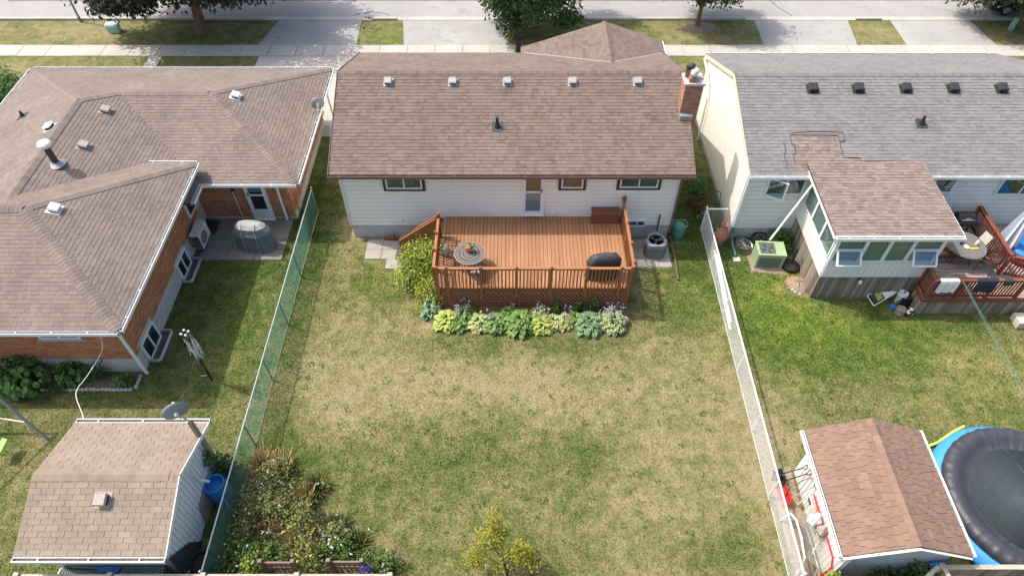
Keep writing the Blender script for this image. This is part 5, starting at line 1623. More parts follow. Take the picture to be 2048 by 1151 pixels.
def condenser():
    t = thing('air_conditioner', 'grey air conditioner unit with round fan top at the white house wall', 'air conditioner', (5.66, 18.75, 0))
    out = []
    n = 40
    for j in range(n):
        th = 2 * math.pi * j / n
        r = .40 * (1 + .10 * math.cos(3 * (th + .5)) + .02 * math.cos(6 * th))
        out.append((5.66 + r * math.cos(th), 18.75 + r * math.sin(th)))
    MB().prism([(x, y, .72) for x, y in out], (0, 0, -.66)).build('body', M['acgrey'], t)
    rib = MB()
    for j in range(n):
        x, y = out[j]; x2, y2 = out[(j + 1) % n]
        nx_, ny_ = (y2 - y), -(x2 - x)
        l = math.hypot(nx_, ny_)
        mx_, my_ = x + nx_ / l * .008, y + ny_ / l * .008
        rib.bar((mx_, my_, .10), (mx_, my_, .60), .022, .016)
    rib.build('grille', M['acgrille'], t)
    top = MB()
    for j in range(n):
        x, y = out[j]; x2, y2 = out[(j + 1) % n]
        q = lambda xx, yy, s, z: (5.66 + (xx - 5.66) * s, 18.75 + (yy - 18.75) * s, z)
        rr = lambda xx, yy, z: (5.66 + .29 * (xx - 5.66) / math.hypot(xx - 5.66, yy - 18.75), 18.75 + .29 * (yy - 18.75) / math.hypot(xx - 5.66, yy - 18.75), z)
        top.add([q(x, y, 1.03, .722), q(x2, y2, 1.03, .722), q(x2, y2, 1.0, .78), q(x, y, 1.0, .78), rr(x2, y2, .79), rr(x, y, .79), rr(x2, y2, .725), rr(x, y, .725)], [(0, 1, 2, 3), (3, 2, 4, 5), (5, 4, 6, 7)])
    top.build('top_shroud', M['acgrey'], t)
    MB().lathe([(0, .728), (.285, .728)], (5.66, 18.75, 0), 28).build('fan_well', M['black'], t)
    fan = MB().lathe([(.06, .73), (.06, .76), (0, .765)], (5.66, 18.75, 0), 12)
    for k in range(3):
        a = k * 2.094 + .3
        fan.prism([(5.66 + r * math.cos(a + d), 18.75 + r * math.sin(a + d), z) for r, d, z in ((.06, -.3, .735), (.26, -.35, .74), (.27, .25, .765), (.06, .5, .76))], (0, 0, -.006))
    fan.build('fan', M['acgrille'], t)
    g = MB()
    for r in (.08, .15, .22):
        g.tube([(5.66 + r * math.cos(a), 18.75 + r * math.sin(a), .785) for a in np.linspace(0, 2 * math.pi, 21)[:-1]], .004, 4, closed=True)
    for k in range(8):
        a = k * math.pi / 4
        g.tube([(5.66 + .05 * math.cos(a), 18.75 + .05 * math.sin(a), .787), (5.66 + .29 * math.cos(a), 18.75 + .29 * math.sin(a), .787)], .004, 4)
    g.build('fan_guard', M['black'], t)
condenser()
t = thing('hose_reel', 'dark green hose reel cart at the right corner of the white house', 'hose reel', (6.78, 19.75, 0))
MB().lathe([(.22, .0), (.26, .25), (.25, .55), (.20, .62), (0, .64)], (6.78, 19.75, 0), 18).build('drum', M['linkg'], t)
MB().tube([(6.78 + .3 * math.cos(a), 19.75 + .25 * math.sin(a), .66 + .02 * math.sin(3 * a)) for a in np.linspace(0, 2 * math.pi, 19)[:-1]], .022, 6, closed=True).tube([(6.6, 19.7, .62), (6.6, 19.7, .95), (6.95, 19.7, .95), (6.95, 19.7, .62)], .016, 6).build('hose', M['linkg'], t)
MB().tube([(6.43, 19.25, .07), (6.46, 18.4, .05), (6.40, 17.3, .045)], .045, 8)
tag(MB().tube([(6.43, 19.25, .08), (6.47, 18.4, .05), (6.42, 17.3, .05)], .045, 8).build('downspout_extension', M['taupe'], at=(6.43, 18.3, 0)), 'long brown downspout extension lying in the grass by the grey condenser', 'drain pipe')
t = thing('brick_stack', 'few loose dark red bricks at the white house foundation', 'bricks', (-4.95, 19.5, .04))
for i in range(3):
    MB().box(-5.2 + i * .22, 19.42, .04, -5.0 + i * .22, 19.55, .14 + .06 * (i == 1)).build('brick', M['boxbrown'], t)
t = thing('garden_light', 'small black post standing at the front driveway beyond the white house', 'post', (.34, 33.0, 0))
MB().bar((.34, 33.0, 0), (.34, 33.0, 1.1), .28, .3).build('post', M['black'], t)
MB().box(.16, 32.8, 1.1, .52, 33.2, 1.18).build('cap', M['black'], t)

n_ = 90
P_ = np.stack([NR.uniform(DX0 + .2, DX1 - .2, n_), NR.uniform(DY0 + .1, DY1 - .1, n_), np.full(n_, DZ + .012)], -1)
link_mesh(leaf_mesh('fallen_leaves', P_, NR.normal(size=(n_, 3)) * np.array([1, 1, .1]), NR.normal(size=(n_, 3)) * .3 + np.array([0, 0, 1.0]), NR.uniform(.025, .055, n_), .03, NR.random(n_), M['l_straw']), 'fallen_leaves', None,
          label='few small fallen leaves on the main deck boards', cat='leaves', kind='stuff')

# ================================================================ LEFT YARD
def window_well(lab, y0, y1):
    t = thing('window_well', lab, 'window well', (-12.5, (y0 + y1) / 2, 0), 'window wells of the brick house')
    pts = [(-12.72, y0), (-12.42, y0)] + [(-12.42 + .1 * math.sin(a), y0 + .1 - .1 * math.cos(a)) for a in np.linspace(.3, 1.57, 4)] + [(-12.32, y1 - .1)] + [(-12.42 + .1 * math.cos(a), y1 - .1 + .1 * math.sin(a)) for a in np.linspace(.3, 1.57, 4)] + [(-12.72, y1)]
    for k in range(3):
        MB().tube([(x, y, .04 + k * .05) for x, y in pts], .026, 6).build('steel_band', M['galv'], t)
    MB().box(-12.72, y0 + .02, -.03, -12.34, y1 - .02, .012).build('gravel_bed', M['gravel'], t)
    st = MB()
    for i in range(60):
        x, y, r = RD.uniform(-12.68, -12.38), RD.uniform(y0 + .05, y1 - .05), RD.uniform(.018, .04)
        st.lathe([(r, .0), (r * .8, r * .8), (0, r)], (x, y, .012), 5, tone=RD.random())
    st.build('gravel', M['gravel'], t, kind='stuff')
window_well('steel window well near the rear corner of the brick house', 13.53, 14.85)
window_well('steel window well near the patio of the brick house', 17.17, 18.4)
t = thing('window_well', 'black grated well behind the pale heat pump on the patio', 'window well', (-12.45, 20.1, 0))
MB().box(-12.72, 19.75, .0, -12.15, 20.6, .06).build('rim', M['slab'], t)
b = MB()
for i in range(9): b.box(-12.68 + i * .06, 19.8, .062, -12.65 + i * .06, 20.55, .085)
b.build('grate', M['black'], t)
t = thing('heat_pump', 'pale wall mounted heat pump with round fan on the brick house', 'air conditioner', (-12.3, 19.15, .25))
MB().box(-12.55, 18.72, .3, -12.22, 19.6, 1.0).build('body', M['mini'], t)
MB().box(-12.58, 18.7, 1.002, -12.2, 19.62, 1.03).build('lid', M['mini'], t)
MB().lathe([(.27, 0), (.27, .02), (.24, .02), (.24, .004), (0, .004)], (0, 0, 0), 24).build('fan_ring', M['galv_d'], t)
fr_ = bpy.data.objects[-1] if False else [o for o in t.children if o.name.startswith('fan_ring')][0]
fr_.data.transform(Matrix.Translation(WL[t])); fr_.data.transform(Matrix.Rotation(math.pi / 2, 4, 'Y')); fr_.data.transform(Matrix.Translation(V((-12.218, 19.05, .65)) - WL[t]))
b = MB()
for i in range(7):
    for j in range(4):
        b.box(-12.53 + j * .075, 18.705, .34 + i * .09, -12.47 + j * .075, 18.718, .41 + i * .09)
b.build('side_grille', M['black'], t)
MB().bar((-12.4, 18.8, .27), (-12.4, 18.8, .0), .04, .04).bar((-12.4, 19.5, .27), (-12.4, 19.5, .0), .04, .04).bar((-12.7, 18.85, .28), (-12.2, 18.85, .28), .04, .04).bar((-12.7, 19.45, .28), (-12.2, 19.45, .28), .04, .04).build('bracket', M['black'], t)

def dish(lab, c, r, face, mount, group):
    t = thing('satellite_dish', lab, 'satellite dish', tuple(mount[0]), group)
    c, f = V(c), V(face).normalized()
    e = f.cross(EZ).normalized(); u = e.cross(f)
    b = MB()
    n = 26
    rows = [(0, .0), (.35, .012), (.7, .05), (1.0, .10), (1.02, .095), (.7, .04), (0, -.012)]
    for (k, d) in rows:
        for j in range(n):
            a = 2 * math.pi * j / n
            b.v.append(tuple(c + (e * math.cos(a) * .94 + u * math.sin(a)) * r * k + f * d * r * 2))
    for i in range(len(rows) - 1):
        for j in range(n):
            b.f.append([i * n + j, i * n + (j + 1) % n, (i + 1) * n + (j + 1) % n, (i + 1) * n + j]); b.t.append(.5); b.m.append(0)
    b.build('reflector', M['dish'], t, smooth=True)
    MB().tube(mount, .025, 8).build('mast', M['galv'], t)
    tip = c + f * r * 1.15 - u * r * .25
    MB().tube([c - u * r * .95, c - u * r * 1.0 + f * .1, tip], .014, 6).build('feed_arm', M['galv'], t)
    MB().tube([tip - f * .02, tip - f * .16], [.045, .05], 10).build('receiver', M['beige'], t)
    MB().tube([c - f * .01, c - f * .12], [.07, .05], 8).build('bracket', M['galv'], t)
dish('grey satellite dish at the roof edge of the brick house facing the street', (-8.22, 24.6, 2.98), .29, (-.3, .93, .05), [(-8.25, 24.2, 2.55), (-8.18, 24.35, 2.8), (-8.22, 24.52, 3.08)], 'satellite dishes')
t = thing('wooden_pole', 'leaning grey wooden pole beside the tan roofed shed carrying a dish', 'pole', (-9.02, 9.4, 0))
MB().bar((-9.02, 9.42, -.1), (-8.88, 9.36, 3.25), .10, .12, up=(0, 1, 0)).build('shaft', M['pole'], t)
dish('grey satellite dish on top of the leaning pole above the tan roofed shed', (-9.05, 9.32, 3.80), .37, (-.5, .83, .05), [(-8.88, 9.36, 3.15), (-8.93, 9.34, 3.45), (-9.02, 9.28, 3.72)], 'satellite dishes')

t = thing('rotary_clothesline', 'folded black rotary clothesline standing on the lawn by the brick house', 'clothesline', (-10.33, 12.78, 0))
MB().tube([(-10.33, 12.78, -.1), (-10.30, 12.78, 1.4), (-10.27, 12.78, 2.5)], [.032, .03, .024], 8).build('pole', M['black'], t)
for k in range(4):
    a = k * math.pi / 2 + .5
    dx, dy = math.cos(a), math.sin(a)
    q = MB().tube([(-10.30 + dx * .05, 12.78 + dy * .05, 1.15), (-10.28 + dx * .11, 12.78 + dy * .11, 1.9), (-10.27 + dx * .11, 12.78 + dy * .11, 2.72)], .015, 6).build('arm', M['black'], t)
    MB().lathe([(.0, 2.70), (.035, 2.71), (.04, 2.76), (.0, 2.80)], (-10.27 + dx * .112, 12.78 + dy * .112, 0), 8).build('tip_cap', M['white'], q)
ln = MB()
for k in range(30):
    a, a2 = RD.uniform(0, 6.28), RD.uniform(0, 6.28)
    h0 = RD.uniform(1.9, 2.6)
    p0 = V((-10.27 + .14 * math.cos(a), 12.78 + .14 * math.sin(a), h0)); p1 = V((-10.28 + .12 * math.cos(a2), 12.78 + .12 * math.sin(a2), h0 - .1))
    mid = (p0 + p1) / 2; mid.z = RD.uniform(1.2, 1.7); mid.x += RD.uniform(-.12, .14); mid.y += RD.uniform(-.1, .1)
    ln.tube([p0, (p0 + mid) / 2 + V((dx * .02, .02, -.05)), mid, (p1 + mid) / 2, p1], .008, 4)
ln.build('cord', M['rope'], t)
MB().bar((-10.36, 12.7, .42), (-10.5, 12.62, .5), .03, .03).build('winder', M['galv'], t)

# stone edging, one stone at a time
t = thing('garden_edging', 'row of pale edging stones round the bed behind the brick house', 'edging', (-14.3, 12.4, 0))
sm_ = [MB().lathe([(.055, -.02), (.07, .03), (.05, .09), (0, .105)], (0, 0, 0), 7, sx=1.15, sy=.8).mesh('edging_stone', M['stone'], smooth=False) for _ in range(1)][0]
x = -15.95
while x < -12.85:
    put(sm_, 'edging_stone', t, Matrix.Translation((x, 12.38 + RD.uniform(-.012, .012), 0)) @ Matrix.Rotation(RD.uniform(-.3, .3), 4, 'Z') @ Matrix.Scale(RD.uniform(.85, 1.12), 4)); x += .135
y = 12.5
while y < 13.0:
    put(sm_, 'edging_stone', t, Matrix.Translation((-12.82, y, 0)) @ Matrix.Rotation(1.57, 4, 'Z')); y += .135

t = thing('service_cable', 'white cable hanging from the brick house eave to the shed gutter', 'cable', (-13.1, 12.4, 3.0))
pts = []
for (x, y, z) in [(-12.95, 12.95, 2.9), (-13.0, 12.75, 2.5), (-13.05, 12.6, 2.15), (-13.2, 12.2, 1.95), (-13.35, 11.7, 1.85), (-13.4, 11.1, 1.9), (-12.75, 10.25, 2.12), (-12.55, 9.98, 2.25)]:
    pts.append((x, y, z))
cp = []
for i in range(len(pts) - 1):
    p0, p1, p2, p3 = (V(pts[max(i - 1, 0)]), V(pts[i]), V(pts[i + 1]), V(pts[min(i + 2, len(pts) - 1)]))
    for k in range(5):
        u = k / 5
        cp.append(.5 * (2 * p1 + (p2 - p0) * u + (2 * p0 - 5 * p1 + 4 * p2 - p3) * u * u + (3 * p1 - p0 - 3 * p2 + p3) * u ** 3))
cp.append(V(pts[-1]))
MB().tube(cp, .012, 6).build('cable', M['rope'], t)

t = thing('rain_barrel', 'bright blue open rain barrel beside the white shed wall', 'barrel', (-8.8, 8.62, 0))
MB().lathe([(.25, 0), (.28, .05), (.30, .2), (.325, .45), (.325, .5), (.315, .7), (.30, .9), (.305, .93), (.27, .93), (.265, .86), (.285, .5), (.26, .16), (.0, .15)], (-8.8, 8.62, 0), 32).build('drum', M['bluebar'], t, smooth=True)
for z in (.2, .7):
    MB().lathe([(.30, z - .02), (.332, z), (.30, z + .02)], (-8.8, 8.62, 0), 32).build('hoop', M['bluebar'], t, smooth=True)
bb = MB().prism([(-9.06, 7.75, .05), (-9.06, 8.55, .05), (-9.03, 8.5, .85), (-9.03, 7.95, .85)], (.03, 0, .0))
tag(bb.build('board', M['pole'], at=(-9.05, 8.15, 0)), 'grey board leaning on the shed wall beside the blue barrel', 'board')

t = thing('deck_box', 'dark green corrugated storage box behind the tan roofed shed', 'storage box', (-10.9, 6.1, 0))
MB().box(-12.25, 5.98, .0, -9.5, 6.28, .78).build('body', M['boxgreen'], t)
b = MB()
for i in range(42):
    x = -12.25 + i * .0655
    b.tube([(x + .03, 5.97, .79), (x + .03, 6.14, .815), (x + .03, 6.31, .79)], .027, 6)
b.build('lid_ribs', M['boxgreen'], t)
MB().tube([(-12.30, 6.30, .72), (-12.40, 6.24, .66), (-12.45, 6.12, .6), (-12.4, 6.02, .5), (-12.34, 5.98, .35)], .05, 8).build('end_rim', M['beige'], t)
t = thing('snow_brush', 'blue scoop with black handle lying on the green storage box', 'scoop', (-11.0, 6.18, .86))
MB().tube([(-12.15, 6.26, .86), (-12.1, 6.2, .86), (-11.3, 6.17, .865)], .016, 6).build('handle', M['black'], t)
MB().prism([(-11.3, 6.12, .85), (-10.72, 6.06, .85), (-10.66, 6.22, .85), (-11.22, 6.24, .85)], (0, 0, .05)).tube([(-11.3, 6.12, .9), (-10.72, 6.06, .9), (-10.66, 6.22, .9)], .02, 6).build('scoop', M['blue'], t)
t = thing('door_panel', 'black panel leaning on the front corner of the white shed', 'panel', (-9.05, 6.5, 0))
MB().prism([(-9.04, 6.10, .03), (-9.04, 7.25, .03), (-9.07, 6.95, .75), (-9.07, 6.2, 1.65)], (.03, 0, .02)).build('sheet', M['charcoal'], t)
MB().bar((-9.0, 6.12, .5), (-8.99, 6.7, .04), .05, .03).build('batten', M['galv'], t)
t = thing('planter_tub', 'round black tub standing at the shed corner beside the fence', 'tub', (-8.72, 6.55, 0))
MB().lathe([(.24, 0), (.3, .35), (.32, .36), (.32, .4), (.27, .4), (.25, .3), (0, .29)], (-8.72, 6.55, 0), 24).build('tub', M['black'], t)

t = thing('swing_set', 'grey metal swing frame with lime green seat at the left edge', 'swing', (-15.6, 10.2, 0))
MB().tube([(-14.98, 10.52, -.05), (-15.55, 10.85, 1.15), (-16.2, 11.25, 2.4)], .045, 8).build('leg', M['galv_d'], t)
MB().tube([(-17.4, 10.7, -.05), (-16.2, 11.25, 2.4)], .045, 8).build('leg', M['galv_d'], t)
MB().tube([(-16.2, 11.25, 2.4), (-17.6, 8.4, 2.4)], .045, 8).build('top_beam', M['galv_d'], t)
MB().tube([(-18.6, 7.9, -.05), (-17.6, 8.4, 2.4), (-16.7, 7.7, -.05)], .045, 8).build('leg', M['galv_d'], t)
MB().tube([(-15.35, 10.73, .75), (-16.8, 10.95, .78)], .022, 6).build('cross_bar', M['white'], t)
st_ = MB()
for sgn in (-1, 1):
    st_.tube([(-16.45 + sgn * .1, 10.2 + sgn * .2, 2.38), (-15.98 + sgn * .03, 10.0 + sgn * .2, .62)], .008, 5)
st_.build('chain', M['galv'], t)
MB().prism([(-16.1, 9.72, .52), (-15.86, 9.80, .56), (-15.83, 10.22, .60), (-16.02, 10.28, .58), (-16.12, 10.05, .5)], (0, 0, -.06)).build('seat', M['green'], t)

# ================================================================ RIGHT YARD
t = thing('air_conditioner', 'boxy sage green air conditioner on the grass by the sunroom', 'air conditioner', (10.05, 18.25, 0))
R_ = Matrix.Translation((10.05, 18.28, 0)) @ Matrix.Rotation(-.06, 4, 'Z')
def loc(b): 
    b.v = [tuple(R_ @ V(a)) for a in b.v]; return b
loc(MB().box(-.52, -.36, .04, .52, .36, .74)).build('body', M['acgreen'], t)
b = MB()
for i in range(13): b.box(-.42 + i * .065, -.372, .1, -.395 + i * .065, -.361, .62)
for i in range(9): b.box(-.44, -.376, .12 + i * .06, .42, -.372, .135 + i * .06)
loc(b).build('front_grille', M['acgrille'], t)
loc(MB().box(-.54, -.38, .742, .54, -.30, .79).box(-.54, .30, .742, .54, .38, .79).box(-.54, -.30, .742, -.44, .30, .79).box(.16, -.30, .742, .54, .30, .79)).build('top_frame', M['acgreen'], t)
loc(MB().box(-.44, -.30, .742, .16, .30, .752)).build('fan_well', M['acgrille'], t)
b = MB()
for k in range(4):
    a = k * math.pi / 2 + .4
    b.prism([(-.14 + r * math.cos(a + d), r * math.sin(a + d), z) for r, d, z in ((.05, -.4, .76), (.25, -.35, .765), (.26, .35, .785), (.05, .4, .78))], (0, 0, -.006))
loc(b).build('fan', M['charcoal'], t)
b = MB()
for i in range(9): b.tube([(-.44 + i * .075, -.3, .79), (-.44 + i * .075, .3, .79)], .005, 4)
loc(b).build('fan_guard', M['galv_d'], t)
bed('ac_pad', [(9.35, 17.75), (10.7, 17.6), (10.9, 18.0), (10.6, 18.7), (9.4, 18.7)], M['mulch'], z=.005)

def wheel(lab, c, R, tilt, az, group, spokes=True):
    t = thing('bicycle_wheel' if spokes else 'tyre', lab, 'wheel' if spokes else 'tyre', c, group)
    mw = Matrix.Translation(V(c)) @ Matrix.Rotation(az, 4, 'Z') @ Matrix.Rotation(tilt, 4, 'X')
    def pl_(b, n, m):
        b.v = [tuple(mw @ V(a)) for a in b.v]; b.build(n, m, t)
    ring = [(R * math.cos(a), R * math.sin(a), 0) for a in np.linspace(0, 2 * math.pi, 31)[:-1]]
    pl_(MB().tube(ring, .032 if spokes else .07, 8, closed=True), 'tyre_ring' if spokes else 'tread', M['tyre'])
    if spokes:
        pl_(MB().tube([V(q) * .93 for q in ring], .014, 6, closed=True), 'rim', M['chrome'])
        b = MB()
        for k in range(14):
            a = k * 2 * math.pi / 14
            b.tube([(.02 * math.cos(a + 1), .02 * math.sin(a + 1), .02 * (-1) ** k), (R * .92 * math.cos(a), R * .92 * math.sin(a), 0)], .004, 4)
        pl_(b, 'spokes', M['chrome'])
        pl_(MB().tube([(0, 0, -.05), (0, 0, .05)], .03, 10), 'hub', M['galv'])
    else:
        pl_(MB().lathe([(R * .9, -.05), (R * .6, -.03), (R * .6, .03), (R * .9, .05)], (0, 0, 0), 24), 'sidewall', M['tyre'])
gw = 'wheels stacked at the house wall'
wheel('black bicycle wheel lying on top of the left heap at the pale wall', (9.32, 18.98, .2), .34, .28, .2, gw)
wheel('bare bicycle wheel lying under the left heap at the pale wall', (9.36, 19.22, .09), .36, .12, 1, gw)
wheel('black bicycle wheel leaning on the right heap near the ivy', (10.02, 19.22, .22), .33, .3, .1, gw)
for k, (dx, dy) in enumerate(((0, 0), (.04, .05))):
    wheel(('lowest black tyre of the right heap near the ivy', 'upper black tyre of the right heap near the ivy')[k], (10.0 + dx, 19.32 + dy, .08 + k * .14), .29, .05, 0, gw, spokes=False)
t = thing('chiminea', 'terracotta chiminea standing behind the white fence corner', 'chiminea', (8.42, 19.35, 0))
MB().lathe([(.16, 0), (.18, .04), (.15, .1), (.24, .25), (.29, .42), (.26, .58), (.15, .72), (.11, .85), (.11, .98), (.14, 1.04), (.10, 1.04), (.08, .95), (0, .9)], (8.42, 19.35, 0), 22).build('body', M['terracotta'], t, smooth=True)
MB().lathe([(.12, 0), (.13, .02), (.10, .03)], (0, 0, 0), 14).build('mouth_rim', M['terracotta'], t)
mr_ = [o for o in t.children if o.name.startswith('mouth_rim')][0]
mr_.data.transform(Matrix.Translation(WL[t])); mr_.data.transform(Matrix.Translation(V((8.35, 19.09, .4)) - WL[t]) @ Matrix.Rotation(math.pi / 2, 4, 'X'))
t = thing('umbrella_base', 'black round parasol base with a short tube beside the sunroom skirt', 'umbrella base', (10.93, 18.0, 0))
MB().lathe([(.32, 0), (.34, .04), (.34, .16), (.30, .2), (.08, .27), (.07, .29), (0, .29)], (10.93, 18.0, 0), 24).build('base', M['black'], t)
MB().tube([(10.93, 18.0, .25), (10.93, 18.02, 1.0)], .055, 10).tube([(10.93, 18.02, .98), (10.93, 18.02, 1.06)], .07, 10).build('tube', M['black'], t)
t = thing('fire_pit', 'round heap of ash and orange stones beside the sunroom skirt', 'fire pit', (11.02, 17.1, 0))
MB().lathe([(.46, 0), (.36, .10), (.2, .17), (0, .2)], (11.02, 17.1, 0), 16, wob=lambda r, z, a: (r * (1 + .1 * math.sin(3 * a)), z * (1 + .2 * math.sin(5 * a)))).build('ash', M['mulch'], t)
for k in range(9):
    a = k * .33 + 1.9
    MB().lathe([(.05, -.02), (.07, .03), (.03, .07), (0, .075)], (11.02 + (.40 + .07 * (k % 2)) * math.cos(a), 17.1 + (.40 + .05 * (k % 3)) * math.sin(a), 0), 5).build('stone', M['terracotta' if k < 6 else 'stone'], t)

t = thing('folding_chair', 'white folding chair lying tilted against the sunroom skirt', 'chair', (13.95, 16.2, 0))
o, u, s = V((13.55, 16.02, .04)), V((.86, .40, .30)).normalized(), V((-.36, .78, .30)).normalized()
b = MB()
for k in (0, .44): b.tube([o + s * k, o + s * k + u * 1.0], .02, 6)
b.tube([o, o + s * .44], .02, 6).tube([o + u * 1.0, o + u * 1.0 + s * .44], .02, 6)
b.build('frame', M['white'], t)
nn = u.cross(s).normalized()
MB().prism([o + u * .52 + s * .02, o + u * 1.0 + s * .02, o + u * 1.0 + s * .42, o + u * .52 + s * .42], nn * .03).build('backrest', M['white'], t)
b = MB()
for k in range(4): b.bar(o + u * (.26 + .06 * k) + s * .08, o + u * (.30 + .06 * k) + s * .36, .03, .02, up=nn)
b.build('webbing', M['lime'], t)
MB().prism([o + u * .1 + s * .04 - nn * .02, o + u * .48 + s * .04 - nn * .02, o + u * .48 + s * .40 - nn * .02, o + u * .1 + s * .40 - nn * .02], -nn * .015).build('seat', M['charcoal'], t)
t = thing('bucket', 'tall white bucket with a blue tool in it under the sunroom', 'bucket', (14.55, 16.25, 0))
MB().lathe([(.14, 0), (.15, .02), (.165, .5), (.18, .52), (.16, .52), (.15, .1), (0, .09)], (14.55, 16.25, .02), 22).build('pail', M['white'], t, smooth=True)
MB().lathe([(.168, .42), (.182, .44), (.17, .46)], (14.55, 16.25, .02), 22).build('rim_band', M['trimw'], t)
MB().bar((14.55, 16.25, .2), (14.68, 16.35, .85), .05, .03).build('tool', M['teal'], t)
t = thing('tree_stump', 'round cut log standing in front of the cherry stained deck', 'log', (14.42, 15.75, 0))
MB().lathe([(.19, 0), (.18, .1), (.18, .22), (.165, .235), (0, .235)], (14.42, 15.75, 0), 18, wob=lambda r, z, a: (r * (1 + .06 * math.sin(4 * a)), z)).build('log', M['pole'], t)
MB().box(14.28, 15.58, .0, 14.5, 15.62, .1).build('base_block', M['lightwood'], t)
t = thing('soccer_ball', 'black ball with white patches beside the cut log', 'ball', (14.72, 15.66, .16))
bm = __import__('bmesh').new()
__import__('bmesh').ops.create_icosphere(bm, subdivisions=2, radius=.165)
me = bpy.data.meshes.new('ball'); bm.to_mesh(me); bm.free()
me.materials.append(M['black']); me.materials.append(M['white'])
for pgn in me.polygons:
    c_ = pgn.center.normalized()
    pgn.material_index = 1 if max(c_.dot(V(q).normalized()) for q in ((0, .85, .5), (.85, -.3, .5), (-.8, -.5, .4), (0, 0, 1), (.6, .6, -.4), (-.7, .6, -.3), (.2, -.95, -.1))) > .93 else 0
    pgn.use_smooth = True
link_mesh(me, 'shell', t)
t = thing('crate', 'dark plastic crate in the corner of sunroom and deck', 'crate', (14.62, 16.05, 0))
for k in range(4): MB().box(14.48, 15.98, .04 + k * .11, 14.82, 16.3, .12 + k * .11).build('slat', M['black'], t)
MB().box(14.5, 16.0, .0, 14.8, 16.28, .46).build('body', M['charcoal'], t)
t = thing('toy_scooter', 'blue plastic ride toy lying behind the log', 'toy', (14.3, 16.0, 0))
MB().tube([(14.12, 15.95, .06), (14.35, 16.05, .12), (14.6, 16.2, .3)], .05, 8).build('frame', M['teal'], t)
MB().prism([(14.08, 15.86, .06), (14.25, 15.82, .06), (14.28, 16.0, .06), (14.12, 16.02, .06)], (0, 0, .1)).build('footplate', M['blue'], t)
t = thing('wall_light', 'small white lamp under the sunroom edge', 'lamp', (12.75, 16.4, 1.1))
MB().bar((12.75, 16.46, 1.15), (12.75, 16.36, 1.12), .05, .05).build('arm', M['black'], t)
MB().lathe([(.03, .06), (.06, .0), (.055, -.1), (0, -.11)], (12.76, 16.33, 1.08), 12).build('shade', M['white'], t)

# neighbour's deck
D2 = thing('wooden_deck', 'cherry stained neighbour deck with worn boards beside the sunroom', 'deck', (16.6, 17.5, 0))
AX0, AX1, AY0, AY1, AZ = 14.92, 20.5, 15.72, 19.6, .86
n = int((AY1 - AY0) / .142)
for i in range(n):
    x0 = AX0 if AY0 + i * .142 < 16.35 else 15.06
    MB().box(x0, AY0 + i * .142 + .004, AZ - .035, AX1, AY0 + i * .142 + .130, AZ, tone=RD.random()).build('deck_board', M['worn'], D2)
MB().box(AX0 - .02, AY0 - .10, AZ - .10, AX1, AY0 - .001, AZ + .03).box(AX0 - .09, AY0 - .10, AZ - .10, AX0 - .021, 16.38, AZ + .03).build('rim_joist', M['reddeck'], D2)
k = int((AX1 - AX0) / .118)
for i in range(k):
    MB().box(AX0 + i * .118, AY0 - .05, .02, AX0 + i * .118 + .101, AY0 - .03 + RD.random() * .006, AZ - .105, tone=RD.random()).build('skirt_board', M['oldwood'], D2)
for i in range(5):
    MB().box(AX0 - .05, AY0 - .05 + i * .118, .02, AX0 - .03, AY0 + .062 + i * .118, AZ - .105, tone=RD.random()).build('skirt_board', M['oldwood'], D2)
def rail2(p, q, h=1.0, posts=2, first=0):
    p, q = V(p), V(q)
    d = (q - p).normalized(); L = (q - p).length
    MB().bar(p + EZ * h, q + EZ * h, .15, .04).build('top_rail', M['reddeck'], D2)
    MB().bar(p + EZ * (h - .08), q + EZ * (h - .08), .04, .09).build('upper_rail', M['reddeck'], D2)
    MB().bar(p + EZ * .12, q + EZ * .12, .04, .09).build('lower_rail', M['reddeck'], D2)
    a = .06
    while a < L:
        MB().bar(p + d * a + EZ * .07, p + d * a + EZ * (h - .04), .04, .04, up=d).build('baluster', M['reddeck'], D2)
        a += .115
    for i in range(first, posts + 1):
        c = p + d * (L * i / posts)
        MB().box(c.x - .05, c.y - .05, c.z - .05, c.x + .05, c.y + .05, c.z + h - .02).build('rail_post', M['reddeck'], D2)
rail2((AX0 + .02, AY0 + .02, AZ), (18.2, AY0 + .02, AZ), posts=3)
rail2((AX0 + .02, AY0 + .02, AZ), (AX0 + .02, 16.36, AZ), posts=1, h=.994, first=1)
rail2((18.15, 16.9, AZ), (18.15, 19.5, AZ), posts=2)
rail2((18.25, 16.85, AZ), (19.8, 16.3, AZ), posts=1, h=.992, first=1)
MB().bar((14.98, 16.6, AZ), (15.05, 17.6, AZ + 1.0), .10, .05).build('stair_rail', M['oldwood'], D2)
T2 = thing('patio_table', 'round slatted table cluttered with bottles on the cherry stained deck', 'table', (16.95, 17.7, AZ))
tb = MB().lathe([(.70, AZ + .70), (.72, AZ + .715), (.70, AZ + .73)], (16.95, 17.7, 0), 36)
tb.build('apron', M['slat'], T2)
for i in range(20):
    y = -.665 + i * .07
    hw = math.sqrt(max(.705 ** 2 - y ** 2, .01))
    MB().box(16.95 - hw, 17.7 + y - .028, AZ + .732, 16.95 + hw, 17.7 + y + .028, AZ + .745).build('slat', M['slat'], T2)
for k in range(4):
    a = k * math.pi / 2 + .6
    MB().tube([(16.95 + .5 * math.cos(a), 17.7 + .5 * math.sin(a), AZ + .7), (16.95 + .4 * math.cos(a), 17.7 + .4 * math.sin(a), AZ + .35), (16.95 + .5 * math.cos(a), 17.7 + .5 * math.sin(a), AZ)], .018, 6).build('leg', M['black'], T2)
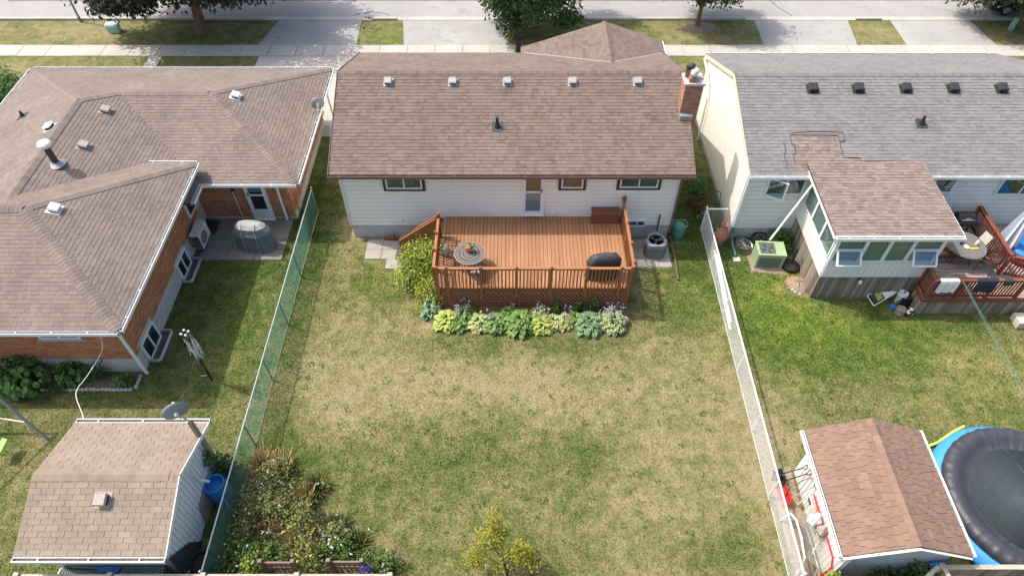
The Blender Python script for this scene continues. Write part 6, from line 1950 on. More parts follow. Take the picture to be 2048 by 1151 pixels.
for (nm, lab, cat, dx, dy, r, h, m) in (('bottle', 'pink bottle on the slatted table', 'bottle', -.12, .12, .045, .2, 'petal_red'), ('cup', 'dark cup on the slatted table next to the pink bottle', 'cup', -.2, .02, .05, .12, 'navy'), ('bottle', 'white spray bottle at the right of the slatted table', 'bottle', .36, .0, .06, .22, 'white'), ('bowl', 'white bowl in the middle of the slatted table', 'bowl', -.06, -.14, .10, .05, 'tarp_w')):
    b = MB().lathe([(r * .9, 0), (r, .01), (r, h * .6), (r * .5, h * .8), (r * .4, h), (0, h)], (16.95 + dx, 17.7 + dy, AZ + .746), 12)
    tag(b.build(nm, M[m], at=(16.95 + dx, 17.7 + dy, AZ + .746)), lab, cat)
b = MB().box(16.98, 17.44, AZ + .747, 17.28, 17.52, AZ + .77)
tag(b.build('tool', M['petal_yel'], at=(17.1, 17.48, AZ + .747)), 'yellow flat toy on the near side of the slatted table', 'toy')
def wire_chair(lab, loc_, rz, m='black', grp='chairs at the slatted table'):
    t = thing('garden_chair', lab, 'chair', (0, 0, 0), grp)
    b = MB()
    for sy in (-1, 1):
        MB().tube([(.26, sy * .24, 0), (.24, sy * .25, .42), (.22, sy * .27, .62), (-.1, sy * .28, .66), (-.26, sy * .24, .62)], .012, 6).build('leg', M['black'], t)
        MB().tube([(-.28, sy * .22, 0), (-.22, sy * .22, .42), (-.33, sy * .2, .9)], .012, 6).build('leg', M['black'], t)
    b.tube([(-.33, -.2, .9), (-.36, 0, .95), (-.33, .2, .9)], .012, 6)
    b.build('back_rail', M['black'], t)
    MB().prism([(.24, -.22, .42), (.24, .22, .42), (-.22, .22, .42), (-.22, -.22, .42)], (0, 0, -.012)).build('seat', M[m], t)
    MB().prism([(-.22, .2, .45), (-.22, -.2, .45), (-.33, -.19, .9), (-.33, .19, .9)], (.012, 0, 0)).build('backrest', M[m], t)
    t.location = loc_; t.rotation_euler = (0, 0, rz)
wire_chair('black wire chair at the front right of the slatted table', (17.65, 17.05, AZ), 2.3)
wire_chair('chair with cream towel over its back beside the slatted table', (17.6, 18.0, AZ), 3.4, 'beige')
wire_chair('brown seated chair at the left of the slatted table', (16.2, 17.75, AZ), 0.0, 'terracotta')
wire_chair('chair with a grey cushion tucked under the sunroom eave', (15.75, 18.5, AZ), -.5, 'navy')
t = thing('barbecue', 'open black gas barbecue with side shelves against the pale wall', 'barbecue', (17.35, 19.0, AZ))
MB().prism([(17.04, 19.0 + .24 * math.cos(a), AZ + .862 + .26 * math.sin(a)) for a in np.linspace(0, math.pi, 9)], (.62, 0, 0)).build('lid', M['black'], t)
MB().box(17.25, 18.752, AZ + 1.0, 17.45, 18.765, AZ + 1.05).build('badge', M['silver'], t)
MB().box(17.02, 18.735, AZ + .68, 17.68, 18.775, AZ + .84).build('control_panel', M['charcoal'], t)
MB().box(17.05, 18.78, AZ + .6, 17.65, 19.22, AZ + .86).build('firebox', M['black'], t)
MB().tube([(17.1, 18.74, AZ + .98), (17.6, 18.74, AZ + .98)], .014, 6).build('handle', M['silver'], t)
for sx in (-.52, .32): MB().box(17.35 + sx - .02, 18.8, AZ + .78, 17.35 + sx + .22, 19.2, AZ + .82).build('side_shelf', M['charcoal'], t)
for sx in (-.26, .26):
    for sy in (-.18, .18): MB().bar((17.35 + sx, 19.0 + sy, AZ), (17.35 + sx, 19.0 + sy, AZ + .6), .04, .04).build('leg', M['black'], t)
t = thing('barbecue', 'small black grill left of the gas barbecue at the pale wall', 'barbecue', (16.35, 19.15, AZ))
MB().box(16.1, 18.95, AZ + .55, 16.62, 19.3, AZ + .72).build('firebox', M['black'], t)
MB().prism([(16.1, 18.95, AZ + .722), (16.1, 19.3, AZ + .722), (16.1, 19.2, AZ + .9), (16.1, 19.02, AZ + .9)], (.52, 0, 0)).build('lid', M['charcoal'], t)
MB().bar((16.15, 19.0, AZ), (16.5, 19.25, AZ + .55), .03, .03).bar((16.5, 19.0, AZ), (16.15, 19.25, AZ + .55), .03, .03).build('stand', M['black'], t)
t = thing('parasol', 'closed pale blue striped parasol leaning at the right edge', 'parasol', (18.75, 18.1, AZ))
MB().tube([(18.72, 18.05, 0), (18.8, 18.2, 3.2)], .024, 8).build('pole', M['galv_d'], t)
b = MB()
n = 16
for k, (r, z) in enumerate(((.06, 3.1), (.13, 2.7), (.2, 2.2), (.27, 1.6), (.30, 1.2))):
    for j in range(n):
        a = 2 * math.pi * j / n
        rr = r * (1 + .28 * (-1) ** j)
        b.v.append((18.76 + rr * math.cos(a) - (3.1 - z) * .03, 18.12 + rr * math.sin(a) - (3.1 - z) * .05, z))
for i in range(4):
    for j in range(n):
        b.f.append([i * n + j, i * n + (j + 1) % n, (i + 1) * n + (j + 1) % n, (i + 1) * n + j]); b.t.append((0, 1, .5, 1)[j % 4]); b.m.append(0)
b.build('canopy', M['umb'], t)
t = thing('paddling_pool', 'blue and maroon inflatable beside the parasol at the right edge', 'inflatable', (19.3, 17.9, AZ))
MB().lathe([(.2, 0), (.75, .0), (.85, .12), (.8, .28), (.6, .32)], (19.6, 17.9, AZ), 26).build('lower_ring', M['petal_red'], t, smooth=True)
MB().lathe([(.6, .3), (.8, .36), (.78, .5), (.6, .55), (.45, .4), (.2, .35), (0, .35)], (19.6, 17.9, AZ), 26).build('upper_ring', M['blue'], t, smooth=True)
def hang(nm, lab, cat, x0, x1, z0, m, y=AY0 + .02, extra=.0):
    b = MB()
    n = 10
    zt = AZ + 1.03
    vs = []
    for i in range(n + 1):
        x = x0 + (x1 - x0) * i / n
        wv = .02 * math.sin(i * 1.7)
        for (yy, z) in ((y + .10, zt - .25), (y + .085, zt - .02), (y + .06, zt), (y - .08, zt), (y - .10, zt - .03), (y - .11 + wv, (zt + z0) / 2), (y - .11 + wv * 1.5, z0 + .02 * math.sin(i * 2.3))):
            vs.append((x, yy, z))
    fs = [(i * 7 + k, (i + 1) * 7 + k, (i + 1) * 7 + k + 1, i * 7 + k + 1) for i in range(n) for k in range(6)]
    o = b.add(vs, fs).build(nm, M[m], at=((x0 + x1) / 2, y, zt), smooth=True)
    tag(o, lab, cat)
hang('towel', 'white patterned towel hung over the left of the deck rail', 'towel', 15.05, 15.72, AZ + .42, 'tarp_w')
hang('towel', 'navy towel hung over the middle of the cherry stained rail', 'towel', 16.35, 17.1, AZ + .45, 'navy')
hang('cap', 'dark cap hung on the cherry stained rail right of the navy towel', 'hat', 17.32, 17.62, AZ + .80, 'charcoal')
t = thing('water_toy', 'blue water gun lying on the boards behind the cherry stained rail', 'toy', (15.7, 16.0, AZ))
MB().bar((15.4, 16.15, AZ + .08), (16.05, 15.95, AZ + .08), .10, .09).bar((15.48, 16.12, AZ + .1), (15.44, 16.2, AZ + .32), .12, .06).build('body', M['blue'], t)
MB().bar((16.05, 15.95, AZ + .08), (16.5, 15.95, AZ + .08), .04, .04).build('barrel', M['teal'], t)
t = thing('clothesline', 'pair of thin green cords from the cherry stained rail across the lawn', 'clothesline', (15.75, 15.6, 1.9))
for dx in (0, .12): MB().tube([(15.75 + dx * .3, 15.62, 1.92), (15.6 + dx, 10.7, 2.0), (15.45 + dx, 6.2, 2.1), (15.4 + dx, 3.0, 2.3)], .006, 5).build('cord', M['linkg'], t)
t = thing('door_mat', 'pale plastic step at the bottom right corner of the cherry stained deck', 'step', (18.7, 15.1, 0))
MB().box(18.4, 15.0, 0, 19.0, 15.5, .3).build('step', M['beige'], t)

# pool
PL = thing('swimming_pool', 'round blue above ground pool under a black cover', 'pool', (15.2, 8.15, 0))
pc_ = (15.25, 8.2, 0)
MB().lathe([(2.58, 0), (2.66, .10), (2.64, .3), (2.46, .46), (2.2, .5)], pc_, 72).build('pool_wall', M['pool'], PL, smooth=True)
def wr(r, z, a):
    k = math.sin(a * 46) * .5 + math.sin(a * 31 + 2) * .4 + math.sin(a * 77 + r * 3) * .35
    return r + .014 * k * (1 if z < .8 else .5), z + .016 * k * (1.3 if z < .78 else .55)
MB().lathe([(2.36, .47), (2.41, .55), (2.40, .66), (2.33, .76), (2.22, .82), (2.08, .82), (1.95, .77), (1.86, .70), (1.74, .66), (1.68, .645)], pc_, 220, wob=wr).build('cover_rim', M['cover'], PL, smooth=True)
MB().lathe([(1.68, .645), (1.66, .63), (1.0, .60), (0.01, .59)], pc_, 90, wob=lambda r, z, a: (r * (1 + .022 * math.sin(7 * a) + .012 * math.sin(13 * a)), z + .006 * math.sin(a * 9 + r * 5))).build('cover_centre', M['cover_in'], PL, smooth=True)
MB().prism([(13.35, 6.9, .33), (13.52, 6.78, .33), (13.5, 6.76, .48), (13.33, 6.9, .48)], (-.05, -.05, 0)).build('valve', M['dish'], PL)
b = MB().tube([(13.0, 10.15, .06), (13.6, 10.35, .10), (14.25, 10.72, .14), (14.6, 10.85, .3)], .045, 8)
tag(b.build('pool_noodle', M['lime'], at=(13.8, 10.4, 0)), 'long lime green pool noodle lying behind the pool', 'pool noodle')

# sports things between the white fence and the shed
def shovel(lab, foot, top, mh, mb, grip):
    t = thing('shovel', lab, 'shovel', foot, 'shovels leaning on the shed')
    f, q = V(foot), V(top)
    d = (q - f).normalized()
    s = d.cross(EZ).normalized()
    MB().tube([f + d * .35, q], .016, 6).build('shaft', M[mh], t)
    MB().tube([q, q + d * .05 + s * .07, q + d * .14 + s * .07, q + d * .16, q + d * .14 - s * .07, q + d * .05 - s * .07, q], .013, 6).build('grip', M[grip], t)
    nn = s.cross(d)
    MB().prism([f - s * .17, f + s * .17, f + s * .18 + d * .34, f + s * .05 + d * .42, f - s * .05 + d * .42, f - s * .18 + d * .34], nn * .03).prism([f - s * .2 - nn * .02, f - s * .17 + nn * .05, f - s * .17 + nn * .05 + d * .34, f - s * .2 - nn * .02 + d * .34], s * .02).build('blade', M[mb], t)
shovel('black shovel farthest from the camera beside the red scoops', (8.10, 9.25, .05), (8.62, 9.0, 1.15), 'black', 'black', 'black')
shovel('black bladed shovel with dark grip next to the red shovels', (8.15, 9.0, .05), (8.66, 8.8, 1.2), 'black', 'black', 'black')
shovel('red shovel with wooden shaft and red grip', (8.12, 8.72, .05), (8.68, 8.66, 1.25), 'trellis', 'red', 'red')
shovel('red shovel with wooden shaft and black grip', (8.18, 8.42, .05), (8.72, 8.38, 1.25), 'lightwood', 'red', 'black')
def hockey_net(lab, pts, depth, m, mn, r):
    t = thing('hockey_goal', lab, 'hockey goal', tuple(pts[0]))
    MB().tube(pts, r, 8).build('goal_frame', M[m], t)
    return t
t = hockey_net('white framed hockey goal with netting beside the white fence', [(8.0, 6.25, .05), (7.98, 6.3, .7), (8.02, 6.45, .95), (8.05, 7.0, 1.02), (8.05, 7.5, 1.0), (8.0, 7.75, .85), (7.98, 7.85, .05)], .6, 'white', 'net', .03)
MB().tube([(7.98, 7.85, .05), (8.45, 7.9, .05), (8.68, 7.6, .05), (8.7, 6.5, .05), (8.5, 6.22, .05), (8.0, 6.25, .05)], .025, 8).build('base_frame', M['white'], t)
MB().tube([(8.05, 7.1, 1.02), (8.69, 7.1, .05)], .022, 8).build('stay', M['white'], t)
b = MB()
def netq(A, B, C, D, n, m_, r=.006):
    A, B, C, D = map(V, (A, B, C, D))
    for i in range(n + 1):
        k = i / n
        b.bar(A.lerp(B, k), D.lerp(C, k), r, r)
    for i in range(m_ + 1):
        k = i / m_
        b.bar(A.lerp(D, k), B.lerp(C, k), r, r)
netq((8.04, 6.45, .98), (8.04, 7.7, .98), (8.69, 7.65, .06), (8.69, 6.45, .06), 22, 18)
netq((8.0, 6.26, .06), (8.02, 6.45, .96), (8.69, 6.45, .06), (8.5, 6.24, .06), 12, 10)
netq((7.99, 7.84, .06), (8.02, 7.7, .96), (8.69, 7.65, .06), (8.45, 7.88, .06), 12, 10)
b.build('net', M['mesh_shade'], t, kind='stuff')
t = hockey_net('red framed hockey goal leaning on the shed wall', [(8.62, 6.2, .05), (8.74, 6.25, .8), (8.76, 6.45, 1.02), (8.74, 7.4, 1.05), (8.72, 8.2, 1.1)], .4, 'red', 'net', .028)
b = MB()
netq((8.75, 6.4, 1.0), (8.73, 8.1, 1.05), (8.70, 8.1, .08), (8.66, 6.3, .08), 26, 14)
b.build('net', M['net'], t, kind='stuff')
t = hockey_net('small white practice goal folded against the shed wall', [(8.58, 8.3, .1), (8.66, 8.25, .95), (8.66, 7.6, .9), (8.62, 7.0, .75), (8.55, 6.8, .3)], .3, 'white', 'net', .02)
b = MB()
for i in range(4):
    for j in range(3):
        if (i + j) % 2 == 0: b.box(8.63, 8.0 + i * .05, .8 + j * .05, 8.645, 8.05 + i * .05, .85 + j * .05)
b.build('checker_tag', M['black'], t)
t = thing('goalie_pads', 'crumpled grey and white pads hanging on the red hockey goal', 'sports pads', (8.6, 7.5, .9))
def wob2(r, z, a): return r * (1 + .3 * math.sin(3 * a + z * 9)), z + .05 * math.sin(2 * a)
MB().lathe([(.04, 0), (.14, .1), (.17, .3), (.13, .5), (.05, .6)], (8.55, 7.45, .75), 14, wob=wob2).build('pad', M['tarp_w'], t)
MB().lathe([(.04, 0), (.12, .1), (.15, .25), (.08, .4), (.02, .45)], (8.66, 7.15, .85), 14, wob=wob2).build('pad', M['ventb'], t)
b = MB().bar((8.62, 7.95, 1.15), (8.58, 6.9, .75), .05, .05)
tag(b.build('hockey_stick', M['lightwood'], at=(8.6, 7.4, .9)), 'pale wooden stick lying along the red hockey goal', 'stick')
t = thing('camo_toy', 'blue and grey camouflage bag beside the red roofed shed front corner', 'bag', (11.3, 6.12, 1.3))
MB().lathe([(.1, 0), (.22, .08), (.24, .2), (.12, .3), (0, .32)], (11.3, 6.12, 1.25), 14, sy=.4).build('bag', M['blue'], t)
MB().lathe([(.06, 0), (.12, .06), (.11, .14), (0, .2)], (11.55, 6.1, 1.3), 12, sy=.5).build('pouch', M['charcoal'], t)

# ================================================================ STREET
t = thing('utility_box', 'mint green utility box on the verge under the dark maple', 'utility box', (-22.3, 35.85, 0))
MB().box(-22.62, 35.62, 0, -22.0, 36.0, .42).build('cabinet', M['boxutil'], t)
MB().prism([(-22.65, 35.58, .422), (-22.65, 36.04, .422), (-22.65, 36.0, .50), (-22.65, 35.64, .50)][::-1], (.68, 0, 0)).build('lid', M['boxutil'], t)
MB().box(-22.6, 35.61, .20, -22.02, 35.618, .22).build('seam', M['stub'], t)
MB().lathe([(.04, .49), (.04, .55), (0, .56)], (-22.12, 35.9, 0), 8).build('knob', M['black'], t)
t = thing('utility_pedestal', 'slim green utility pedestal on the right verge', 'pedestal', (28.1, 36.0, 0))
MB().lathe([(.15, 0), (.15, .6), (.13, .7), (.04, .73), (0, .73)], (28.1, 36.0, 0), 14).build('post', M['stub'], t)
MB().lathe([(.155, .5), (.163, .52), (.155, .54)], (28.1, 36.0, 0), 14).build('band', M['stub'], t)
t = thing('street_lamp', 'thin dark street lamp pole on the left verge', 'street lamp', (-24.7, 37.0 - .1, 0))
MB().tube([(-24.7, 36.9, 0), (-24.7, 36.95, 3), (-24.72, 37.0, 7.2), (-24.6, 37.6, 7.8), (-24.4, 38.6, 8.0)], [.06, .055, .05, .045, .04], 10).build('pole', M['galv_d'], t)
MB().lathe([(.09, 0), (.09, .3), (.06, .32)], (-24.7, 36.9, 0), 10).build('pole_base', M['galv_d'], t)
MB().box(-24.55, 38.5, 7.92, -24.25, 39.1, 8.06).build('lamp_head', M['galv_d'], t)
t = thing('storm_drain', 'iron storm drain grate in the gutter beside the driveway', 'drain', (-8.2, 37.3, .0))
MB().box(-8.55, 37.18, .0, -7.85, 37.44, .018).build('frame', M['concrete'], t)
for i in range(6): MB().box(-8.5 + i * .105, 37.2, .018, -8.44 + i * .105, 37.42, .028).build('grate_bar', M['black'], t)
CR0 = 1.7
# a dark car, mostly behind the tree at the right
CR = thing('parked_car', 'black car parked at the kerb behind the tree in the right corner', 'car', (0, 0, 0))
def car_loft(b, secs, m=0):
    n = len(secs[0])
    k = len(b.v)
    for s in secs: b.v.extend(s)
    for i in range(len(secs) - 1):
        for j in range(n):
            b.f.append([k + i * n + j, k + i * n + (j + 1) % n, k + (i + 1) * n + (j + 1) % n, k + (i + 1) * n + j]); b.t.append(.5); b.m.append(m)
    b.f.append([k + j for j in range(n)][::-1]); b.t.append(.5); b.m.append(m)
    b.f.append([k + (len(secs) - 1) * n + j for j in range(n)]); b.t.append(.5); b.m.append(m)
def sec(x, w, z0, z1, r=.1):
    return [(x, 38.35 - w, z0 + r), (x, 38.35 - w + r * .6, z0), (x, 38.35 + w - r * .6, z0), (x, 38.35 + w, z0 + r), (x, 38.35 + w, z1 - r), (x, 38.35 + w - r, z1), (x, 38.35 - w + r, z1), (x, 38.35 - w, z1 - r)]
b = MB()
car_loft(b, [sec(25.9, .70, .35, .62), sec(26.05, .84, .25, .74), sec(26.6, .90, .2, .86), sec(27.3, .91, .2, .92), sec(29.2, .91, .2, .94), sec(29.9, .88, .22, .92), sec(30.25, .78, .3, .85)])
b.build('body', M['carpaint'], CR, smooth=False)
b = MB()
car_loft(b, [sec(27.1, .78, .9, .96, .02), sec(27.75, .66, .9, 1.38, .08), sec(28.9, .66, .9, 1.42, .08), sec(29.75, .76, .9, .98, .02)])
b.build('cabin', M['carpaint'], CR)
MB().prism([(27.12, 37.68, .975), (27.12, 39.02, .975), (27.70, 38.92, 1.37), (27.70, 37.78, 1.37)][::-1], (-.015, 0, .02)).build('windscreen', M['glass_s'], CR)
for yy, s in ((37.66, -1), (39.04, 1)):
    MB().prism([(27.5, yy, .98), (29.4, yy, .98), (28.95, yy - s * .0, 1.33), (27.85, yy, 1.33)], (0, s * .02, 0)).build('side_window', M['glass_s'], CR)
for x in (26.75, 29.35):
    for yy in (37.47, 39.23):
        q = MB().tube([(x, yy - .09, .32), (x, yy + .09, .32)], .31, 20).build('wheel', M['tyre'], CR)
        MB().tube([(x, yy - .1, .32), (x, yy + .1, .32)], .19, 14).build('rim', M['silver'], q)
for yy in (37.75, 38.95): MB().box(25.93, yy - .16, .52, 26.0, yy + .16, .66).build('headlight', M['silver'], CR)
MB().prism([(27.2, 37.4, .96), (27.32, 37.28, .96), (27.36, 37.3, 1.06), (27.24, 37.42, 1.06)], (.02, .02, 0)).build('mirror', M['carpaint'], CR)

CR.location = (1.7, 0.15, 0)

# ================================================================ PLANTS
def hosta_leaf(L, W, seed):
    """ovate leaf arching outwards; tone 1 along the rim, 0 inside"""
    b = MB()
    g = random.Random(seed)
    prof = [(0.0, .10), (.12, .62), (.32, 1.0), (.55, .92), (.8, .52), (1.0, .03)]
    vs = []
    for i, (t, w_) in enumerate(prof):
        z = .20 * math.sin(t * 2.2) - .34 * t * t
        for k, a in enumerate((-1, -.62, 0, .62, 1)):
            cup = .05 * abs(a) * w_ + g.uniform(-.006, .006)
            vs.append((t * L * (1 - .08 * t), a * w_ * W / 2, (z + cup) * L))
    fs_i, fs_r = [], []
    for i in range(len(prof) - 1):
        for k in range(4):
            f = (i * 5 + k, (i + 1) * 5 + k, (i + 1) * 5 + k + 1, i * 5 + k + 1)
            (fs_r if k in (0, 3) else fs_i).append(f)
    b.add(vs, fs_i, 0.15)
    k0 = len(b.v) - len(vs)
    for f in fs_r:
        b.f.append([q + k0 for q in f]); b.t.append(.85); b.m.append(0)
    return b
HL = {}
def hosta(lab, x, y, R, H, kind, n=44, flowers=0, fl='petal_lav', Lf=.24):
    R, H, Lf, n = R * 1.45, H * 1.12, Lf * .92, int(n * 2.7)
    t = thing('hosta', lab, 'hosta', (x, y, .03), 'hostas along the front of the deck')
    m = M['h_' + kind]
    if kind not in HL:
        HL[kind] = [hosta_leaf(1, .72 if k != 1 else .6, k).mesh('leaf', m, smooth=True) for k in range(3)]
    for i in range(n):
        f = (i + .5) / n
        az = i * 2.39996 + RD.uniform(-.5, .5)
        rad = R * .66 * math.sqrt(f) * RD.uniform(.8, 1.2)
        hgt = H * (1 - .75 * f) + RD.uniform(-.03, .03)
        pitch = .75 - 1.35 * f + RD.uniform(-.4, .4)
        s = Lf * RD.uniform(.8, 1.2) * (.8 + .3 * f)
        mw = Matrix.Translation((x + rad * .75 * math.cos(az), y + rad * .75 * math.sin(az), max(.05, hgt) + .03)) @ Matrix.Rotation(az, 4, 'Z') @ Matrix.Rotation(-pitch * .6, 4, 'Y') @ Matrix.Rotation(RD.uniform(-.35, .35), 4, 'X') @ Matrix.Scale(s, 4)
        put(HL[kind][i % 3], 'leaf', t, mw)
    MB().lathe([(R * .35, 0), (R * .2, H * .5), (0, H * .6)], (x, y, .03), 10).build('crown_base', M['l_dark'], t)
    for i in range(flowers):
        az = RD.uniform(0, 6.28); r = R * RD.uniform(.1, .55)
        bx, by = x + r * math.cos(az), y + r * math.sin(az) + .12
        hh = H + RD.uniform(.14, .36)
        q = MB().tube([(x + r * .3 * math.cos(az), y + r * .3 * math.sin(az), H * .4), (bx, by, hh)], .006, 4).build('flower_stalk', M['l_mid'], t)
        k = 9
        P = np.stack([np.full(k, bx) + NR.normal(size=k) * .022, np.full(k, by) + NR.normal(size=k) * .022, hh - NR.uniform(0, .16, k) + .03], -1) - np.array(WL[t])
        link_mesh(leaf_mesh('bells', P, NR.normal(size=(k, 3)), NR.normal(size=(k, 3)), .062, .04, NR.random(k), M[fl]), 'bells', q, kind='stuff')
hosta('gold hosta at the left front corner of the deck', -2.38, 15.22, .50, .34, 'gold', 46, 0)
hosta('hosta with lavender flowers second from the left corner', -1.72, 15.50, .42, .36, 'green', 36, 14)
hosta('cream edged hosta third from the left corner', -1.22, 15.16, .40, .30, 'cream', 40, 3, 'petal_white')
hosta('green hosta between cream edged hosta and the largest hosta', -.62, 15.15, .46, .34, 'green', 42, 3)
hosta('largest plain green hosta in the middle of the row', .26, 15.12, .60, .44, 'green', 56, 0, Lf=.29)
hosta('yellow and white hosta right of the largest hosta', 1.08, 15.08, .42, .32, 'gold', 40, 5, 'petal_white')
hosta('small cream variegated hosta beside a bare stone patch', 1.93, 15.2, .38, .30, 'cream', 44, 6, Lf=.17)
hosta('large blue green hosta second from the right end', 2.80, 15.10, .52, .40, 'blue', 54, 0, Lf=.26)
hosta('white edged hosta with many pale flowers at the right end', 3.70, 15.18, .54, .42, 'white', 56, 22)
hosta('bluish hosta below the gold shrub at the left deck side', -3.02, 15.72, .36, .30, 'blue', 34, 3)
hosta('white flowered hosta close behind the gold hosta row', .98, 15.45, .28, .40, 'white', 22, 7, 'petal_white')

hosta('green hosta tucked between gold hosta and cream edged hosta', -1.95, 15.12, .30, .26, 'green', 26, 2)
hosta('small green hosta at the lattice behind the cream edged hosta', -.15, 15.5, .30, .32, 'green', 26, 2)
hosta('green leaved hosta between the yellow and white hosta and the small cream one', 1.5, 15.2, .30, .26, 'cream', 24, 0)
hosta('green hosta between the small cream and the large blue green hosta', 2.3, 15.3, .30, .30, 'green', 26, 0)
hosta('pale edged hosta squeezed between the large blue green and the right end hosta', 3.25, 15.14, .32, .28, 'white', 28, 3)

def shrub(name, lab, cat, loc_, r, n, L, m, group=None, stems=5, clumps=22, spread=.3, part='crown', ms='bark_d', **kw):
    t = thing(name, lab, cat, loc_, group)
    for k in range(stems):
        a = k * 2 * math.pi / stems + RD.random()
        d = RD.uniform(.3, .75)
        MB().tube([(loc_[0] + .03 * math.cos(a), loc_[1] + .03 * math.sin(a), loc_[2]), (loc_[0] + r[0] * d * .5 * math.cos(a), loc_[1] + r[1] * d * .5 * math.sin(a), loc_[2] + r[2] * .7), (loc_[0] + r[0] * d * math.cos(a), loc_[1] + r[1] * d * math.sin(a), loc_[2] + r[2] * 1.4)], [.016, .011, .005], 5).build('stem', M[ms], t)
    crown(part, t, (0, 0, r[2] * .95), r, n, L, M[m], clumps=clumps, spread=spread, **kw)
    return t
gs = 'gold shrubs left of the deck'
shrub('gold_shrub', 'tallest gold green shrub under the stair side boards', 'shrub', (-3.35, 17.75, 0), (.74, .66, .66), 5200, .10, 'l_lime', gs, clumps=40, lo=-.4)
shrub('gold_shrub', 'gold green shrub in front of the tallest one along the deck', 'shrub', (-3.45, 17.05, 0), (.66, .58, .52), 4000, .095, 'l_lime', gs, clumps=34, lo=-.4)
shrub('gold_shrub', 'lower gold green shrub near the deck front corner', 'shrub', (-3.12, 16.45, 0), (.52, .46, .40), 2600, .085, 'l_lime', gs, clumps=26, lo=-.4)
shrub('leafy_shrub', 'mid green shrub squeezed between gold shrubs and deck', 'shrub', (-2.98, 16.9, 0), (.34, .5, .42), 800, .09, 'l_mid', gs, clumps=18)
shrub('yellow_perennial', 'small yellow leaved plant at the left bend of the bed', 'plant', (-3.32, 15.9, 0), (.24, .3, .16), 380, .06, 'l_yel', None, clumps=12)
gd = 'dark seedlings behind the hostas'
for k, (x, y) in enumerate(((1.62, 15.72), (2.5, 15.74), (3.05, 15.74))):
    shrub('green_seedling', ('leftmost dark green seedling against the lattice', 'middle dark green seedling against the lattice', 'dark green seedling against the lattice behind the white edged hosta')[k], 'plant', (x, y, 0), (.22, .16, .3), 260, .10, 'l_mid', gd, stems=3, clumps=9)

# behind the brick house
def big_leaf_shrub(lab, c, r, n, L, m, group):
    t = thing('hydrangea', lab, 'hydrangea', c, group)
    for k in range(5):
        a = k * 1.3
        MB().tube([c, (c[0] + r[0] * .5 * math.cos(a), c[1] + r[1] * .5 * math.sin(a), r[2] * 1.3)], [.02, .008], 5).build('stem', M['bark_d'], t)
    lm = [leaf_big(k, m) for k in range(3)]
    for i in range(n):
        d = V((RD.gauss(0, 1), RD.gauss(0, 1), RD.gauss(.25, .8))).normalized()
        s = RD.uniform(.8, 1.0)
        p_ = V((c[0] + d.x * r[0] * s, c[1] + d.y * r[1] * s, max(.08, c[2] + r[2] * .9 + d.z * r[2] * s)))
        az = math.atan2(d.y, d.x) + RD.uniform(-.5, .5)
        mw = Matrix.Translation(p_) @ Matrix.Rotation(az, 4, 'Z') @ Matrix.Rotation(RD.uniform(.1, .9) + (.3 if d.z < .2 else -.2), 4, 'Y') @ Matrix.Rotation(RD.uniform(-.5, .5), 4, 'X') @ Matrix.Scale(L * RD.uniform(.75, 1.2), 4)
        put(lm[i % 3], 'leaf', t, mw)
    crown('inner_foliage', t, (0, 0, r[2] * .9), (r[0] * .82, r[1] * .82, r[2] * .82), 500, L * .8, m, clumps=20)
LB = {}
def leaf_big(k, m):
    key = (k, m.name)
    if key not in LB:
        b = MB()
        vs = [(0, 0, 0), (.4, -.36, .05), (.4, 0, .0), (.4, .36, .05), (.75, -.26, -.02), (.75, 0, -.06), (.75, .26, -.02), (1, 0, -.2)]
        b.add(vs, [(0, 1, 2), (0, 2, 3), (1, 4, 5, 2), (2, 5, 6, 3), (4, 7, 5), (5, 7, 6)], (.1, .5, .95)[k])
        LB[key] = b.mesh('leaf', m)
    return LB[key]
gh = 'shrubs behind the brick house'
big_leaf_shrub('huge dark green hydrangea at the left edge by the brick wall', (-16.5, 12.52, 0), (.85, .62, .66), 190, .24, M['l_hyd'], gh)
big_leaf_shrub('medium dark green hydrangea against the pale foundation', (-14.98, 12.78, 0), (.46, .32, .44), 90, .20, M['l_hyd'], gh)
shrub('spirea', 'rusty leaved shrub between the two hydrangeas', 'shrub', (-15.6, 12.8, 0), (.32, .25, .34), 500, .06, 'l_rust', gh)
shrub('rose_bush', 'thin rose bush beside the hanging white cable', 'rose', (-14.1, 12.85, 0), (.34, .22, .42), 300, .09, 'l_dark', gh, clumps=12)
shrub('small_hosta_plant', 'pale green leafy plant at the right end of the stone edged bed', 'plant', (-13.25, 12.72, 0), (.30, .22, .22), 300, .10, 'l_mid', gh, stems=3, clumps=12)
shrub('low_weed', 'low dark weeds spilling over the edging stones', 'plant', (-15.5, 12.38, 0), (.34, .18, .14), 240, .09, 'l_dark', gh, stems=3, clumps=9)
shrub('climbing_vine', 'dark grape vine between the shed wall and leaning pole', 'vine', (-8.98, 9.32, 0), (.28, .36, .72), 320, .17, 'l_dark', None, clumps=14, fill=.7)
shrub('front_hedge', 'clipped dark green hedge left of the brick house roof', 'hedge', (-25.3, 29.3, 0), (.9, 1.0, .7), 2600, .12, 'l_hyd', None, clumps=40)
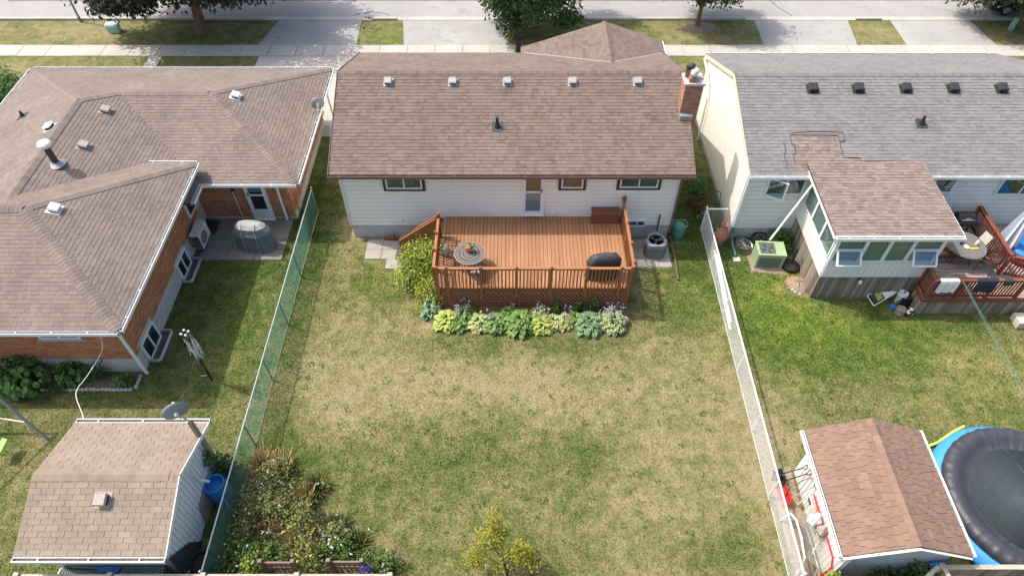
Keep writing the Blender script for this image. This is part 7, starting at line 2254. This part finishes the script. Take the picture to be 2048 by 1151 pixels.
# narrow side yard between the white and grey roofed houses
gy = 'plants in the side yard'
shrub('yellow_flowers', 'yellow flowering clump beside the cream wall and chimney', 'plant', (7.65, 25.6, 0), (.5, .6, .5), 900, .11, 'l_lime', gy, clumps=22)
shrub('side_fern', 'green leafy clump below the yellow flowers at the cream wall', 'plant', (7.75, 24.3, 0), (.45, .7, .4), 800, .12, 'l_mid', gy, clumps=20)
for k, (x, y, m) in enumerate(((8.1, 22.4, 'l_hyd'), (7.9, 21.4, 'l_rust'), (8.3, 20.9, 'l_mid'))):
    shrub('side_shrub', ('dark green plant low on the cream wall foundation', 'rusty plant in the shade of the side yard', 'leafy weeds at the white fence corner by the cream wall')[k], 'plant', (x, y, 0), (.4, .5, .28), 500, .10, m, gy, clumps=16)
shrub('ivy', 'dark ivy clump in the corner between pale wall and sunroom', 'ivy', (10.72, 19.15, 0), (.42, .42, .34), 800, .12, 'l_hyd', None, clumps=20)
t = thing('hand_truck', 'small dark metal cart leaning at the cream wall foundation', 'cart', (8.6, 21.4, 0))
MB().tube([(8.5, 21.2, .05), (8.45, 21.3, .55), (8.5, 21.5, .9)], .02, 6).tube([(8.7, 21.0, .05), (8.65, 21.1, .55), (8.68, 21.35, .9)], .02, 6).tube([(8.5, 21.5, .9), (8.68, 21.35, .9)], .02, 6).build('frame', M['teal'], t)
MB().box(8.45, 21.0, .03, 8.72, 21.3, .06).build('toe_plate', M['galv_d'], t)

# wild garden at the bottom left
gw_ = 'plants of the wild garden'
def tuft(name, lab, c, h, r, n, m, group, fl=None, nf=0, lean=.5, width=.016):
    """arching grass blades or stems from one root, with flower heads"""
    t = thing(name, lab, 'plant', c, group)
    a = NR.uniform(0, 6.28, n); q = NR.uniform(.1, 1, n)
    P = np.stack([np.cos(a) * q * r * .35, np.sin(a) * q * r * .35, np.zeros(n)], -1)
    D = np.stack([np.cos(a) * q * r / h * lean * 2, np.sin(a) * q * r / h * lean * 2, np.ones(n)], -1)
    N = np.stack([np.cos(a), np.sin(a), np.full(n, .3)], -1) + NR.normal(size=(n, 3)) * .4
    L = h * NR.uniform(.6, 1.15, n)
    link_mesh(leaf_mesh('blades', P, D, N, L, width * 2, NR.random(n), M[m]), 'blades', t)
    if nf:
        i = NR.choice(n, nf)
        T = P[i] + D[i] / np.linalg.norm(D[i], axis=1, keepdims=True) * L[i][:, None]
        T = np.repeat(T, 5, axis=0) + NR.normal(size=(nf * 5, 3)) * .022
        link_mesh(leaf_mesh('flower_heads', T, NR.normal(size=(nf * 5, 3)), NR.normal(size=(nf * 5, 3)) + np.array([0, 0, 1.2]), .055, .05, NR.random(nf * 5), M[fl]), 'flower_heads', t, kind='stuff')
    return t
tuft('ornamental_grass', 'tall straw coloured grass tuft on the lawn side of the wild garden', (-6.3, 8.45, 0), 0.65, .42, 300, 'l_straw', gw_, lean=.7, width=.011)
tuft('ornamental_grass', 'straw coloured grass tuft at the top end of the wild garden', (-7.25, 9.55, 0), .6, .5, 320, 'l_straw', gw_, lean=.8, width=.011)
tuft('dry_weeds', 'brown dry weeds beside the green fence above the wild garden', (-7.8, 9.7, 0), .55, .5, 320, 'l_straw', gw_, lean=.9)
WG = [('daisy_clump', 'white daisy clump in the centre of the wild garden', (-6.95, 8.35, 0), (.62, .5, .32), 'l_olive', 'petal_white', 13, 1700),
      ('daisy_clump', 'white daisy clump close to the fence beside the blue barrel', (-7.75, 8.45, 0), (.45, .5, .28), 'l_olive', 'petal_white', 9, 1200),
      ('daisy_clump', 'sparse daisy clump at the upper part of the wild garden', (-7.2, 9.15, 0), (.5, .4, .36), 'l_olive', 'petal_white', 9, 1200),
      ('weedy_clump', 'olive weeds on the lawn side below the straw grass', (-6.15, 7.75, 0), (.5, .5, .36), 'l_olive', 'petal_yel', 4, 1000),
      ('weedy_clump', 'yellow green weeds in the middle of the wild garden', (-5.9, 7.25, 0), (.40, .36, .26), 'l_olive', 'petal_yel', 5, 900),
      ('weedy_clump', 'dark weeds along the fence in the wild garden', (-7.85, 7.55, 0), (.42, .6, .26), 'l_olive', 'petal_white', 10, 900),
      ('weedy_clump', 'rust tinged weeds in the centre of the wild garden', (-6.9, 7.55, 0), (.5, .42, .22), 'l_rust', 'petal_white', 5, 700),
      ('leafy_perennial', 'blue green perennial by the fence above the black tub', (-7.75, 6.75, 0), (.45, .42, .4), 'l_mid', 'petal_white', 4, 900),
      ('leafy_perennial', 'bright green perennial behind the left trellis', (-6.75, 6.75, 0), (.42, .32, .4), 'l_mid', 'petal_yel', 3, 900),
      ('leafy_perennial', 'yellow leaved perennial left of the left trellis', (-7.3, 6.4, 0), (.3, .3, .36), 'l_lime', 'petal_white', 3, 700),
      ('leafy_perennial', 'tall olive weeds between the two trellises', (-5.65, 6.6, 0), (.5, .36, .44), 'l_olive', 'petal_yel', 6, 1100),
      ('leafy_perennial', 'dark green perennial behind the right trellis', (-4.85, 6.85, 0), (.5, .35, .42), 'l_mid', 'petal_white', 8, 1000),
      ('flowering_perennial', 'perennial with grey mauve flowers on the lawn edge of the wild garden', (-5.05, 7.35, 0), (.36, .3, .34), 'l_olive', 'petal_lav', 10, 900),
      ('flowering_perennial', 'leafy perennial with mauve flowers right of the right trellis', (-3.75, 6.55, 0), (.45, .32, .34), 'l_mid', 'petal_lav', 5, 1000),
      ('flowering_perennial', 'violet flowers at the right post of the right trellis', (-4.05, 6.22, 0), (.16, .14, .44), 'l_dark', 'petal_vio', 40, 200)]
for (nm, lab, c, r, m, fm, nf, n) in WG:
    t = shrub(nm, lab, 'plant', c, r, n, .085, m, gw_, stems=4, clumps=26, spread=.34, ms='l_olive')
    d = NR.normal(size=(nf, 3)); d[:, 2] = np.abs(d[:, 2]) + .4; d /= np.linalg.norm(d, axis=1, keepdims=True)
    T = d * np.array(r) * 1.12 + np.array([0, 0, r[2] * .95])
    T = np.repeat(T, 6, axis=0) + NR.normal(size=(nf * 6, 3)) * .012
    link_mesh(leaf_mesh('flower_heads', T, NR.normal(size=(nf * 6, 3)) + np.array([0, 0, .2]), NR.normal(size=(nf * 6, 3)) * .4 + np.array([0, 0, 1.2]), .05, .035, NR.random(nf * 6), M[fm]), 'flower_heads', t, kind='stuff')
tuft('weedy_grass', 'tall green grass between the wild garden and the lawn', (-5.35, 6.95, 0), .55, .45, 420, 'l_olive', gw_)
tuft('weedy_grass', 'yellowish grass around the straw tuft of the wild garden', (-6.55, 8.0, 0), .6, .5, 420, 'l_olive', gw_, 'petal_yel', 8)

for k, (x, y, h_, m_) in enumerate(((-7.0, 7.1, .55, 'l_olive'), (-6.3, 7.2, .6, 'l_straw'), (-5.2, 7.6, .5, 'l_olive'), (-7.6, 8.0, .5, 'l_straw'), (-6.0, 8.9, .45, 'l_olive'), (-4.5, 7.1, .45, 'l_olive'))):
    tuft('weedy_grass', ('olive grass tuft above the bright green perennial', 'straw grass tuft beside the rust tinged weeds', 'loose olive grass on the lawn edge near the mauve flowers', 'straw grass tuft among the daisies by the fence', 'olive grass spreading onto the lawn beside the tall straw tuft', 'olive grass at the lawn edge behind the right trellis')[k], (x, y, 0), h_, .55, 380, m_, gw_, 'petal_white', 6, lean=.8)

def trellis(lab, x0, x1, y):
    t = thing('garden_trellis', lab, 'trellis', ((x0 + x1) / 2, y, 0), 'low trellises in the wild garden')
    for x in (x0, x1):
        q = MB().box(x - .05, y - .05, -.05, x + .05, y + .05, 1.02).build('post', M['trellis'], t)
        MB().prism([(x - .05, y - .05, 1.022), (x + .05, y - .05, 1.022), (x + .05, y + .05, 1.022), (x - .05, y + .05, 1.022)], (0, 0, .06)).build('post_top', M['trellis'], q)
    for z in (.9, .72, .5):
        MB().box(x0 + .05, y - .025, z - .045, x1 - .05, y + .025, z + .045).build('rail', M['trellis'], t)
    for k in range(6):
        x = x0 + .1 + (x1 - x0 - .2) * k / 5
        MB().box(x - .015, y - .038, .1, x + .015, y - .026, .9).build('slat', M['trellis'], t)
trellis('left low brown wooden trellis at the bottom of the wild garden', -6.86, -5.98, 6.34)
trellis('right low brown wooden trellis at the bottom of the wild garden', -5.0, -4.1, 6.36)

# yellow tree at the bottom middle
t = thing('young_tree', 'airy yellow leaved young tree at the bottom of the lawn', 'tree', (-.10, 6.15, 0))
tk = MB().tube([(-.10, 6.15, -.05), (-.14, 6.25, .45), (-.22, 6.35, .9)], [.045, .04, .03], 8)
tk.build('trunk', M['bark_d'], t)
BR = [((-.22, 6.35, .9), (-.55, 6.75, 1.25), (-.62, 7.05, 1.6)), ((-.18, 6.3, .7), (.05, 6.6, 1.1), (.2, 6.7, 1.5)), ((-.16, 6.28, .6), (-.6, 6.45, .9), (-.95, 6.5, 1.15)), ((-.14, 6.25, .45), (.1, 6.4, .8), (.38, 6.5, 1.0)), ((-.22, 6.35, .9), (-.3, 6.6, 1.3), (-.45, 7.3, 1.75))]
for br in BR:
    MB().tube(br, [.02, .014, .006], 6).build('limb', M['bark_d'], t)
for k, (c, r, n) in enumerate((((-.55, 6.85, 1.35), (.46, .34, .30), 900), ((-.48, 7.15, 1.65), (.2, .28, .32), 420), ((.22, 6.55, 1.2), (.36, .3, .36), 800), ((-.85, 6.5, 1.0), (.36, .28, .28), 700), ((.42, 6.42, .9), (.28, .22, .22), 240), ((-.25, 6.3, .75), (.3, .2, .2), 120))):
    crown('crown', t, V(c) - V((-.10, 6.15, 0)), r, n, .075, M['l_yel'], clumps=16, spread=.3, wl=.5)

# plants at the right shed and fences
shrub('climbing_vine', 'dark vine climbing the stucco front of the red roofed shed', 'vine', (11.0, 6.08, .3), (.42, .10, .75), 420, .13, 'l_dark', None, clumps=18)
shrub('low_weed', 'dark low weeds at the foot of the red roofed shed front', 'plant', (10.3, 6.02, .2), (.5, .12, .5), 420, .10, 'l_dark', 'weeds at the red roofed shed', clumps=14)
shrub('low_weed', 'light green weeds at the near corner of the red roofed shed', 'plant', (8.75, 5.98, .25), (.22, .14, .4), 260, .10, 'l_lime', 'weeds at the red roofed shed', clumps=10)

# ---------------------------------------------------------------- street trees
def street_tree(lab, base, h, cr, cc, n, L, m, tr, group, lean=(0, 0), seed=3, boughs=()):
    g = np.random.default_rng(seed)
    rd = random.Random(seed)
    t = thing('street_tree', lab, 'tree', base, group)
    bx, by, _ = base
    fork = V((bx + lean[0], by + lean[1], h))
    tk = MB().tube([(bx, by, -.1), (bx + lean[0] * .1, by + lean[1] * .1, .25), (bx + lean[0] * .5, by + lean[1] * .5, h * .55), tuple(fork)], [tr * 1.7, tr * 1.12, tr, tr * .9], 12).build('trunk', M['bark'], t)
    c = V(cc)
    for k in range(9):
        a = k * 2 * math.pi / 9 + rd.uniform(-.3, .3)
        e = c + V((cr[0] * .75 * math.cos(a), cr[1] * .75 * math.sin(a), cr[2] * rd.uniform(-.55, .6)))
        mid = fork.lerp(e, .5) + V((0, 0, .35))
        MB().tube([fork - EZ * rd.uniform(0, .5), mid, e], [tr * .5, tr * .3, tr * .08], 7).build('limb', M['bark'], tk)
    crown('crown', t, c - V(base), cr, n, L, m, clumps=110, spread=.15, fill=.5, tone=(.05, .95), rng=g, droop=.5)
    for (bc, br, bn) in boughs:                          # low boughs that hang below the main crown
        crown('bough', t, V(bc) - V(base), br, bn, L, m, clumps=22, spread=.24, fill=.3, tone=(.05, .95), rng=g, droop=.6)
        MB().tube([fork, fork.lerp(V(bc), .55) + EZ * .3, V(bc)], [tr * .35, tr * .22, tr * .06], 6).build('limb', M['bark'], tk)
    return t
gt = 'trees along the street verge'
street_tree('large dark crimson maple on the left verge', (-17.4, 35.8, 0), 2.3, (5.6, 4.2, 2.9), (-17.3, 36.8, 4.7), 56000, .23, M['l_maple'], .26, gt, lean=(.1, .25), seed=5,
            boughs=[((-20.9, 35.7, 2.35), (1.7, 1.2, .95), 4200), ((-15.2, 36.3, 2.5), (1.6, 1.2, .9), 4200), ((-18.9, 36.9, 2.6), (1.2, 1.0, .8), 2600)])
street_tree('large green tree on the verge behind the garage roof', (.9, 36.5, 0), 1.8, (2.7, 2.8, 3.0), (.95, 35.5, 4.1), 40000, .20, M['l_green'], .20, gt, seed=8, boughs=[((-1.6, 36.8, 2.9), (1.0, 1.0, .8), 2600), ((3.2, 37.2, 3.6), (1.6, 1.4, 1.2), 5000)])
street_tree('small green tree on a mulch ring right of the garage roof', (10.5, 36.4, 0), 1.3, (2.4, 2.0, 2.0), (10.75, 36.9, 3.2), 24000, .17, M['l_green'], .11, gt, lean=(.05, .1), seed=13)
street_tree('green tree over the black car in the right corner', (28.9, 36.9, 0), 1.9, (3.4, 2.6, 2.4), (28.0, 37.4, 3.3), 36000, .20, M['l_green'], .18, gt, seed=21)
bed('mulch_ring', [(10.6 + 1.0 * math.cos(a), 36.3 + .55 * math.sin(a)) for a in np.linspace(0, 6.28, 15)[:-1]], M['mulch'], z=.02)
shrub('drooping_branch', 'bright green low branch in front of the green verge tree', 'branch', (3.0, 35.6, .5), (.8, .5, .45), 500, .2, 'l_mid', None, clumps=12)
